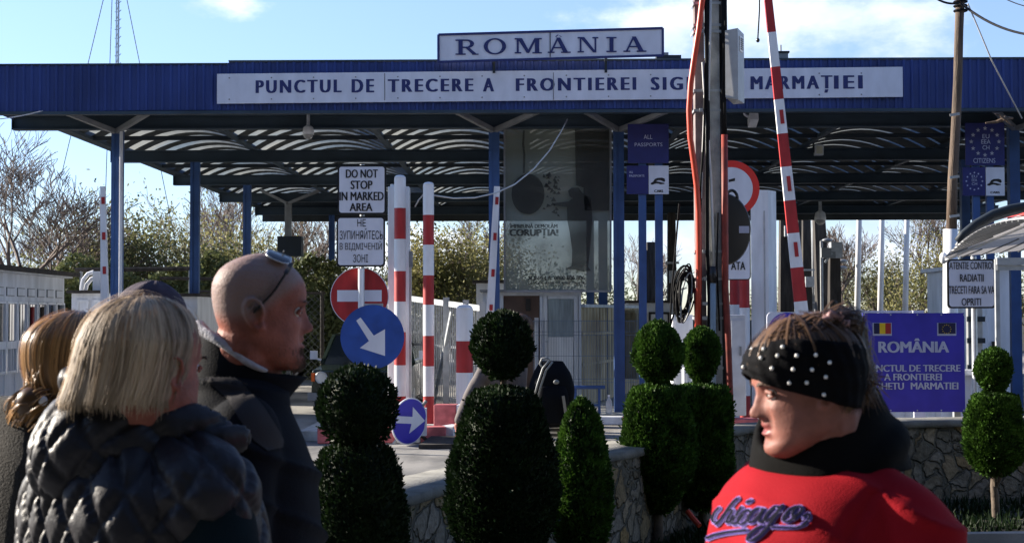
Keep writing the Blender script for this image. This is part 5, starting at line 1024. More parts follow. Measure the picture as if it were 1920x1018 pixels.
# thin bare stems in the bed by the pole
def stem(label, x, y, r, h): t = tag(MB().tube([(x, y, 0), (x + .02, y, h * .5), (x + .03, y, h)], [r, r * .9, r * .7], 8).build('bare_stem', m_bark, None, 'all'), label, 'stem')
stem('bare grey stem between the two conifers before the pole', X(1262, 10.8), 10.8, .025, .45); stem('thin bare stem right beside the utility pole foot', X(1371, 11.0), 11.0, .02, .5)
o = MB().tube([P(1289, 958, 10.4), P(1300, 972, 10.35), P(1312, 985, 10.3)], .02, 8).build('orange_tube', m_orange); tag(o, 'short orange pipe end lying on the dark bed', 'pipe')
# ---------------------------------------------------------------- background trees
def branches(mb_pts, base, h, r, rng, levels=4, spread=.5, nb=3, up=.35):
    tips = []
    def grow(p, dvec, L, r0, lev):
        n = 4; pts = [p]; rr = [r0]; d_ = dvec.copy(); q = p.copy()
        for i in range(n): d_ = (d_ + Vector((rng.gauss(0, .12), rng.gauss(0, .12), .04 + rng.gauss(0, .06)))).normalized(); q = q + d_ * L / n; pts.append(q.copy()); rr.append(max(.009, r0 * (1 - .42 * (i + 1) / n)))
        mb_pts.tube(pts, rr, 5 if lev < 2 else 3, cap=False)
        if lev >= 2: tips.extend(pts[1:])
        if lev >= levels: return
        k = nb + (1 if lev > 0 else 2)
        for i in range(k):
            f = (.35 + .65 * (i + 1) / k) if lev else (.3 + .7 * (i + 1) / k); j = min(n, max(1, round(f * n))); a = rng.random() * 6.28; s = spread * rng.uniform(.6, 1.4); side = Vector((math.cos(a), math.sin(a), 0)); nd = (dvec + side * s * 1.3 + Vector((0, 0, up * rng.random()))).normalized(); grow(pts[j], nd, L * rng.uniform(.52, .78), rr[j] * .62, lev + 1)
    grow(Vector(base), Vector((rng.gauss(0, .05), 0, 1)).normalized(), h * .42, r, 0); return tips
def tree(label, u, d, h, seed, leaf=None, nleaf=0, lsize=.1, group=None, levels=4, spread=.5, bush=False, nb=3, r=None, name='tree', cl=.35):
    rng = random.Random(seed); x = X(u, d); t = thing(name, label, 'tree', (x, d, 0), group); mb = MB(); tips = []
    if bush:
        for k in range(4): tips += branches(mb, (x + rng.uniform(-.8, .8), d + rng.uniform(-.5, .5), 0), h * rng.uniform(.75, 1), .07, rng, levels, spread, nb)
    else: tips = branches(mb, (x, d, 0), h, r or .018 * h, rng, levels, spread, nb)
    ztop = max(p.z for p in tips); s = h / ztop
    mb.v = [(x + (a - x) * (1 + (s - 1) * .5), b, c * s) for a, b, c in mb.v]; tips = [Vector((x + (p.x - x) * (1 + (s - 1) * .5), p.y, p.z * s)) for p in tips]
    mb.build('trunk', m_twig, t)
    if leaf and nleaf:
        g = np.random.default_rng(seed); T = np.array([tuple(p) for p in tips]); cid = g.integers(0, len(T), nleaf); c = T[cid] + g.normal(0, cl, (nleaf, 3)); c[:, 2] = np.maximum(c[:, 2], .2); ax = g.normal(0, 1, (nleaf, 3)); ax[:, 2] -= .3; ax /= np.linalg.norm(ax, axis=1)[:, None]; sd_ = np.cross(ax, g.normal(0, 1, (nleaf, 3))); sd_ /= np.linalg.norm(sd_, axis=1)[:, None]
        L = lsize * (.5 + g.random((nleaf, 1))); V = np.stack([c, c + ax * L * .5 - sd_ * L * .26, c + ax * L, c + ax * L * .5 + sd_ * L * .26], 1).reshape(-1, 3); np_obj('crown', V, np.arange(len(V)).reshape(-1, 4), leaf, t)
    return t
GB = 'bare trees beyond the crossing'; GL_ = 'leafy trees and shrubs beyond the crossing'
tree('large bare tree with spreading limbs at the far left', 42, 40, 7.2, 11, group=GB, levels=5, spread=.62, nb=3, r=.17)
tree('bare tree leaning over beside the first thin barrier arm', 118, 42, 6.4, 12, group=GB, levels=5, spread=.6, r=.13)
tree('slim bare tree at the very left edge', -10, 55, 7.6, 13, group=GB, levels=5)
tree('bare tree crown between the first two blue columns', 312, 50, 6.2, 14, m_leafo, 900, .09, group=GB, levels=4, cl=.2)
tree('thin bare tree between the second and third columns', 405, 52, 7.4, 15, group=GB, levels=5, spread=.4)
tree('bare twiggy tree right beside the bald head', 590, 46, 6.0, 16, group=GB, levels=5, spread=.35)
tree('bare twiggy tree under the canopy edge by the dark box', 500, 56, 7.6, 17, group=GB, levels=4)
tree('pale bare tree between the last flagpole and the wooden pole', 1718, 60, 8.2, 18, m_leafy, 700, .1, group=GB, levels=5, spread=.45, cl=.25)
tree('small bare tree right of the transformer pole', 1590, 60, 5.6, 19, group=GB, levels=5, spread=.5)
tree('bare tree crown showing over the striped post top', 875, 60, 6.2, 20, group=GB, levels=5, spread=.5)
tree('bare tree behind the gap left of the blue sign posts', 1190, 60, 5.2, 21, group=GB, levels=5)
for i, (u, d, h, lf, n, lab) in enumerate((
    (165, 44, 4.3, m_leafg, 2600, 'dull green tree behind the first thin barrier arm'), (105, 42, 3.4, m_leafo, 2400, 'low olive shrub behind the long white kiosk'), (270, 44, 5.3, m_leafo, 3800, 'olive leafy tree just right of the first blue column'), (215, 46, 4.6, m_leafg, 2400, 'dull green tree directly behind the first blue column'),
    (395, 44, 3.6, m_leafg, 2600, 'low green tree right of the second column'), (435, 46, 4.9, m_leafy, 3400, 'yellow olive leafy tree between the second and third columns'), (330, 47, 3.7, m_leafo, 2400, 'olive shrub behind the second blue column'), (505, 48, 4.4, m_leafy, 2600, 'yellow olive tree behind the grey fourth column'), (560, 50, 3.2, m_leafg, 2200, 'low green shrub behind the bald head'), (610, 47, 3.0, m_leafo, 2200, 'olive shrub left of the no-entry sign'), (20, 43, 2.9, m_leafg, 2200, 'green undergrowth shrub above the kiosk roof at left'),
    (700, 50, 3.6, m_leafo, 2000, 'olive shrub hidden behind the white slab'), (775, 46, 4.3, m_leafo, 3400, 'olive leafy tree between the two tall striped posts'), (845, 44, 4.2, m_leafy, 4400, 'broad yellow olive tree left of the thin arm by the banner'), (905, 48, 4.5, m_leafo, 3000, 'olive tree behind the thin arm by the banner'), (970, 50, 3.7, m_leafo, 2200, 'olive tree seen through the lower banner'), (1070, 52, 3.2, m_leafg, 1800, 'dull shrub seen through the lower right of the banner'),
    (1640, 62, 4.4, m_leafo, 2600, 'pale olive shrub behind the first two flagpoles'), (1745, 58, 4.9, m_leafy, 3000, 'yellow olive tree behind the wooden pole sleeve'), (1690, 64, 4.0, m_leafo, 2400, 'olive shrub at the foot of the last flagpole'), (1590, 66, 3.4, m_leafo, 1400, 'faint olive shrub under the street lamps'), (1850, 60, 4.0, m_leafg, 2200, 'green shrub behind the radiation sign'), (1915, 50, 3.4, m_leafo, 1800, 'olive shrub at the right edge behind the blue column'), (1440, 62, 2.6, m_leafg, 1200, 'low shrub beyond the white pillar'), (1175, 55, 2.6, m_leafg, 1200, 'low shrub beyond the beige sheet wall'))):
    tree(lab, u, d, h, 40 + i, lf, int(n * 1.9), .11, GL_, levels=3, spread=.75, bush=True, nb=2, name='leafy_tree', cl=.42)
def hedge():
    g = np.random.default_rng(5); n = 30000; x = X(-40, 36) + g.random(n) * (X(640, 36) - X(-40, 36)); z = g.random(n) ** .8 * (Z(497, 36) + .25 * np.sin(x * 2.1) + .12 * np.sin(x * 5.3)); y = 36 + .25 * g.random(n) + .2 * np.sin(x * 3) * np.sin(z * 4)
    c = np.stack([x, y, z], 1); ax = g.normal(0, 1, (n, 3)); ax /= np.linalg.norm(ax, axis=1)[:, None]; sd_ = np.cross(ax, g.normal(0, 1, (n, 3))); sd_ /= np.linalg.norm(sd_, axis=1)[:, None]; L = .11 * (.6 + g.random((n, 1)))
    V = np.stack([c, c + ax * L * .5 - sd_ * L * .3, c + ax * L, c + ax * L * .5 + sd_ * L * .3], 1).reshape(-1, 3); o = np_obj('ivy_hedge', V, np.arange(len(V)).reshape(-1, 4), m_leafg); tag(o, 'ivy covered wire fence behind the kiosks at left', 'hedge', kind='stuff')
    MB().box(X(-40, 36), X(640, 36), 36.5, 36.55, 0, 2.2).build('hedge_backing', m_tar, o)
hedge()
# ---------------------------------------------------------------- people
m_skin = mat('fair_skin', (.36, .19, .13), .5, 0, .06, 18, .0012, 130, sss=.12, spec=.4)
m_skinr = mat('ruddy_skin', (.25, .09, .065), .55, 0, .26, 26, .0016, 170, sss=.1, spec=.16)
def scalp_attr(m):
    t = m.node_tree; b = t.nodes['Principled BSDF']; l = b.inputs['Base Color'].links[0].from_socket; a = t.nodes.new('ShaderNodeAttribute'); a.attribute_name = 'scalp'; mx = t.nodes.new('ShaderNodeMix'); mx.data_type = 'RGBA'; t.links.new(a.outputs['Fac'], mx.inputs[0]); t.links.new(l, mx.inputs[6]); mx.inputs[7].default_value = (.235, .165, .15, 1); t.links.new(mx.outputs[2], b.inputs['Base Color'])
scalp_attr(m_skinr)
m_skinw = mat('warm_skin', (.22, .084, .062), .6, 0, .24, 26, .0006, 170, sss=.12, spec=.4)
m_lip = mat('lip', (.2, .05, .045), .5)
m_eye = mat('eye_white', (.7, .68, .65), .2); m_iris = mat('dark_iris', (.02, .014, .01), .15)
m_stub = mat('beard_stubble', (.09, .06, .045), .8, 0, .5, 60)
class Fr:
    """local frame of a person: forward f, left l, up z"""
    def __init__(s, x, y, heading): s.o = Vector((x, y, 0)); s.f = Vector((math.cos(heading), math.sin(heading), 0)); s.l = Vector((-s.f.y, s.f.x, 0))
    def __call__(s, f, l, z): return s.o + s.f * f + s.l * l + Vector((0, 0, z))
# head: rows of (z, front, back, half width), chin at 0, crown at .235
HT = np.array([(0, .070, .028, .020), (.006, .084, .010, .032), (.016, .092, -.008, .042), (.028, .093, -.030, .050), (.042, .088, -.052, .056), (.056, .087, -.066, .060), (.072, .086, -.076, .064), (.088, .085, -.084, .067), (.104, .085, -.090, .070), (.120, .085, -.095, .072), (.135, .089, -.098, .074), (.150, .092, -.100, .0755), (.165, .0905, -.100, .076), (.180, .086, -.096, .0745), (.195, .077, -.088, .070), (.208, .064, -.075, .061), (.220, .046, -.056, .047), (.229, .026, -.034, .030), (.2345, .008, -.012, .012)])
def head_pt(th, z, off=0., p=dict()):
    """surface point of the head in head coordinates (x forward, y left, z up)"""
    f = np.interp(z, HT[:, 0], HT[:, 1]) ; b = np.interp(z, HT[:, 0], HT[:, 2]); w_ = np.interp(z, HT[:, 0], HT[:, 3]) * p.get('wide', 1.) + np.where(z < .1, p.get('jowl', 0) * np.sin(np.clip(z / .1, 0, 1) * math.pi), 0)
    f = f + np.where(z < .1, p.get('jowl', 0) * .2, 0)
    cx_ = f * .42 + b * .58 + np.where(z < .09, (0.09 - z) * .12, 0); c, s = np.cos(th), np.sin(th); e = 2.35
    rad = (np.abs(c) ** e + np.abs(s) ** e) ** (-1 / e); rf = f - cx_; rb = cx_ - b
    x = cx_ + np.where(c > 0, rf, rb) * c * rad; y = (w_) * s * rad
    # outward dir approx
    nx, ny = c / np.maximum(rf, .02), s / np.maximum(w_, .02); n = np.sqrt(nx * nx + ny * ny); nx, ny = nx / n, ny / n
    zs = np.clip((z - .15) / .085, 0, 1); nzc = zs ** 2.2; nh = np.sqrt(1 - nzc ** 2)
    return x + nx * off * nh, y + ny * off * nh, z + off * nzc * 1.0
def G(y, z, y0, z0, sy, sz): return np.exp(-((np.abs(y) - y0) / sy) ** 2 - ((z - z0) / sz) ** 2)
def head_mesh(mb, T, p=dict()):
    nt_, nz_ = 128, 120; zt = np.concatenate([np.linspace(0, .2, 92), .2 + (.2345 - .2) * np.sin(np.linspace(.03, math.pi / 2, 28))]); th = np.linspace(-math.pi, math.pi, nt_, endpoint=False); th = th - .35 * np.sin(th) * 1.0 * .8
    TH, ZZ = np.meshgrid(th, zt); x, y, z = head_pt(TH, ZZ, 0, p); fr = np.clip(x / .08, 0, 1) ** 1.5
    nose = np.interp(z, [.070, .076, .080, .086, .093, .102, .115, .128, .137], [0, .004, .018, .026, .025, .019, .012, .005, .0]) * p.get('nose', 1); wn = np.interp(z, [.075, .085, .095, .11, .13], [.0135, .0135, .0115, .0085, .010])
    dx = nose * np.exp(-(np.abs(y) / wn) ** 2.4)
    dx += .006 * G(y, z, .0125, .083, .0045, .006)                        # alae
    dx += (.0065 * np.exp(-((z - .0655) / .005) ** 2) + .0075 * np.exp(-((z - .0505) / .0055) ** 2)) * np.exp(-(y / .02) ** 4)   # lips
    dx -= (.0055 + p.get('mouth', 0)) * np.exp(-((z - .058) / (.0022 + p.get('mouth', 0) * .5)) ** 2) * np.exp(-(y / .021) ** 4)
    dx -= .005 * np.exp(-((z - .038) / .006) ** 2) * np.exp(-(y / .025) ** 2); dx += .004 * np.exp(-((z - .02) / .012) ** 2) * np.exp(-(y / .02) ** 2)
    dx -= .012 * G(y, z, .031, .121, .014, .0095); dx += .006 * G(y, z, .030, .138, .02, .006); dx += .005 * G(y, z, .044, .094, .016, .016); dx -= .0035 * G(y, z, .027, .072, .006, .018) * (1 + p.get('fold', 0))
    x = x + dx * fr; tmp = .004 * G(y, z, .075, .14, .02, .02); y = y - np.sign(y) * tmp * np.clip((x - .0) / .04, 0, 1)
    V = [T @ Vector((a, b, c)) for a, b, c in zip(x.ravel(), y.ravel(), z.ravel())]; n = nt_
    F = [(j * n + i, j * n + (i + 1) % n, (j + 1) * n + (i + 1) % n, (j + 1) * n + i) for j in range(nz_ - 1) for i in range(n)] + [tuple(range(n - 1, -1, -1)), tuple((nz_ - 1) * n + i for i in range(n))]
    mb.add(V, F)
    for s in (-1, 1):                                                # ears
        E = T @ Matrix.Translation((-.008, s * (.0715 * p.get('wide', 1)), .108)) @ Matrix.Rotation(R(-10), 4, 'Y') @ Matrix.Rotation(s * R(24), 4, 'Z'); sc = p.get('ear', 1)
        hel = [(.012, .002, .0), (.014, .006, .012), (.011, .01, .024), (.002, .012, .031), (-.010, .013, .030), (-.018, .013, .020), (-.019, .012, .006), (-.015, .009, -.008), (-.008, .006, -.020), (.0, .003, -.027), (.007, .001, -.024), (.009, .0, -.014)]
        mb.tube([E @ Vector((a * sc, s * b * sc, c * sc)) for a, b, c in hel], [.0038 * sc] * 9 + [.0052 * sc, .0052 * sc, .003], 10)
        mb.tube([E @ Vector((a * sc, s * b * sc, c * sc)) for a, b, c in ((-.002, .006, .018), (-.010, .0095, .010), (-.010, .008, -.004), (-.002, .005, -.012))], [.0028, .0032, .0032, .0028], 8)
        mb.ell(E @ Vector((-.004, -s * .003, .002)), (.015 * sc, .007, .027 * sc), (E.to_3x3()), 20); mb.ell(E @ Vector((.008, s * .003, -.004)), (.004, .004, .006), E.to_3x3(), 10)
def hand(mb, wrist, dirv, palmn, curl=.5, right=True, sc=1.0, th=None):
    d = Vector(dirv).normalized(); n = Vector(palmn); n = (n - d * n.dot(d)).normalized(); s = d.cross(n) * (1 if right else -1)
    w_ = Vector(wrist); 
    for k in range(4):
        o = (1.5 - k) * .019; mb.tube([w_ + s * o * .55, w_ + d * .04 * sc + s * o, w_ + d * .088 * sc + s * o], [.013, .013, .0105], 10)
        L = (.040, .045, .042, .033)[k] * sc; p = w_ + d * .088 * sc + s * o; pts = [p - d * .01, p]; a = 0
        for q, (f, c) in enumerate(((1, .6), (.62, 1.0), (.48, .8))): a += curl * c; v = d * math.cos(a) + n * math.sin(a); p = p + v * L * f; pts.append(p)
        mb.tube(pts, [.0095, .0095, .0088, .008, .0062], 10); mb.ell(p, (.0062,) * 3, n=8)
    b = w_ + d * .02 + s * .024; pts = [b - s * .012, b, b + (s * .7 + d * .75 + n * .35) * .035 * sc]; pts.append(pts[-1] + (s * .2 + d * .9 + n * .5) * .028 * sc); mb.tube(pts, [.013, .014, .0105, .008], 10); mb.ell(pts[-1], (.008,) * 3, n=8)
def vt(mb, fr, rings, n=40, e=2.4, m=0):
    """stacked superellipse rings (z, f centre, l centre, half depth, half width)"""
    rings = sorted(rings); zz = np.array([r[0] for r in rings]); A = np.array(rings); zs = []
    for a, b in zip(zz, zz[1:]): zs += list(np.linspace(a, b, max(2, int((b - a) / .02)), endpoint=False))
    zs.append(zz[-1]); 
    def sm(col):                                                     # smooth interpolation
        y = A[:, col]; out = np.interp(zs, zz, y); k = np.array([.25, .5, .25])
        for _ in range(3): o = out.copy(); out[1:-1] = np.convolve(o, k, 'valid')
        return out
    fc, lc, rd, rw = (sm(i) for i in (1, 2, 3, 4)); V = []
    for z, a, b, c, d in zip(zs, fc, lc, rd, rw):
        for k in range(n): t_ = 2 * math.pi * k / n; co, si = math.cos(t_), math.sin(t_); q = (abs(co) ** e + abs(si) ** e) ** (-1 / e); V.append(fr(a + c * co * q, b + d * si * q, z))
    r = len(zs); F = [(j * n + i, j * n + (i + 1) % n, (j + 1) * n + (i + 1) % n, (j + 1) * n + i) for j in range(r - 1) for i in range(n)] + [tuple(range(n - 1, -1, -1)), tuple((r - 1) * n + i for i in range(n))]
    mb.add(V, F, m)
def spline(pts, rad, n=6):
    """catmull-rom resample of a limb"""
    P_ = [Vector(p) for p in pts]; out, rr = [], []
    for i in range(len(P_) - 1):
        a = P_[max(0, i - 1)]; b, c = P_[i], P_[i + 1]; d = P_[min(len(P_) - 1, i + 2)]
        for k in range(n): t_ = k / n; out.append(.5 * ((2 * b) + (c - a) * t_ + (2 * a - 5 * b + 4 * c - d) * t_ ** 2 + (3 * b - 3 * c + d - a) * t_ ** 3)); rr.append(rad[i] + (rad[i + 1] - rad[i]) * (t_ * t_ * (3 - 2 * t_)))
    out.append(P_[-1]); rr.append(rad[-1]); return out, rr
def limb(mb, pts, rad, n=20, k=6): p, r = spline(pts, rad, k); mb.tube(p, r, n); mb.ell(p[0], (r[0],) * 3, n=14); mb.ell(p[-1], (r[-1],) * 3, n=14)
def legs(mb, fr, H, k=1., add=0., stance=.0):
    for s in (-1, 1): limb(mb, [fr(0, s * .085 * k, .50 * H), fr(.01 + s * stance * .5, s * .095 * k, .27 * H), fr(-.01 + s * stance, s * .10 * k, .055 * H)], [.085 * k + add, .056 * k + add, .040 + add])
def shoes(t, fr, H, m, stance=0.):
    for s in (-1, 1):
        mb = MB(); c = s * stance; limb(mb, [fr(-.05 + c, s * .10, .045), fr(.06 + c, s * .105, .042), fr(.15 + c, s * .11, .032)], [.042, .044, .034], 14); limb(mb, [fr(-.03 + c, s * .1, .06), fr(-.03 + c, s * .1, .11)], [.045, .046], 14)
        V, F, N_ = remesh(mb, .008, 3); V[:, 2] = np.maximum(V[:, 2], .013); np_obj('shoe', V, F, m, t, True)
def cloth(t, name, mb, m, voxel=.008, smooth=4, folds=(.004, 22), seed=1, zmin=None, extra=None, crease=0):
    V, F, N_ = remesh(mb, voxel, smooth, .6)
    if crease: w_ = vnoise(V * 5, seed + 9, 2); V = V + N_ * (crease * (1 - np.abs(np.sin(V @ np.array([9., 4, 26]) + 4.5 * w_))) ** 3 * np.clip(.4 + w_, 0, 1))[:, None]
    if folds: d = vnoise(V * folds[1] * np.array([1, 1, .55]), seed, 3) * folds[0]; V = V + N_ * d[:, None]
    if extra: V = extra(V, N_)
    o = np_obj(name, V, F, m, t, True); o['_k'] = 0; del o['_k']; return o, V, F
def eyes(t, T, sk=None):
    for s in (-1, 1):
        c = T @ Vector((.0700, s * .031, .1205)); e = MB().ell(c, (.0118,) * 3, n=20).build('eye', m_eye, t, 'all'); q = T @ Vector((.0808, s * .0305, .1203)); MB().ell(q, (.0022, .0052, .0052), T.to_3x3(), 12).build('iris', m_iris, e, 'all')
        mb = MB(); mb.tube([T @ Vector((.0805 - abs(k) * .006, s * .031 + k * .015, .1262 - abs(k) * .005)) for k in np.linspace(-1, 1, 9)], .0042, 8); mb.tube([T @ Vector((.0792 - abs(k) * .007, s * .031 + k * .015, .1145 + abs(k) * .004)) for k in np.linspace(-1, 1, 9)], .0036, 8); mb.build('eyelid', sk or m_skin, t, 'all')
def brows(t, T, m):
    for s in (-1, 1):
        mb = MB(); rng = random.Random(4)
        for k in range(46): a = rng.random(); y = s * (.016 + .034 * a); z = .137 + .006 * math.sin(a * 2.6) + rng.uniform(-.0022, .0022); x = .0905 - .012 * a ** 2.2 + .0; p = T @ Vector((x + .003, y, z)); mb.tube([p, p + T.to_3x3() @ Vector((-.001, s * .007, .0015 - .003 * a))], [.0009, .0003], 4)
        mb.build('eyebrow', m, t)
def headT(x, y, zchin, heading, pitch=0, roll=0, sc=1.0, ear=(0, 0)):
    c = Matrix.Translation((x, y, zchin)) @ Matrix.Rotation(heading, 4, 'Z') @ Matrix.Translation((0, 0, .11 * sc)) @ Matrix.Rotation(roll, 4, 'X') @ Matrix.Rotation(pitch, 4, 'Y') @ Matrix.Translation((0, 0, -.11 * sc)) @ Matrix.Scale(sc, 4)
    return c
def base_body(mb, fr, H, T, neck_r=.058, sh=.185, wf=1.0, arms=None, neckf=0., stance=0., zs=None):
    k = H / 1.75; vt(mb, fr, [(.48 * H, 0, 0, .09 * wf, .15 * wf), (.54 * H, 0, 0, .105 * wf, .16 * wf), (.61 * H, .01, 0, .095 * wf, .14 * wf), (.69 * H, .005, 0, .10 * wf, .15 * wf), (.76 * H, 0, 0, .10 * wf, .165 * wf), (.80 * H, -.01, 0, .08, .15), (.825 * H, -.015, 0, .06, .10)])
    nb = T @ Vector((-.022, 0, .05)); limb(mb, [fr(-.02, 0, .78 * H), fr(-.012 + neckf * .4, 0, .835 * H), nb], [.07, neck_r, neck_r * .98], 24)
    legs(mb, fr, H, k, stance=stance)
    for a, s in zip(arms, (-1, 1)):
        sh_, el, wr, dv, pn, cu = a; limb(mb, [sh_, el, wr], [.05, .04, .026]); hand(mb, wr, dv, pn, cu, s < 0)
def std_arms(fr, H, f=0.02):
    return [(fr(0, s * .185, .79 * H), fr(-.02, s * .235, .62 * H), fr(.05 + f, s * .245, .485 * H), Vector((.1 * fr.f.x, .1 * fr.f.y, -1)), -s * fr.l, .35) for s in (-1, 1)]
def strand_mat(name, dark, light, rough=.38, axis='Z'):
    m = mat(name, dark, rough, 0, 0, 1, col2=light, spec=.5); t = m.node_tree; b = t.nodes['Principled BSDF']; a = t.nodes.new('ShaderNodeAttribute'); a.attribute_name = 'tone'
    r = t.nodes.new('ShaderNodeMix'); r.data_type = 'RGBA'; r.inputs[6].default_value = (*dark, 1); r.inputs[7].default_value = (*light, 1); t.links.new(a.outputs['Fac'], r.inputs[0]); t.links.new(r.outputs[2], b.inputs['Base Color'])
    b.inputs['Specular IOR Level'].default_value = .25; return m
def strands(name, paths, w0, m, parent, rng, tone=None):
    """flat ribbons following each path; 'tone' varies from lock to lock"""
    V, F, TN = [], [], []; n = 0
    for pts, nrm in paths:
        pts = np.asarray(pts); k = len(pts); nrm = np.asarray(nrm); t_ = np.gradient(pts, axis=0); s = np.cross(t_, nrm); s /= np.maximum(np.linalg.norm(s, axis=1), 1e-9)[:, None]
        wv = w0 * (.6 + .9 * rng.random()) * np.interp(np.linspace(0, 1, k), [0, .1, .8, 1], [.5, 1, .9, .15]); nn = nrm / np.maximum(np.linalg.norm(nrm, axis=1), 1e-9)[:, None]
        mid = pts + nn * w0 * .35; L = pts - s * wv[:, None]; Q = pts + s * wv[:, None]; V += [L, mid, Q]; tn = (rng.random() if tone is None else tone(pts[-1], rng)); TN += [tn] * (3 * k)
        for i in range(k - 1): F += [(n + i, n + k + i, n + k + i + 1, n + i + 1), (n + k + i, n + 2 * k + i, n + 2 * k + i + 1, n + k + i + 1)]
        n += 3 * k
    o = np_obj(name, np.concatenate(V), np.array(F), m, parent, True); at = o.data.attributes.new('tone', 'FLOAT', 'POINT')
    if len(o.data.vertices) == len(TN): at.data.foreach_set('value', np.array(TN, dtype=np.float32))
    return o
def hair_shell(parent, name, surf, thr, ur, m, thick, seed, nt_=160, nu=60, groove=.003, nstr=1400, sw=.0016, rough_end=.02, tone=None, wav=0.):
    """surf(theta,u)->(world point, outward normal), u=0 crown, u=1 hem. A grooved shell with ribbons of hair laid over it"""
    rng = np.random.default_rng(seed); th = np.linspace(thr[0], thr[1], nt_); us = np.linspace(0, 1, nu); V = []; TN = []
    ph = rng.random(8) * 6.28; fr_ = rng.uniform(6, 46, 8)
    for u in us:
        for a in th:
            p, n = surf(a, u); g = sum(math.sin(a * f + q + 2.5 * u * math.sin(q * 3)) for f, q in zip(fr_, ph)) / 8; V.append(p + n * (thick + groove * g * min(1, u * 4))); TN.append(.5 + .45 * g)
    F = [(j * nt_ + i, (j + 1) * nt_ + i, (j + 1) * nt_ + i + 1, j * nt_ + i + 1) for j in range(nu - 1) for i in range(nt_ - 1)]
    o = np_obj(name, [tuple(v) for v in V], F, m, parent, True); at = o.data.attributes.new('tone', 'FLOAT', 'POINT')
    if len(o.data.vertices) == len(TN): at.data.foreach_set('value', np.array(TN, dtype=np.float32))
    paths = []
    for k in range(nstr):
        a = thr[0] + (thr[1] - thr[0]) * rng.random(); u0 = rng.random() ** 1.5 * .6; u1 = 1 + rng.normal(0, rough_end) if rng.random() < .7 else u0 + (1 - u0) * rng.random(); w_ = rng.normal(0, .035); q = rng.random() * 6; h = thick + groove * rng.uniform(-.1, 1.2) + (rng.uniform(.002, .010) if rng.random() < .05 else 0)
        pts, ns = [], []
        for u in np.linspace(u0, max(u0 + .1, u1), 16): p, n = surf(a + w_ * (u - u0) + wav * math.sin(q + u * 5), u); pts.append(tuple(p + n * h)); ns.append(tuple(n))
        paths.append((pts, ns))
    return o, paths
def scalp_surf(T, low, p=dict(), top=.2345):
    """low(theta) -> z of the hair line in head coordinates"""
    def s(a, u):
        zl = low(a); z = top - (top - zl) * (1 - math.cos(min(u, 1.) * math.pi / 2)) if False else None
        r = min(u, 1.2); z = zl + (top - zl) * math.cos(min(1., r) * math.pi / 2) ** .9 if r < 1 else zl - (r - 1) * .05
        x, y, zz = head_pt(np.array(a), np.array(z), 0, p); x2, y2, z2 = head_pt(np.array(a), np.array(z), .01, p); P0 = T @ Vector((float(x), float(y), float(zz))); n = (T @ Vector((float(x2), float(y2), float(z2)))) - P0
        return P0, n.normalized()
    return s
def project(pts_uv, tree_, off):
    out = []
    for u, v in pts_uv:
        r = ray(u, v); h = tree_.ray_cast(CO, r)
        if h[0] is None: out.append(None); continue
        n = h[1]; n = n if n.dot(r) < 0 else -n; out.append((h[0] + n * off, h[0].y))
    return out
# fabrics
def quilt_mat(name, col, rough, spec):
    m = mat(name, col, rough, 0, .15, 5, spec=spec); t = m.node_tree; b = t.nodes['Principled BSDF']; c = t.nodes.new('ShaderNodeTexCoord')
    n = t.nodes.new('ShaderNodeTexNoise'); n.inputs['Scale'].default_value = 26; n.inputs['Detail'].default_value = 2; n.inputs['Distortion'].default_value = .3; t.links.new(c.outputs['Object'], n.inputs[0])
    n3 = t.nodes.new('ShaderNodeTexNoise'); n3.inputs['Scale'].default_value = 400; n3.inputs['Detail'].default_value = 2; t.links.new(c.outputs['Object'], n3.inputs[0])
    bp = t.nodes.new('ShaderNodeBump'); bp.inputs['Distance'].default_value = .007; bp.inputs['Strength'].default_value = .5; t.links.new(n.outputs['Fac'], bp.inputs['Height']); b2 = t.nodes.new('ShaderNodeBump'); b2.inputs['Distance'].default_value = .0006; t.links.new(n3.outputs['Fac'], b2.inputs['Height']); t.links.new(bp.outputs[0], b2.inputs['Normal']); t.links.new(b2.outputs[0], b.inputs['Normal']); return m
m_vest = quilt_mat('black_quilted_satin', (.017, .0155, .019), .45, .22)
m_teal = mat('dark_teal_knit', (.005, .011, .013), .85, 0, .15, 20, .001, 400, spec=.07)
m_jack = mat('black_jacket_cloth', (.006, .007, .010), .8, 0, .2, 8, .0015, 250, spec=.07)
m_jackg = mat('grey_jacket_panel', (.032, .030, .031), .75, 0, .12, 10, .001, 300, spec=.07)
m_jackb = mat('slate_shoulder_panel', (.05, .06, .08), .7, 0, .12, 10, .001, 300, spec=.07)
m_fleece = mat('grey_fleece', (.34, .34, .37), .95, 0, .2, 40, .004, 160, spec=.07)
m_redh = mat('red_sweatshirt', (.27, .008, .014), .8, 0, .08, 9, .0012, 420, spec=.07)
m_hoodb = mat('black_sweatshirt', (.004, .004, .004), .85, 0, .15, 9, .0012, 420, spec=.07)
m_jean = mat('dark_trousers', (.02, .024, .035), .8, 0, .2, 14, .001, 300, spec=.07)
m_shoe = mat('black_shoe_leather', (.015, .014, .013), .45)
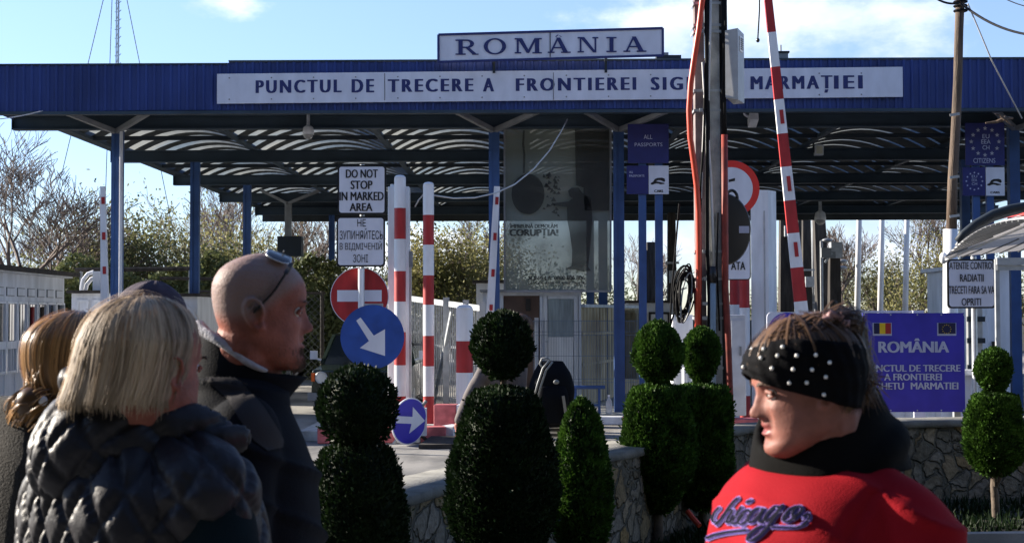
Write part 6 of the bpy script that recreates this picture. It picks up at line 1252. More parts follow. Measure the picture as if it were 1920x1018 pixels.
# ======================= bald man
def bald_man():
    d = 3.0; hx = X(487, d, 580); heading = R(14); fr = Fr(X(452, d, 800), d + .03, heading); H = 1.79
    zc = Z(690, d); sc = 1.035; T = headT(hx + .0, d, zc, heading, R(4), 0, sc); pp = dict(wide=1.0, jowl=.007, ear=1.08, nose=.95)
    t = thing('person', 'bald man in dark jacket facing right, sunglasses pushed up on his head', 'person', (fr.o.x, fr.o.y, 0)); mb = MB(); head_mesh(mb, T, pp); arms = std_arms(fr, H); base_body(mb, fr, H, T, .070, arms=arms, neckf=.05)
    # back-of-neck roll
    mb.tube([T @ Vector((-.060 + .02 * abs(k) , k * .045, .045)) for k in np.linspace(-1, 1, 9)], .022, 10)
    V, F, N_ = remesh(mb, .0036, 2, .4); o = np_obj('body', V, F, [m_skinr, m_stub], t, True)
    Ti = np.array(T.inverted()); 
    w_ = (np.c_[V, np.ones(len(V))] @ Ti.T); sm = lambda x: np.clip(x, 0, 1) ** 2 * (3 - 2 * np.clip(x, 0, 1)); wt = sm((w_[:, 2] - .10 - np.clip(w_[:, 0], -.02, .09) * .85) / .035); at = o.data.attributes.new('scalp', 'FLOAT', 'POINT'); at.data.foreach_set('value', wt.astype(np.float32))
    eyes(t, T, m_skinr); brows(t, T, m_stub)
    rng = np.random.default_rng(1); mb = MB()                         # goatee and stubble hairs on chin and jaw
    for k in range(420):
        z = rng.uniform(.0, .05); a = rng.normal(0, .5); x, y, z2 = head_pt(np.array(a), np.array(z), .001, pp); p = T @ Vector((float(x) + .002, float(y), float(z2))); dv = T.to_3x3() @ Vector((.3, .2 * rng.normal(), -1)); dv.normalize(); mb.tube([p, p + dv * rng.uniform(.004, .012)], [.0007, .0003], 3, cap=False)
    mb.build('goatee', m_stub, t)
    # jacket
    j = MB(); vt(j, fr, [(.80, 0, 0, .16, .20), (.95, .0, 0, .165, .205), (1.1, .0, 0, .165, .205), (1.25, .0, 0, .16, .21), (1.36, -.01, 0, .15, .215), (1.42, -.02, 0, .13, .19), (1.47, -.02, 0, .105, .13), (1.50, -.015, 0, .095, .105), (1.52, -.01, 0, .09, .095)])
    for s in (-1, 1): limb(j, [fr(-.01, s * .175, 1.41), fr(-.03, s * .245, 1.13), fr(.05, s * .255, .87)], [.075, .066, .052], 24)
    # stand-up collar
    nk = [(1.45, .0), (1.5, .005), (1.56, .018)]
    jo, JV, JF = cloth(t, 'jacket', j, m_jack, .0085, 5, (.007, 12), 3, crease=.020)
    n = 44; V = []; rows = 8
    def ctop(a, u, dr=0.): back = .5 - .5 * math.cos(a); rr = .086 + .010 * u + dr; return fr(-.012 + .040 * u * (1 - .3 * back) + rr * 1.15 * math.cos(a), rr * math.sin(a), 1.46 + u * (.165 * back ** 1.7 + .065 * (1 - back)) + .004 * math.sin(5 * a) * u)
    for r_ in range(rows):
        for q in (0, 1):
            for i in range(n + 1): V.append(ctop(math.pi + (i / n - .5) * 2 * 2.8, r_ / (rows - 1), -.012 * q))
    m_ = n + 1; F = []
    for r_ in range(rows - 1):
        for i in range(n): a0 = (r_ * 2) * m_ + i; b0 = (r_ * 2 + 2) * m_ + i; F.append((a0, a0 + 1, b0 + 1, b0)); F.append((a0 + m_, b0 + m_, b0 + m_ + 1, a0 + m_ + 1))
    for i in range(n): a0 = (rows - 1) * 2 * m_ + i; F.append((a0, a0 + 1, a0 + m_ + 1, a0 + m_))
    np_obj('collar', [tuple(v) for v in V], F, m_jack, t, True)
    li = MB(); aa = np.linspace(math.pi - 1.75, math.pi + 1.75, 60); li.tube([ctop(a, 1.0, .001) + Vector((0, 0, .003)) for a in aa], [.003 + .0085 * math.sin(math.pi * k / 59) ** .5 for k in range(60)], 10); li.build('fleece_lining', m_fleece, t, 'all')
    tr_ = bvh(JV, JF)
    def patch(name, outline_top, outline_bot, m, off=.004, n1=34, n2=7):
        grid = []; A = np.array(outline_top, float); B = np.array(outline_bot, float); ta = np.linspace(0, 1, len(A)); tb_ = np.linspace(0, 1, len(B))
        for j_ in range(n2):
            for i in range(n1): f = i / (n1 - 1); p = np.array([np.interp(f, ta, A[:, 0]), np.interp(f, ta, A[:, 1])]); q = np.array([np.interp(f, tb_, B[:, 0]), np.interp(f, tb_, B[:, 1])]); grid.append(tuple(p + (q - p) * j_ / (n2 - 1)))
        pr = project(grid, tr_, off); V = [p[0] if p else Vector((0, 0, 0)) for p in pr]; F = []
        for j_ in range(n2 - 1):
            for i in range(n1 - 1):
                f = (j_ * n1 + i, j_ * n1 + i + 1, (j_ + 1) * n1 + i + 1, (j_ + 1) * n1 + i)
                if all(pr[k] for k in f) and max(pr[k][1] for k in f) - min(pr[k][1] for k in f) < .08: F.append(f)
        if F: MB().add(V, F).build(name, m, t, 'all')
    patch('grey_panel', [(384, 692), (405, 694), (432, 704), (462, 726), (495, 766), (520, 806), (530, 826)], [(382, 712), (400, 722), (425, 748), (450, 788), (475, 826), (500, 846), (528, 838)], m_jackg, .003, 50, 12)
    tr = MB(); legs(tr, fr, H, 1.05, .018); vt(tr, fr, [(.78, 0, 0, .12, .165), (.86, 0, 0, .135, .175), (.98, 0, 0, .13, .165)]); cloth(t, 'trousers', tr, m_jean, .012, 4, (.005, 14), 8); shoes(t, fr, H, m_shoe)
    # sunglasses resting on top of the head
    g = thing('sunglasses', 'dark sunglasses pushed up on the bald head', 'sunglasses', T @ Vector((.03, 0, .22)))
    tm = MB()
    for s in (-1, 1):
        pts = [T @ Vector(v) for v in ((.052, s * .066, .216), (.038, s * .080, .190), (.018, s * .0815, .155), (-.004, s * .082, .128), (-.016, s * .081, .112))]; p_, r_ = spline(pts, [.0022] * 5); b = MB()
        for a, c in zip(p_, p_[1:]): b.bar(a, c + (c - a) * .1, .004, .009, up=T.to_3x3() @ Vector((1, 0, .6)))
        b.build('temple', m_black, g, True)
        # lens: curved plate lying over the crown
        L = MB(); V = []; 
        for j_ in range(9):
            for i in range(15):
                a = (i / 14 - .5) * .052; b_ = (j_ / 8 - .5) * .042; sh = 1 - .35 * (abs(b_) / .021) ** 3; y = s * (.036 + a * sh); xx = .030 + b_ * 1.15; V.append(T @ Vector((xx - 1.5 * y * y, y, .2440 - 5 * y * y - .30 * max(0, xx - .01))))
        L.add(V, [(j_ * 15 + i, j_ * 15 + i + 1, (j_ + 1) * 15 + i + 1, (j_ + 1) * 15 + i) for j_ in range(8) for i in range(14)]); lo = L.build('lens', mat('dark_lens', (.012, .01, .01), .12, spec=.35), g, 'all'); sd_ = lo.modifiers.new('s', 'SOLIDIFY'); sd_.thickness = .0025
        rim = [V[i] for i in range(15)] + [V[j_ * 15 + 14] for j_ in range(1, 9)] + [V[8 * 15 + i] for i in range(13, -1, -1)] + [V[j_ * 15] for j_ in range(7, -1, -1)]; MB().tube(rim, .0015, 6).build('rim', mat('pale_metal_rim', (.5, .5, .5), .3, .6), g, 'all')
    MB().tube([T @ Vector((.040, k * .012, .2425 - abs(k) * .001)) for k in (-1, -.5, 0, .5, 1)], .0022, 6).build('bridge', m_black, g, 'all')
bald_man()
# ======================= blonde woman with quilted hooded vest
def blonde():
    d = 2.55; t0 = R(54); bh = R(46); bx = X(272, d + .1, 900); by = d + .1; fr = Fr(bx, by, bh); H = 1.68
    T = headT(X(288, d, 640), d, Z(806, d), t0, R(4), 0, .95); pp = dict(jowl=.008)
    t = thing('person', 'blonde woman with chin length hair in a black quilted hooded vest, back to us', 'person', (bx, by, 0)); mb = MB(); head_mesh(mb, T, pp); base_body(mb, fr, H, T, .056, wf=1.15, arms=std_arms(fr, H), neckf=.02); V, F, N_ = remesh(mb, .004, 2, .4); np_obj('body', V, F, m_skinr, t, True); eyes(t, T, m_skinr); brows(t, T, m_stub)
    # bob hair: rings from crown to hem, in picture terms per height
    c0 = P(267, 640, d + .005); hf = Vector((math.cos(t0), math.sin(t0), 0)); hl = Vector((-hf.y, hf.x, 0))
    zt = Z(558, d); zb = Z(752, d); tab = np.array([(0, 0, 0), (.03, .035, .03), (.1, .062, .052), (.2, .085, .072), (.32, .099, .085), (.45, .106, .096), (.6, .107, .098), (.8, .106, .099), (1., .105, .101)])
    def surf(a, u):
        uu = min(u, 1.0); rb = float(np.interp(uu, tab[:, 0], tab[:, 1])); rw = float(np.interp(uu, tab[:, 0], tab[:, 2])); z = zt + (zb - zt) * (uu ** 1.15) - max(0, u - 1) * .2; c, s = math.cos(a), math.sin(a)
        fwd = .004 - .010 * uu ** 2; rf = rb if c < 0 else rb * (1 - .12 * uu); wob = 1 + .03 * math.sin(3 * a + 1) * uu + .018 * math.sin(7 * a) * uu
        p = c0 + hf * (fwd + rf * c * wob) + hl * (rw * s * wob + .0) + Vector((-.030 * uu ** 2.2, 0, 0)); p.z = z; n = (hf * c / max(.02, rb) + hl * s / max(.02, rw)); n.normalize(); n = (n * min(1, uu * 2.4) + Vector((0, 0, max(0, 1 - uu * 2.4)))).normalized(); return p, n
    mh = strand_mat('blonde_hair', (.12, .082, .05), (.56, .42, .28), .55); rng = np.random.default_rng(3)
    def tone(p, r_): return float(np.clip(.52 + .55 * vnoise(np.array([p[0] * 55, p[1] * 55, 0])[None], 5, 2)[0] + .10 * r_.normal(), 0, 1))
    # face gap: hair covers all angles except the front
    o, paths = hair_shell(t, 'hair', surf, (.66, 2 * math.pi - .66), None, mh, .002, 5, 220, 60, .0035, 3600, .0013, .05, tone, .04); strands('hair_strands', paths, .0013, mh, t, rng, tone)
    # vest
    v = MB(); vt(v, fr, [(.82, 0, 0, .20, .25), (.95, 0, 0, .205, .255), (1.08, 0, 0, .205, .255), (1.2, .0, 0, .20, .25), (1.3, -.01, 0, .19, .24), (1.36, -.02, 0, .17, .215), (1.41, -.015, 0, .135, .165), (1.45, -.005, 0, .105, .12)], 48, 2.5)
    for s in (-1, 1): limb(v, [fr(-.01, s * .12, 1.37), fr(-.01, s * .215, 1.33)], [.08, .09], 24)
    inv = Matrix((fr.f, fr.l, Vector((0, 0, 1)))); IM = np.array(inv)
    def quiltf(a, z, cell, amp, seed):
        w1 = .010 * vnoise(np.stack([a * 18, z * 18, a * 0], 1), seed, 2); p = (a + .66 * z + w1) / cell; q = (a - .66 * z - w1) / cell; dp = np.abs(p - np.floor(p) - .5) ; dq = np.abs(q - np.floor(q) - .5); dp = .5 - dp; dq = .5 - dq; m_ = np.minimum(dp, dq); puff = 1 - np.exp(-(m_ / .13) ** 1.6)
        ww = np.where(dp < dq, q, p); wr = np.sin(ww * 31 + 3 * vnoise(np.stack([p * 2, q * 2, p * 0], 1), seed + 1, 2)) * np.exp(-((m_ - .12) / .11) ** 2); big = vnoise(np.stack([a * 30, z * 12, a * 0], 1), seed + 4, 2)
        return amp * puff + .0013 * wr + .0035 * big * puff
    def quilt(V, N_):
        L = (V - np.array(fr.o)) @ IM.T; a = np.arctan2(L[:, 1], -L[:, 0]) * .24; return V + N_ * quiltf(a, L[:, 2], .085, .0115, 7)[:, None]
    vo, VV, VF = cloth(t, 'vest', v, m_vest, .0052, 5, (.005, 9), 4, extra=quilt)
    s_ = MB()
    for s in (-1, 1): limb(s_, [fr(-.01, s * .235, 1.30), fr(-.03, s * .355, 1.06), fr(.06, s * .35, .84)], [.075, .078, .06], 24)
    vt(s_, fr, [(1.0, 0, 0, .14, .19), (1.3, -.0, 0, .13, .18), (1.38, -.01, 0, .10, .13)]); cloth(t, 'jumper', s_, m_teal, .008, 4, (.006, 16), 6)
    # hood: draped pouch on the back, outline given round the collar in body angle / height
    hd = MB(); ro = 26; V = []
    # spine direction is -f; hood hangs from collar ring, bulging behind
    for j_ in range(ro):
        u = j_ / (ro - 1)
        for i in range(61):
            a = (i / 60 - .5) * 2; lat = a * (.195 - .03 * u ** 2) ; z = 1.522 - .085 * abs(a) ** 2.6 - u * (.215 * (1 - abs(a) ** 2.1 * .82)); bulge = .115 + .08 * math.sin(min(1, u * 1.02) * math.pi) ** .55 * (1 - abs(a) ** 2.4) + .052 * u * (1 - abs(a) ** 2); V.append(fr(-bulge + .16 * abs(a) ** 2.0, lat, z))
    F = [(j_ * 61 + i, j_ * 61 + i + 1, (j_ + 1) * 61 + i + 1, (j_ + 1) * 61 + i) for j_ in range(ro - 1) for i in range(60)]
    V = np.array([tuple(p) for p in V]); k = len(V); inner = V + np.array(tuple(fr.f)) * .045 + np.array([0, 0, -.0]); 
    # rolled rim and closed back
    hm = MB(); hm.add([tuple(p) for p in V] + [tuple(p) for p in inner], F + [tuple(x + k for x in f[::-1]) for f in F] + [(i + 1, i, i + k, i + 1 + k) for i in range(60)] + [((ro - 1) * 61 + i, (ro - 1) * 61 + i + 1, (ro - 1) * 61 + i + 1 + k, (ro - 1) * 61 + i + k) for i in range(60)] + [(j_ * 61, (j_ + 1) * 61, (j_ + 1) * 61 + k, j_ * 61 + k) for j_ in range(ro - 1)] + [((j_ + 1) * 61 + 60, j_ * 61 + 60, j_ * 61 + 60 + k, (j_ + 1) * 61 + 60 + k) for j_ in range(ro - 1)])
    rim = [fr(-.085 * math.cos(a) * 1.25 - .02, .125 * math.sin(a), 1.515 + .008 * math.sin(5 * a) + .012 * math.cos(a)) for a in np.linspace(-1.35, 1.35, 40)]; hm.tube(rim, [.012 + .014 * math.sin(math.pi * i / 39) for i in range(40)], 12)
    def hq(V, N_):
        L = (V - np.array(fr.o)) @ IM.T; a = L[:, 1] * 1.15; z = L[:, 2]; seam = 1 - np.exp(-((a - .01) / .007) ** 2); return V + N_ * (quiltf(a, z, .075, .0095, 17) * seam)[:, None]
    cloth(t, 'hood', hm, m_vest, .005, 5, (.006, 13), 9, extra=hq)
    tr = MB(); legs(tr, fr, H, 1.1, .012); vt(tr, fr, [(.76, 0, 0, .13, .175), (.84, 0, 0, .14, .18), (.96, 0, 0, .13, .17)]); cloth(t, 'trousers', tr, m_jean, .012, 4, (.004, 14), 8); shoes(t, fr, H, m_shoe)
blonde()
# ======================= woman with golden brown ponytail at far left
def ponytail_woman():
    d = 3.15; h = R(60); bx = X(60, d, 900); fr = Fr(bx, d + .05, h); H = 1.64; T = headT(X(135, d, 660), d, Z(790, d), R(35), R(8), 0, .98)
    t = thing('person', 'woman with golden brown hair tied in a low ponytail at far left', 'person', (bx, d + .05, 0)); mb = MB(); head_mesh(mb, T); base_body(mb, fr, H, T, .052, arms=std_arms(fr, H)); V, F, N_ = remesh(mb, .005, 2, .4); np_obj('body', V, F, m_skin, t, True); eyes(t, T)
    mh = strand_mat('golden_brown_hair', (.07, .035, .015), (.45, .24, .09), .32); low = lambda a: float(np.interp(abs(a), [0, .6, 1.2, 1.7, math.pi], [.175, .16, .10, .06, .035])); sf = scalp_surf(T, low); rng = np.random.default_rng(8)
    o, paths = hair_shell(t, 'hair', sf, (-math.pi, math.pi), None, mh, .012, 8, 160, 40, .004, 1300, .0017, .01); strands('hair_strands', paths, .0017, mh, t, rng)
    tie = P(92, 742, d - .06); bk = T @ Vector((-.085, 0, .06)); paths = []
    for k in range(420):
        a = rng.uniform(-1, 1); st = T @ Vector((-.1 + .02 * abs(a), .06 * a, .06 + .1 * rng.random())); e = tie + Vector(tuple(rng.normal(0, .012, 3))); m_ = st.lerp(e, .5) + Vector((-.02, -.03, .01)); pts = [st.lerp(m_, q) .lerp(m_.lerp(e, q), q) for q in np.linspace(0, 1, 10)]; paths.append(([tuple(p) for p in pts], [tuple((p - T @ Vector((0, 0, .1))).normalized()) for p in pts]))
    for k in range(900):
        r3 = rng.normal(0, .016, 3); s = tie + Vector(tuple(r3 * .6)); e = P(28 + rng.normal(0, 12), 806 + rng.normal(0, 14), d - .02) ; mid = P(55 + rng.normal(0, 16), 745 + rng.normal(0, 10), d - .12) + Vector(tuple(r3)); pts = [s.lerp(mid, q).lerp(mid.lerp(e, q), q) for q in np.linspace(0, 1, 12)]; paths.append(([tuple(p) for p in pts], [(0, -1, .4)] * 12))
    strands('ponytail', paths, .002, mh, t, rng); core = MB(); p_, r_ = spline([bk, tie, P(58, 752, d - .08), P(34, 800, d - .02)], [.035, .022, .032, .012]); core.tube(p_, r_, 14); core.build('ponytail_core', mh, t, 'all')
    sc_ = MB(); 
    for q in range(3): sc_.tube([tie + Vector((.028 * math.cos(a) * .5, -.012 + .01 * q, .0)) + Vector((.028 * math.cos(a), 0, .034 * math.sin(a))) + Vector((.005 * math.sin(7 * a), .004 * math.cos(9 * a), 0)) for a in np.linspace(0, 6.2832, 40)], .011, 8)
    sc_.build('scrunchie', m_hoodb, t, 'all'); MB().ell(tie + Vector((.0, -.04, -.008)), (.011, .007, .011)).build('bead', mat('pearl', (.6, .6, .62), .2, spec=.8), t, 'all')
    c = MB(); vt(c, fr, [(.75, 0, 0, .17, .2), (1.1, 0, 0, .165, .205), (1.28, 0, 0, .155, .205), (1.36, -.01, 0, .13, .17), (1.42, -.01, 0, .1, .12), (1.47, -.0, 0, .095, .105)]); 
    for s in (-1, 1): limb(c, [fr(0, s * .17, 1.34), fr(-.02, s * .24, 1.08), fr(.05, s * .25, .84)], [.075, .065, .05])
    cloth(t, 'coat', c, mat('brown_black_coat', (.014, .011, .008), .9, 0, .3, 30, .004, 200), .01, 4, (.006, 14), 3); tr = MB(); legs(tr, fr, H, 1, .014); cloth(t, 'trousers', tr, m_jean, .014, 4); shoes(t, fr, H, m_shoe)
ponytail_woman()
# ======================= person with knitted cap
def cap_person():
    d = 4.3; bx = X(290, d, 700); fr = Fr(bx, d, R(50)); H = 1.7; T = headT(X(284, d, 600), d, Z(528, d) - .235, R(20), R(6), 0, .97); t = thing('person', 'person in a dark purple cap hidden behind the blonde woman', 'person', (bx, d, 0)); mb = MB(); head_mesh(mb, T); base_body(mb, fr, H, T, .056, arms=std_arms(fr, H)); V, F, N_ = remesh(mb, .007, 2, .4); np_obj('body', V, F, m_skin, t, True)
    n = 48; V = []; rows = 14
    for j_ in range(rows):
        u = j_ / (rows - 1); zz = .125 + (.2345 - .125) * math.sin(u * math.pi / 2)
        for i in range(n): a = 2 * math.pi * i / n; x, y, z = head_pt(np.array(a), np.array(min(zz, .234)), .014 - .003 * (u < .1)); V.append(T @ Vector((float(x), float(y), float(z) + .002 * math.sin(a * 8))))
    F = [(j_ * n + i, j_ * n + (i + 1) % n, (j_ + 1) * n + (i + 1) % n, (j_ + 1) * n + i) for j_ in range(rows - 1) for i in range(n)] + [tuple((rows - 1) * n + i for i in range(n))]
    c = MB().add(V, F).build('cap', mat('dark_purple_cloth', (.045, .032, .048), .9, 0, .2, 30, .002, 200), t, 'all'); 
    V = []
    for i in range(25):
        a = (i / 24 - .5) * 2.2
        for rr in (.0, .055 * math.cos(a * .72)): x, y, z = head_pt(np.array(a), np.array(.135), .012); V.append(T @ Vector((float(x) + rr, float(y) * 1.0, .14 - rr * .35)))
    b = MB().add(V, [(2 * i, 2 * i + 1, 2 * i + 3, 2 * i + 2) for i in range(24)]).build('peak', m_hoodb, t, 'all'); b.modifiers.new('s', 'SOLIDIFY').thickness = .005
    j = MB(); vt(j, fr, [(.8, 0, 0, .15, .19), (1.2, 0, 0, .155, .2), (1.36, -.01, 0, .13, .18), (1.45, 0, 0, .09, .1)]); 
    for s in (-1, 1): limb(j, [fr(0, s * .17, 1.38), fr(-.02, s * .24, 1.1), fr(.05, s * .25, .86)], [.07, .06, .05])
    cloth(t, 'jacket', j, m_jack, .014, 4); tr = MB(); legs(tr, fr, H, 1, .014); cloth(t, 'trousers', tr, m_jean, .014, 4); shoes(t, fr, H, m_shoe)
cap_person()
# ======================= woman in the red hoodie
def red_woman():
    d = 2.48; heading = R(180 + 6); T = headT(X(1513, d, 740), d, Z(846, d), heading, R(12), 0, .965); pp = dict(jowl=.011, mouth=.003, fold=.5, wide=1.03, ear=.95)
    bx, by = X(1556, d, 1000), d + .06; fr = Fr(bx, by, R(180 + 36)); H = 1.63
    t = thing('person', 'woman in a red hooded sweatshirt and pearl studded headband facing left', 'person', (bx, by, 0)); mb = MB(); head_mesh(mb, T, pp)
    ww = 1.45; arms = [(fr(-.01, s * .17, 1.26), fr(-.05, s * .245, 1.05), fr(.06, s * .25, .80), Vector((.1 * fr.f.x, .1 * fr.f.y, -1)), -s * fr.l, .35) for s in (-1, 1)]
    base_body(mb, fr, H, T, .068, wf=ww, arms=arms, neckf=.06); mb.tube([T @ Vector((.016 + .028 * math.cos(a), .044 * math.sin(a), .008 + .004 * math.cos(a) + .02 * (1 - math.cos(a)))) for a in np.linspace(-1.9, 1.9, 18)], [.006 + .009 * math.sin(math.pi * i / 17) for i in range(18)], 10)
    V, F, N_ = remesh(mb, .0036, 2, .4); o = np_obj('body', V, F, [m_skinw, m_lip], t, True)
    Ti = np.array(T.inverted()); vh = np.c_[V, np.ones(len(V))] @ Ti.T; fc = vh[F].mean(1); lip = (fc[:, 0] > .078) & (np.abs(fc[:, 1]) < .022) & (fc[:, 2] > .046) & (fc[:, 2] < .070); o.data.polygons.foreach_set('material_index', lip.astype(np.int32)); eyes(t, T, m_skinw); brows(t, T, m_stub)
    dark = strand_mat('dark_brown_hair', (.018, .010, .007), (.12, .068, .038), .42); low = lambda a: float(np.interp(abs(a), [0, .5, 1.0, 1.5, 2.0, math.pi], [.178, .172, .15, .105, .06, .045])); sf = scalp_surf(T, low); rng = np.random.default_rng(12)
    o, paths = hair_shell(t, 'hair', sf, (-math.pi, math.pi), None, dark, .006, 14, 180, 44, .0035, 1500, .0015, .004); strands('hair_strands', paths, .0015, dark, t, rng)
    # swept up to the tie, ponytail falling behind
    tie = P(1562, 612, d - .02); paths = []
    for k in range(700):
        a = rng.uniform(-1, 1); x0 = rng.uniform(-.09, .06); z0 = rng.uniform(.211, .230); th = math.copysign(rng.uniform(.5, 3.0), a); x, y, z = head_pt(np.array(th), np.array(z0), .013, pp); st = T @ Vector((float(x), float(y), float(z))); e = tie + Vector(tuple(rng.normal(0, .009, 3))); m_ = st.lerp(e, .55) + Vector((0, -.012 if y < 0 else .012, .015)); pts = [st.lerp(m_, q).lerp(m_.lerp(e, q), q) for q in np.linspace(0, 1, 12)]; c_ = T @ Vector((-.01, 0, .12)); paths.append(([tuple(p) for p in pts], [tuple((p - c_).normalized()) for p in pts]))
    for k in range(1600):
        r3 = Vector(tuple(rng.normal(0, 1, 3))); w_ = rng.random(); s = tie + r3 * .012; p1 = P(1590 + rng.normal(0, 8), 606 + rng.normal(0, 7), d - .01) + r3 * .008; p2 = P(1600 + rng.normal(0, 9), 665 + rng.normal(0, 14), d + .0) + r3 * .009; e = P(1596 + rng.normal(0, 14), 738 + rng.normal(0, 16), d - .02) + r3 * .010
        if w_ < .14: p2 = P(1616 + rng.normal(0, 9), 700, d) + r3 * .008; e = P(1620 + rng.normal(0, 12), 735 + rng.normal(0, 12), d) + r3 * .02
        pts, _ = spline([s, p1, p2, e], [0, 0, 0, 0], 5); paths.append(([tuple(p) for p in pts], [tuple((p - P(1590, 690, d)).normalized() + Vector((0, -.5, 0))) for p in pts]))
    strands('ponytail', paths, .0016, dark, t, rng); co = MB(); p_, r_ = spline([tie, P(1588, 614, d), P(1594, 665, d), P(1590, 725, d)], [.02, .03, .03, .016]); co.tube(p_, r_, 16); co.build('ponytail_core', dark, t, 'all')
    # golden under-layer at the nape, sunlight put into its colour
    paths = []; gold = strand_mat('sunlit_gold_ends', (.18, .09, .03), (.6, .38, .15), .3)
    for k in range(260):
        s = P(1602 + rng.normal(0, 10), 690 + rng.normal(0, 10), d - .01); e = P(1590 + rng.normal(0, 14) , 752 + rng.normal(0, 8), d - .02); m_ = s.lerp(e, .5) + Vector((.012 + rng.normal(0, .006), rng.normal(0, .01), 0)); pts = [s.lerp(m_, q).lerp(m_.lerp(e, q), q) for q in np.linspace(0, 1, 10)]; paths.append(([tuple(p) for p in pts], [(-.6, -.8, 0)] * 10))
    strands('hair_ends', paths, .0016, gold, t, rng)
    sc_ = MB(); c = tie + Vector((-.0, -.01, .002))
    for q in range(4): sc_.tube([c + Vector((.018 * math.cos(a) + .005 * math.sin(6 * a + q), -.01 + .008 * q, .017 * math.sin(a) + .005 * math.cos(7 * a + q))) for a in np.linspace(0, 6.2832, 40)], .0055, 6)
    sc_.build('scrunchie', mat('rose_scrunchie', (.3, .17, .17), .6, 0, .4, 60), t, 'all')
    # headband: thick band over brow, temple and ear, wide at the back
    def zlo(a): return float(np.interp(abs(a), [0, .45, .9, 1.35, 1.75, 2.3, math.pi], [.163, .150, .124, .100, .082, .066, .060]))
    def zhi(a): return float(np.interp(abs(a), [0, .45, .9, 1.4, 2.0, math.pi], [.200, .206, .208, .200, .185, .172]))
    nA, nB = 110, 16; V = []
    for j_ in range(nB):
        u = j_ / (nB - 1)
        for i in range(nA): a = -math.pi + 2 * math.pi * i / nA; z = zlo(a) + (zhi(a) - zlo(a)) * u; off = .0135 + .0035 * math.sin(u * math.pi) + .0012 * math.sin(a * 23 + u * 5) + .0012 * math.sin(u * 22 + 3 * a); x, y, zz = head_pt(np.array(a), np.array(z), off, pp); V.append(T @ Vector((float(x), float(y), float(zz))))
    k = len(V)
    F = [(j_ * nA + i, j_ * nA + (i + 1) % nA, (j_ + 1) * nA + (i + 1) % nA, (j_ + 1) * nA + i) for j_ in range(nB - 1) for i in range(nA)]; hb = MB().add(V, F).build('headband', mat('black_velvet', (.004, .004, .005), .8, 0, .2, 30, .001, 300, spec=.06), t, 'all'); so_ = hb.modifiers.new('s', 'SOLIDIFY'); so_.thickness = .005; so_.offset = -1
    tr_ = bvh([tuple(v) for v in V], F); pm = mat('pearl_bead', (.8, .78, .74), .15, spec=.8, coat=.5); mb = MB()
    for u, v in ((1402, 646), (1389, 690), (1433, 655), (1468, 651), (1427, 672), (1458, 667), (1448, 690), (1494, 667), (1529, 666), (1487, 692), (1522, 693), (1555, 679), (1480, 717), (1512, 717), (1548, 706), (1544, 739), (1435, 640)):
        h = tr_.ray_cast(CO, ray(u, v))
        if h[0] is None: h = tr_.find_nearest(P(u, v, d - .02))
        n = h[1] if h[1].dot(ray(u, v)) < 0 else -h[1]; mb.ell(h[0] + n * .0018, (.0034,) * 3, n=14)
    mb.build('pearls', pm, hb, 'all')
    ex = T @ Vector((-.004, -.078, .076)); MB().tube([ex + Vector((.0, .004 * math.sin(a), -.008 + .009 * math.cos(a))) for a in np.linspace(0, 6.28, 18)], .001, 5).build('earring', mat('silver', (.7, .7, .7), .2, 1), t, 'all')
    # hoodie
    hm = MB(); vt(hm, fr, [(.72, 0, 0, .22, .25), (.85, .01, 0, .24, .265), (1.0, .02, 0, .23, .24), (1.12, .02, 0, .21, .215), (1.22, .015, 0, .19, .205), (1.29, .01, 0, .175, .20), (1.34, .0, 0, .15, .182), (1.37, -.0, 0, .125, .15), (1.39, -.0, 0, .09, .10)], 56, 2.25)
    for s in (-1, 1): limb(hm, [fr(-.01, s * .12, 1.325), fr(-.02, s * .19, 1.26), fr(-.05, s * .245, 1.05), fr(.06, s * .25, .80)], [.065, .075, .072, .056], 28)
    IM = np.array(Matrix((fr.f, fr.l, Vector((0, 0, 1)))))
    def fold(V, N_):
        L = (V - np.array(fr.o)) @ IM.T; g = np.sin((L[:, 0] * 1.1 + L[:, 1] * .9) * 34 + L[:, 2] * 30 + 2 * vnoise(L * 9, 5, 2)); k = np.exp(-((L[:, 2] - 1.16) / .14) ** 2); sea = np.exp(-((np.abs(L[:, 1]) - .168 - .25 * np.clip(1.2 - L[:, 2], 0, 1)) / .007) ** 2) * (L[:, 2] < 1.36); return V + N_ * (.0055 * g * k - .006 * sea)[:, None]
    ho, HV, HF = cloth(t, 'sweatshirt', hm, m_redh, .0075, 4, (.007, 10), 21, extra=fold, crease=.020)
    # black hood collar wrapped round the neck, opening at the throat
    hc = MB(); nA = 46; rows = 12; V = []
    for q, (of, ) in enumerate(((0.,), (.014,))):
        for j_ in range(rows):
            u = j_ / (rows - 1)
            for i in range(nA):
                a = math.pi + (i / (nA - 1) - .5) * 2 * 3.1; back = .5 - .5 * math.cos(a); r1 = .128 - .034 * u + of * -1; f0 = -.012 + .034 * u; z = 1.368 + u * (.115 * back ** .8 + .044) - .004 * (1 - back) + .012 * back + .012 * math.sin(u * math.pi) * back; V.append(fr(f0 + r1 * (1.02 + .25 * back) * math.cos(a), r1 * 1.12 * math.sin(a), z))
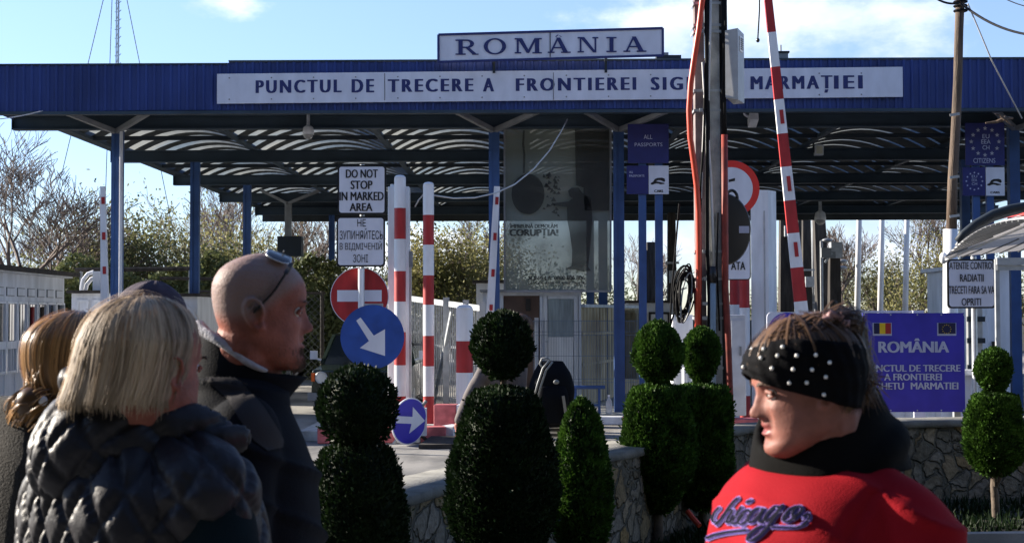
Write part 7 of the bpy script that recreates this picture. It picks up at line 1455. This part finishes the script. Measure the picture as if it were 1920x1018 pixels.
    k = nA * rows; F = [(j_ * nA + i, j_ * nA + i + 1, (j_ + 1) * nA + i + 1, (j_ + 1) * nA + i) for j_ in range(rows - 1) for i in range(nA - 1)]; F2 = [tuple(x + k for x in f[::-1]) for f in F]; F3 = [((rows - 1) * nA + i, (rows - 1) * nA + i + 1, (rows - 1) * nA + i + 1 + k, (rows - 1) * nA + i + k) for i in range(nA - 1)] + [(i + 1, i, i + k, i + 1 + k) for i in range(nA - 1)] + [(j_ * nA, (j_ + 1) * nA, (j_ + 1) * nA + k, j_ * nA + k) for j_ in range(rows - 1)] + [((j_ + 1) * nA + nA - 1, j_ * nA + nA - 1, j_ * nA + nA - 1 + k, (j_ + 1) * nA + nA - 1 + k) for j_ in range(rows - 1)]
    hc.add([tuple(v) for v in V], F + F2 + F3); hc.tube([fr(-.01 - .105 * math.cos(a), .115 * math.sin(a), 1.405 + .035 * math.cos(a)) for a in np.linspace(-2.2, 2.2, 22)], [.02 + .02 * math.cos((i / 21 - .5) * 3) for i in range(22)], 14)
    cloth(t, 'hood', hc, m_hoodb, .0065, 5, (.005, 18), 31)
    # lettering: script strokes laid on the chest
    tree_ = bvh(HV, HF); z0 = lambda x, y: (1300 + x / 6.442, 860 + y / 6.442)
    strokes = [([(330, 600), (280, 650), (250, 720), (262, 775), (300, 770)], 1), ([(560, 478), (520, 510), (450, 600), (370, 720), (300, 800)], 1), ([(365, 715), (430, 640), (490, 612), (500, 640), (440, 730), (425, 785), (470, 775), (520, 700)], 1), ([(600, 590), (545, 680), (490, 760), (505, 800), (560, 770), (620, 690)], 1), ([(700, 650), (690, 618), (640, 640), (575, 720), (560, 780), (600, 805), (680, 750)], 1),
        ([(860, 615), (800, 600), (730, 650), (680, 730), (690, 780), (740, 770), (810, 700), (870, 610)], 1), ([(870, 610), (820, 700), (800, 770), (840, 780), (900, 710)], 1), ([(1060, 600), (990, 590), (920, 650), (870, 730), (890, 770), (950, 730), (1040, 630)], 1), ([(1090, 580), (1020, 680), (930, 810), (820, 930), (720, 1000), (672, 985), (700, 915), (780, 850), (850, 820)], 1.1),
        ([(1250, 590), (1180, 620), (1110, 700), (1100, 750), (1160, 755), (1260, 700), (1330, 620), (1300, 580), (1240, 600), (1200, 680), (1230, 720)], 1.1), ([(1330, 715), (1395, 665), (1415, 715), (1370, 780), (1270, 825), (1120, 830), (960, 828)], .9), ([(660, 868), (540, 880), (400, 900), (270, 930), (190, 965)], 1.6)]
    def lay(width, off, m, name, par):
        mb = MB()
        for si, (st, wf) in enumerate(strokes + [([(665, 530), (690, 512), (715, 505)], 1)]):
            st = np.array(st, float); seg = np.r_[0, np.cumsum(np.hypot(*np.diff(st, axis=0).T))]; nn = max(6, int(seg[-1] / 14)); s = np.linspace(0, seg[-1], nn); c = np.stack([np.interp(s, seg, st[:, 0]), np.interp(s, seg, st[:, 1])], 1)
            for _ in range(2): c[1:-1] = .25 * c[:-2] + .5 * c[1:-1] + .25 * c[2:]
            tg = np.gradient(c, axis=0); tg /= np.maximum(1e-6, np.linalg.norm(tg, axis=1))[:, None]; nr = np.stack([-tg[:, 1], tg[:, 0]], 1); ex = width * .5
            c = np.r_[[c[0] - tg[0] * ex * .8], c, [c[-1] + tg[-1] * ex * .8]]; nr = np.r_[[nr[0]], nr, [nr[-1]]]; hw = np.full(len(c), width / 2 + (10 * (wf - 1))); 
            if width < 70: hw *= 1
            hw[0] *= .55; hw[-1] *= .55; sl = .62 + .5 * np.abs(nr[:, 0]); hw = hw * (sl if width < 40 else (.75 + .25 * sl))
            rows = [c + nr * (hw * k)[:, None] for k in (-1, -.33, .33, 1)]; pts = [z0(*p) for r_ in rows for p in r_]; pr = project(pts, tree_, off + .0004 * (si % 3)); L = len(c); F = []
            for r_ in range(3):
                for i in range(L - 1):
                    f = (r_ * L + i, r_ * L + i + 1, (r_ + 1) * L + i + 1, (r_ + 1) * L + i)
                    if all(pr[q] for q in f) and max(pr[q][1] for q in f) - min(pr[q][1] for q in f) < .03: F.append(f)
            mb.add([p[0] if p else Vector((0, 0, 0)) for p in pr], F)
        # drop stray vertices
        used = sorted({i for f in mb.f for i in f}); mp_ = {a: b for b, a in enumerate(used)}; mb.v = [mb.v[i] for i in used]; mb.f = [tuple(mp_[i] for i in f) for f in mb.f]
        return mb.build(name, m, par, 'all')
    lil = mat('lilac_print', (.32, .27, .58), .8, spec=.08); vio = mat('violet_print', (.07, .045, .2), .8, spec=.08); blk = mat('navy_print', (.006, .006, .014), .8, spec=.05)
    L0 = lay(66, .0022, lil, 'chest_lettering', t); lay(56, .0030, vio, 'violet_layer', L0); lay(36, .0042, lil, 'lilac_layer', L0); lay(28, .0050, blk, 'navy_layer', L0)
    tr = MB(); legs(tr, fr, H, 1.3, .012); vt(tr, fr, [(.72, 0, 0, .17, .2), (.82, 0, 0, .18, .21), (.95, 0, 0, .17, .2)]); cloth(t, 'trousers', tr, m_jean, .014, 4); shoes(t, fr, H, m_shoe)
red_woman()
# ======================= walker with backpack behind the bushes
def walker():
    d = 11.2; bx = X(948, d); fr = Fr(bx, d, R(150)); H = 1.74; T = headT(X(972, d), d, Z(592, d) - .235, R(150), R(4), 0, .98); t = thing('person', 'walker in a grey jacket and striped shirt, head hidden behind the conifer ball', 'person', (bx, d, 0)); mb = MB(); head_mesh(mb, T)
    hw = P(857, 800, d - .2); arms = [(fr(0, -.18, 1.38), fr(.12, -.25, 1.14), P(1000, 820, d + .1), Vector((-.2, 0, -1)), -fr.l * -1, .4), (P(925, 660, d - .08), P(886, 735, d - .16), hw, Vector((-.05, 0, -1)), Vector((1, 0, 0)), .5)]
    base_body(mb, fr, H, T, .056, arms=arms, stance=.12); V, F, N_ = remesh(mb, .006, 1, .4); np_obj('body', V, F, m_skinr, t, True)
    dark = strand_mat('dark_brown_hair', (.022, .012, .008), (.17, .095, .05), .3); low = lambda a: float(np.interp(abs(a), [0, .6, 1.2, 1.8, math.pi], [.18, .16, .1, .05, .02])); sf = scalp_surf(T, low); rng = np.random.default_rng(18); o, paths = hair_shell(t, 'hair', sf, (-math.pi, math.pi), None, dark, .02, 14, 70, 20, .004, 400, .003, .01)
    strands('hair_strands', paths, .003, dark, t, rng)
    gj = mat('taupe_jacket', (.10, .085, .085), .8, 0, .15, 12, .001, 200)
    j = MB(); vt(j, fr, [(.98, 0, 0, .14, .18), (1.2, 0, 0, .145, .19), (1.36, -.01, 0, .13, .18), (1.44, 0, 0, .09, .1), (1.49, 0, 0, .08, .085)]); limb(j, [P(932, 655, d - .06), P(886, 735, d - .16), P(862, 788, d - .2)], [.068, .055, .042]); limb(j, [fr(0, -.17, 1.38), fr(.12, -.25, 1.14), P(1000, 815, d + .1)], [.068, .055, .042]); cloth(t, 'jacket', j, gj, .012, 4, (.006, 20), 4)
    sm_ = bpy.data.materials.new('striped_jersey'); sm_.use_nodes = True; tt = sm_.node_tree; b = tt.nodes['Principled BSDF']; c = tt.nodes.new('ShaderNodeTexCoord'); wv = tt.nodes.new('ShaderNodeTexWave'); wv.bands_direction = 'Z'; wv.inputs['Scale'].default_value = 7.5; wv.inputs['Distortion'].default_value = .6; tt.links.new(c.outputs['Object'], wv.inputs[0]); rp = tt.nodes.new('ShaderNodeValToRGB'); rp.color_ramp.interpolation = 'CONSTANT'; rp.color_ramp.elements[0].color = (.01, .01, .012, 1); rp.color_ramp.elements[1].position = .62; rp.color_ramp.elements[1].color = (.5, .5, .5, 1); tt.links.new(wv.outputs['Fac'], rp.inputs[0]); tt.links.new(rp.outputs[0], b.inputs['Base Color'])
    s = MB(); vt(s, fr, [(.74, 0, 0, .16, .2), (.86, 0, 0, .155, .195), (1.02, 0, 0, .15, .185)]); limb(s, [P(1045, 720, d - .0), P(1040, 800, d)], [.05, .09]); cloth(t, 'striped_shirt', s, sm_, .012, 4, (.006, 20), 6); tr = MB(); legs(tr, fr, H, 1, .014, .12); cloth(t, 'trousers', tr, m_jack, .014, 4); shoes(t, fr, H, m_shoe, .12)
    b = thing('backpack', 'black backpack with pale straps and a small round badge on the walker', 'backpack', P(1036, 800, d - .25)); q = MB(); fb = Fr(X(1034, d - .2), d - .2, R(100)); zt, zb = Z(672, d - .2), Z(800, d - .2)
    vt(q, fb, [(zb, 0, .0, .08, .12), (zb + .1, 0, 0, .11, .165), (zb + .3, 0, .0, .12, .18), (zt - .12, 0, 0, .10, .15), (zt - .02, 0, 0, .05, .09)]); V, F, N_ = remesh(q, .01, 4); V += N_ * (vnoise(V * 22, 3, 2) * .006)[:, None]; bd = np_obj('bag', V, F, m_jack, b, True)
    q = MB(); vt(q, fb, [(zb + .03, -.09, .01, .05, .11), (zb + .24, -.1, .01, .055, .125), (zb + .32, -.09, .01, .03, .1)]); V, F, N_ = remesh(q, .01, 4); np_obj('pocket', V, F, m_jack, b, True)
    for pts in ([(1030, 676), (1018, 690), (1008, 720), (1000, 750)], [(1036, 678), (1024, 694), (1014, 724), (1007, 752)]): MB().tube([P(u, v, d - .36) for u, v in pts], .008, 6).build('strap', m_grey, b, 'all')
    MB().tube([P(u, v, d - .3) for u, v in ((1018, 690), (1012, 682), (1016, 672), (1026, 671), (1032, 677))], .008, 6).build('carry_handle', m_grey, b, 'all'); MB().bar(P(1056, 742, d - .36), P(1063, 790, d - .34), .022, .012, up=(0, 1, 0)).build('strap', m_grey, b); c = P(1043, 716, d - .345); MB().ell(c, (.022, .008, .018), n=16).build('badge', m_grey, b, 'all')
walker()
for o in bpy.data.objects:
    if o.name.startswith('road'): pass
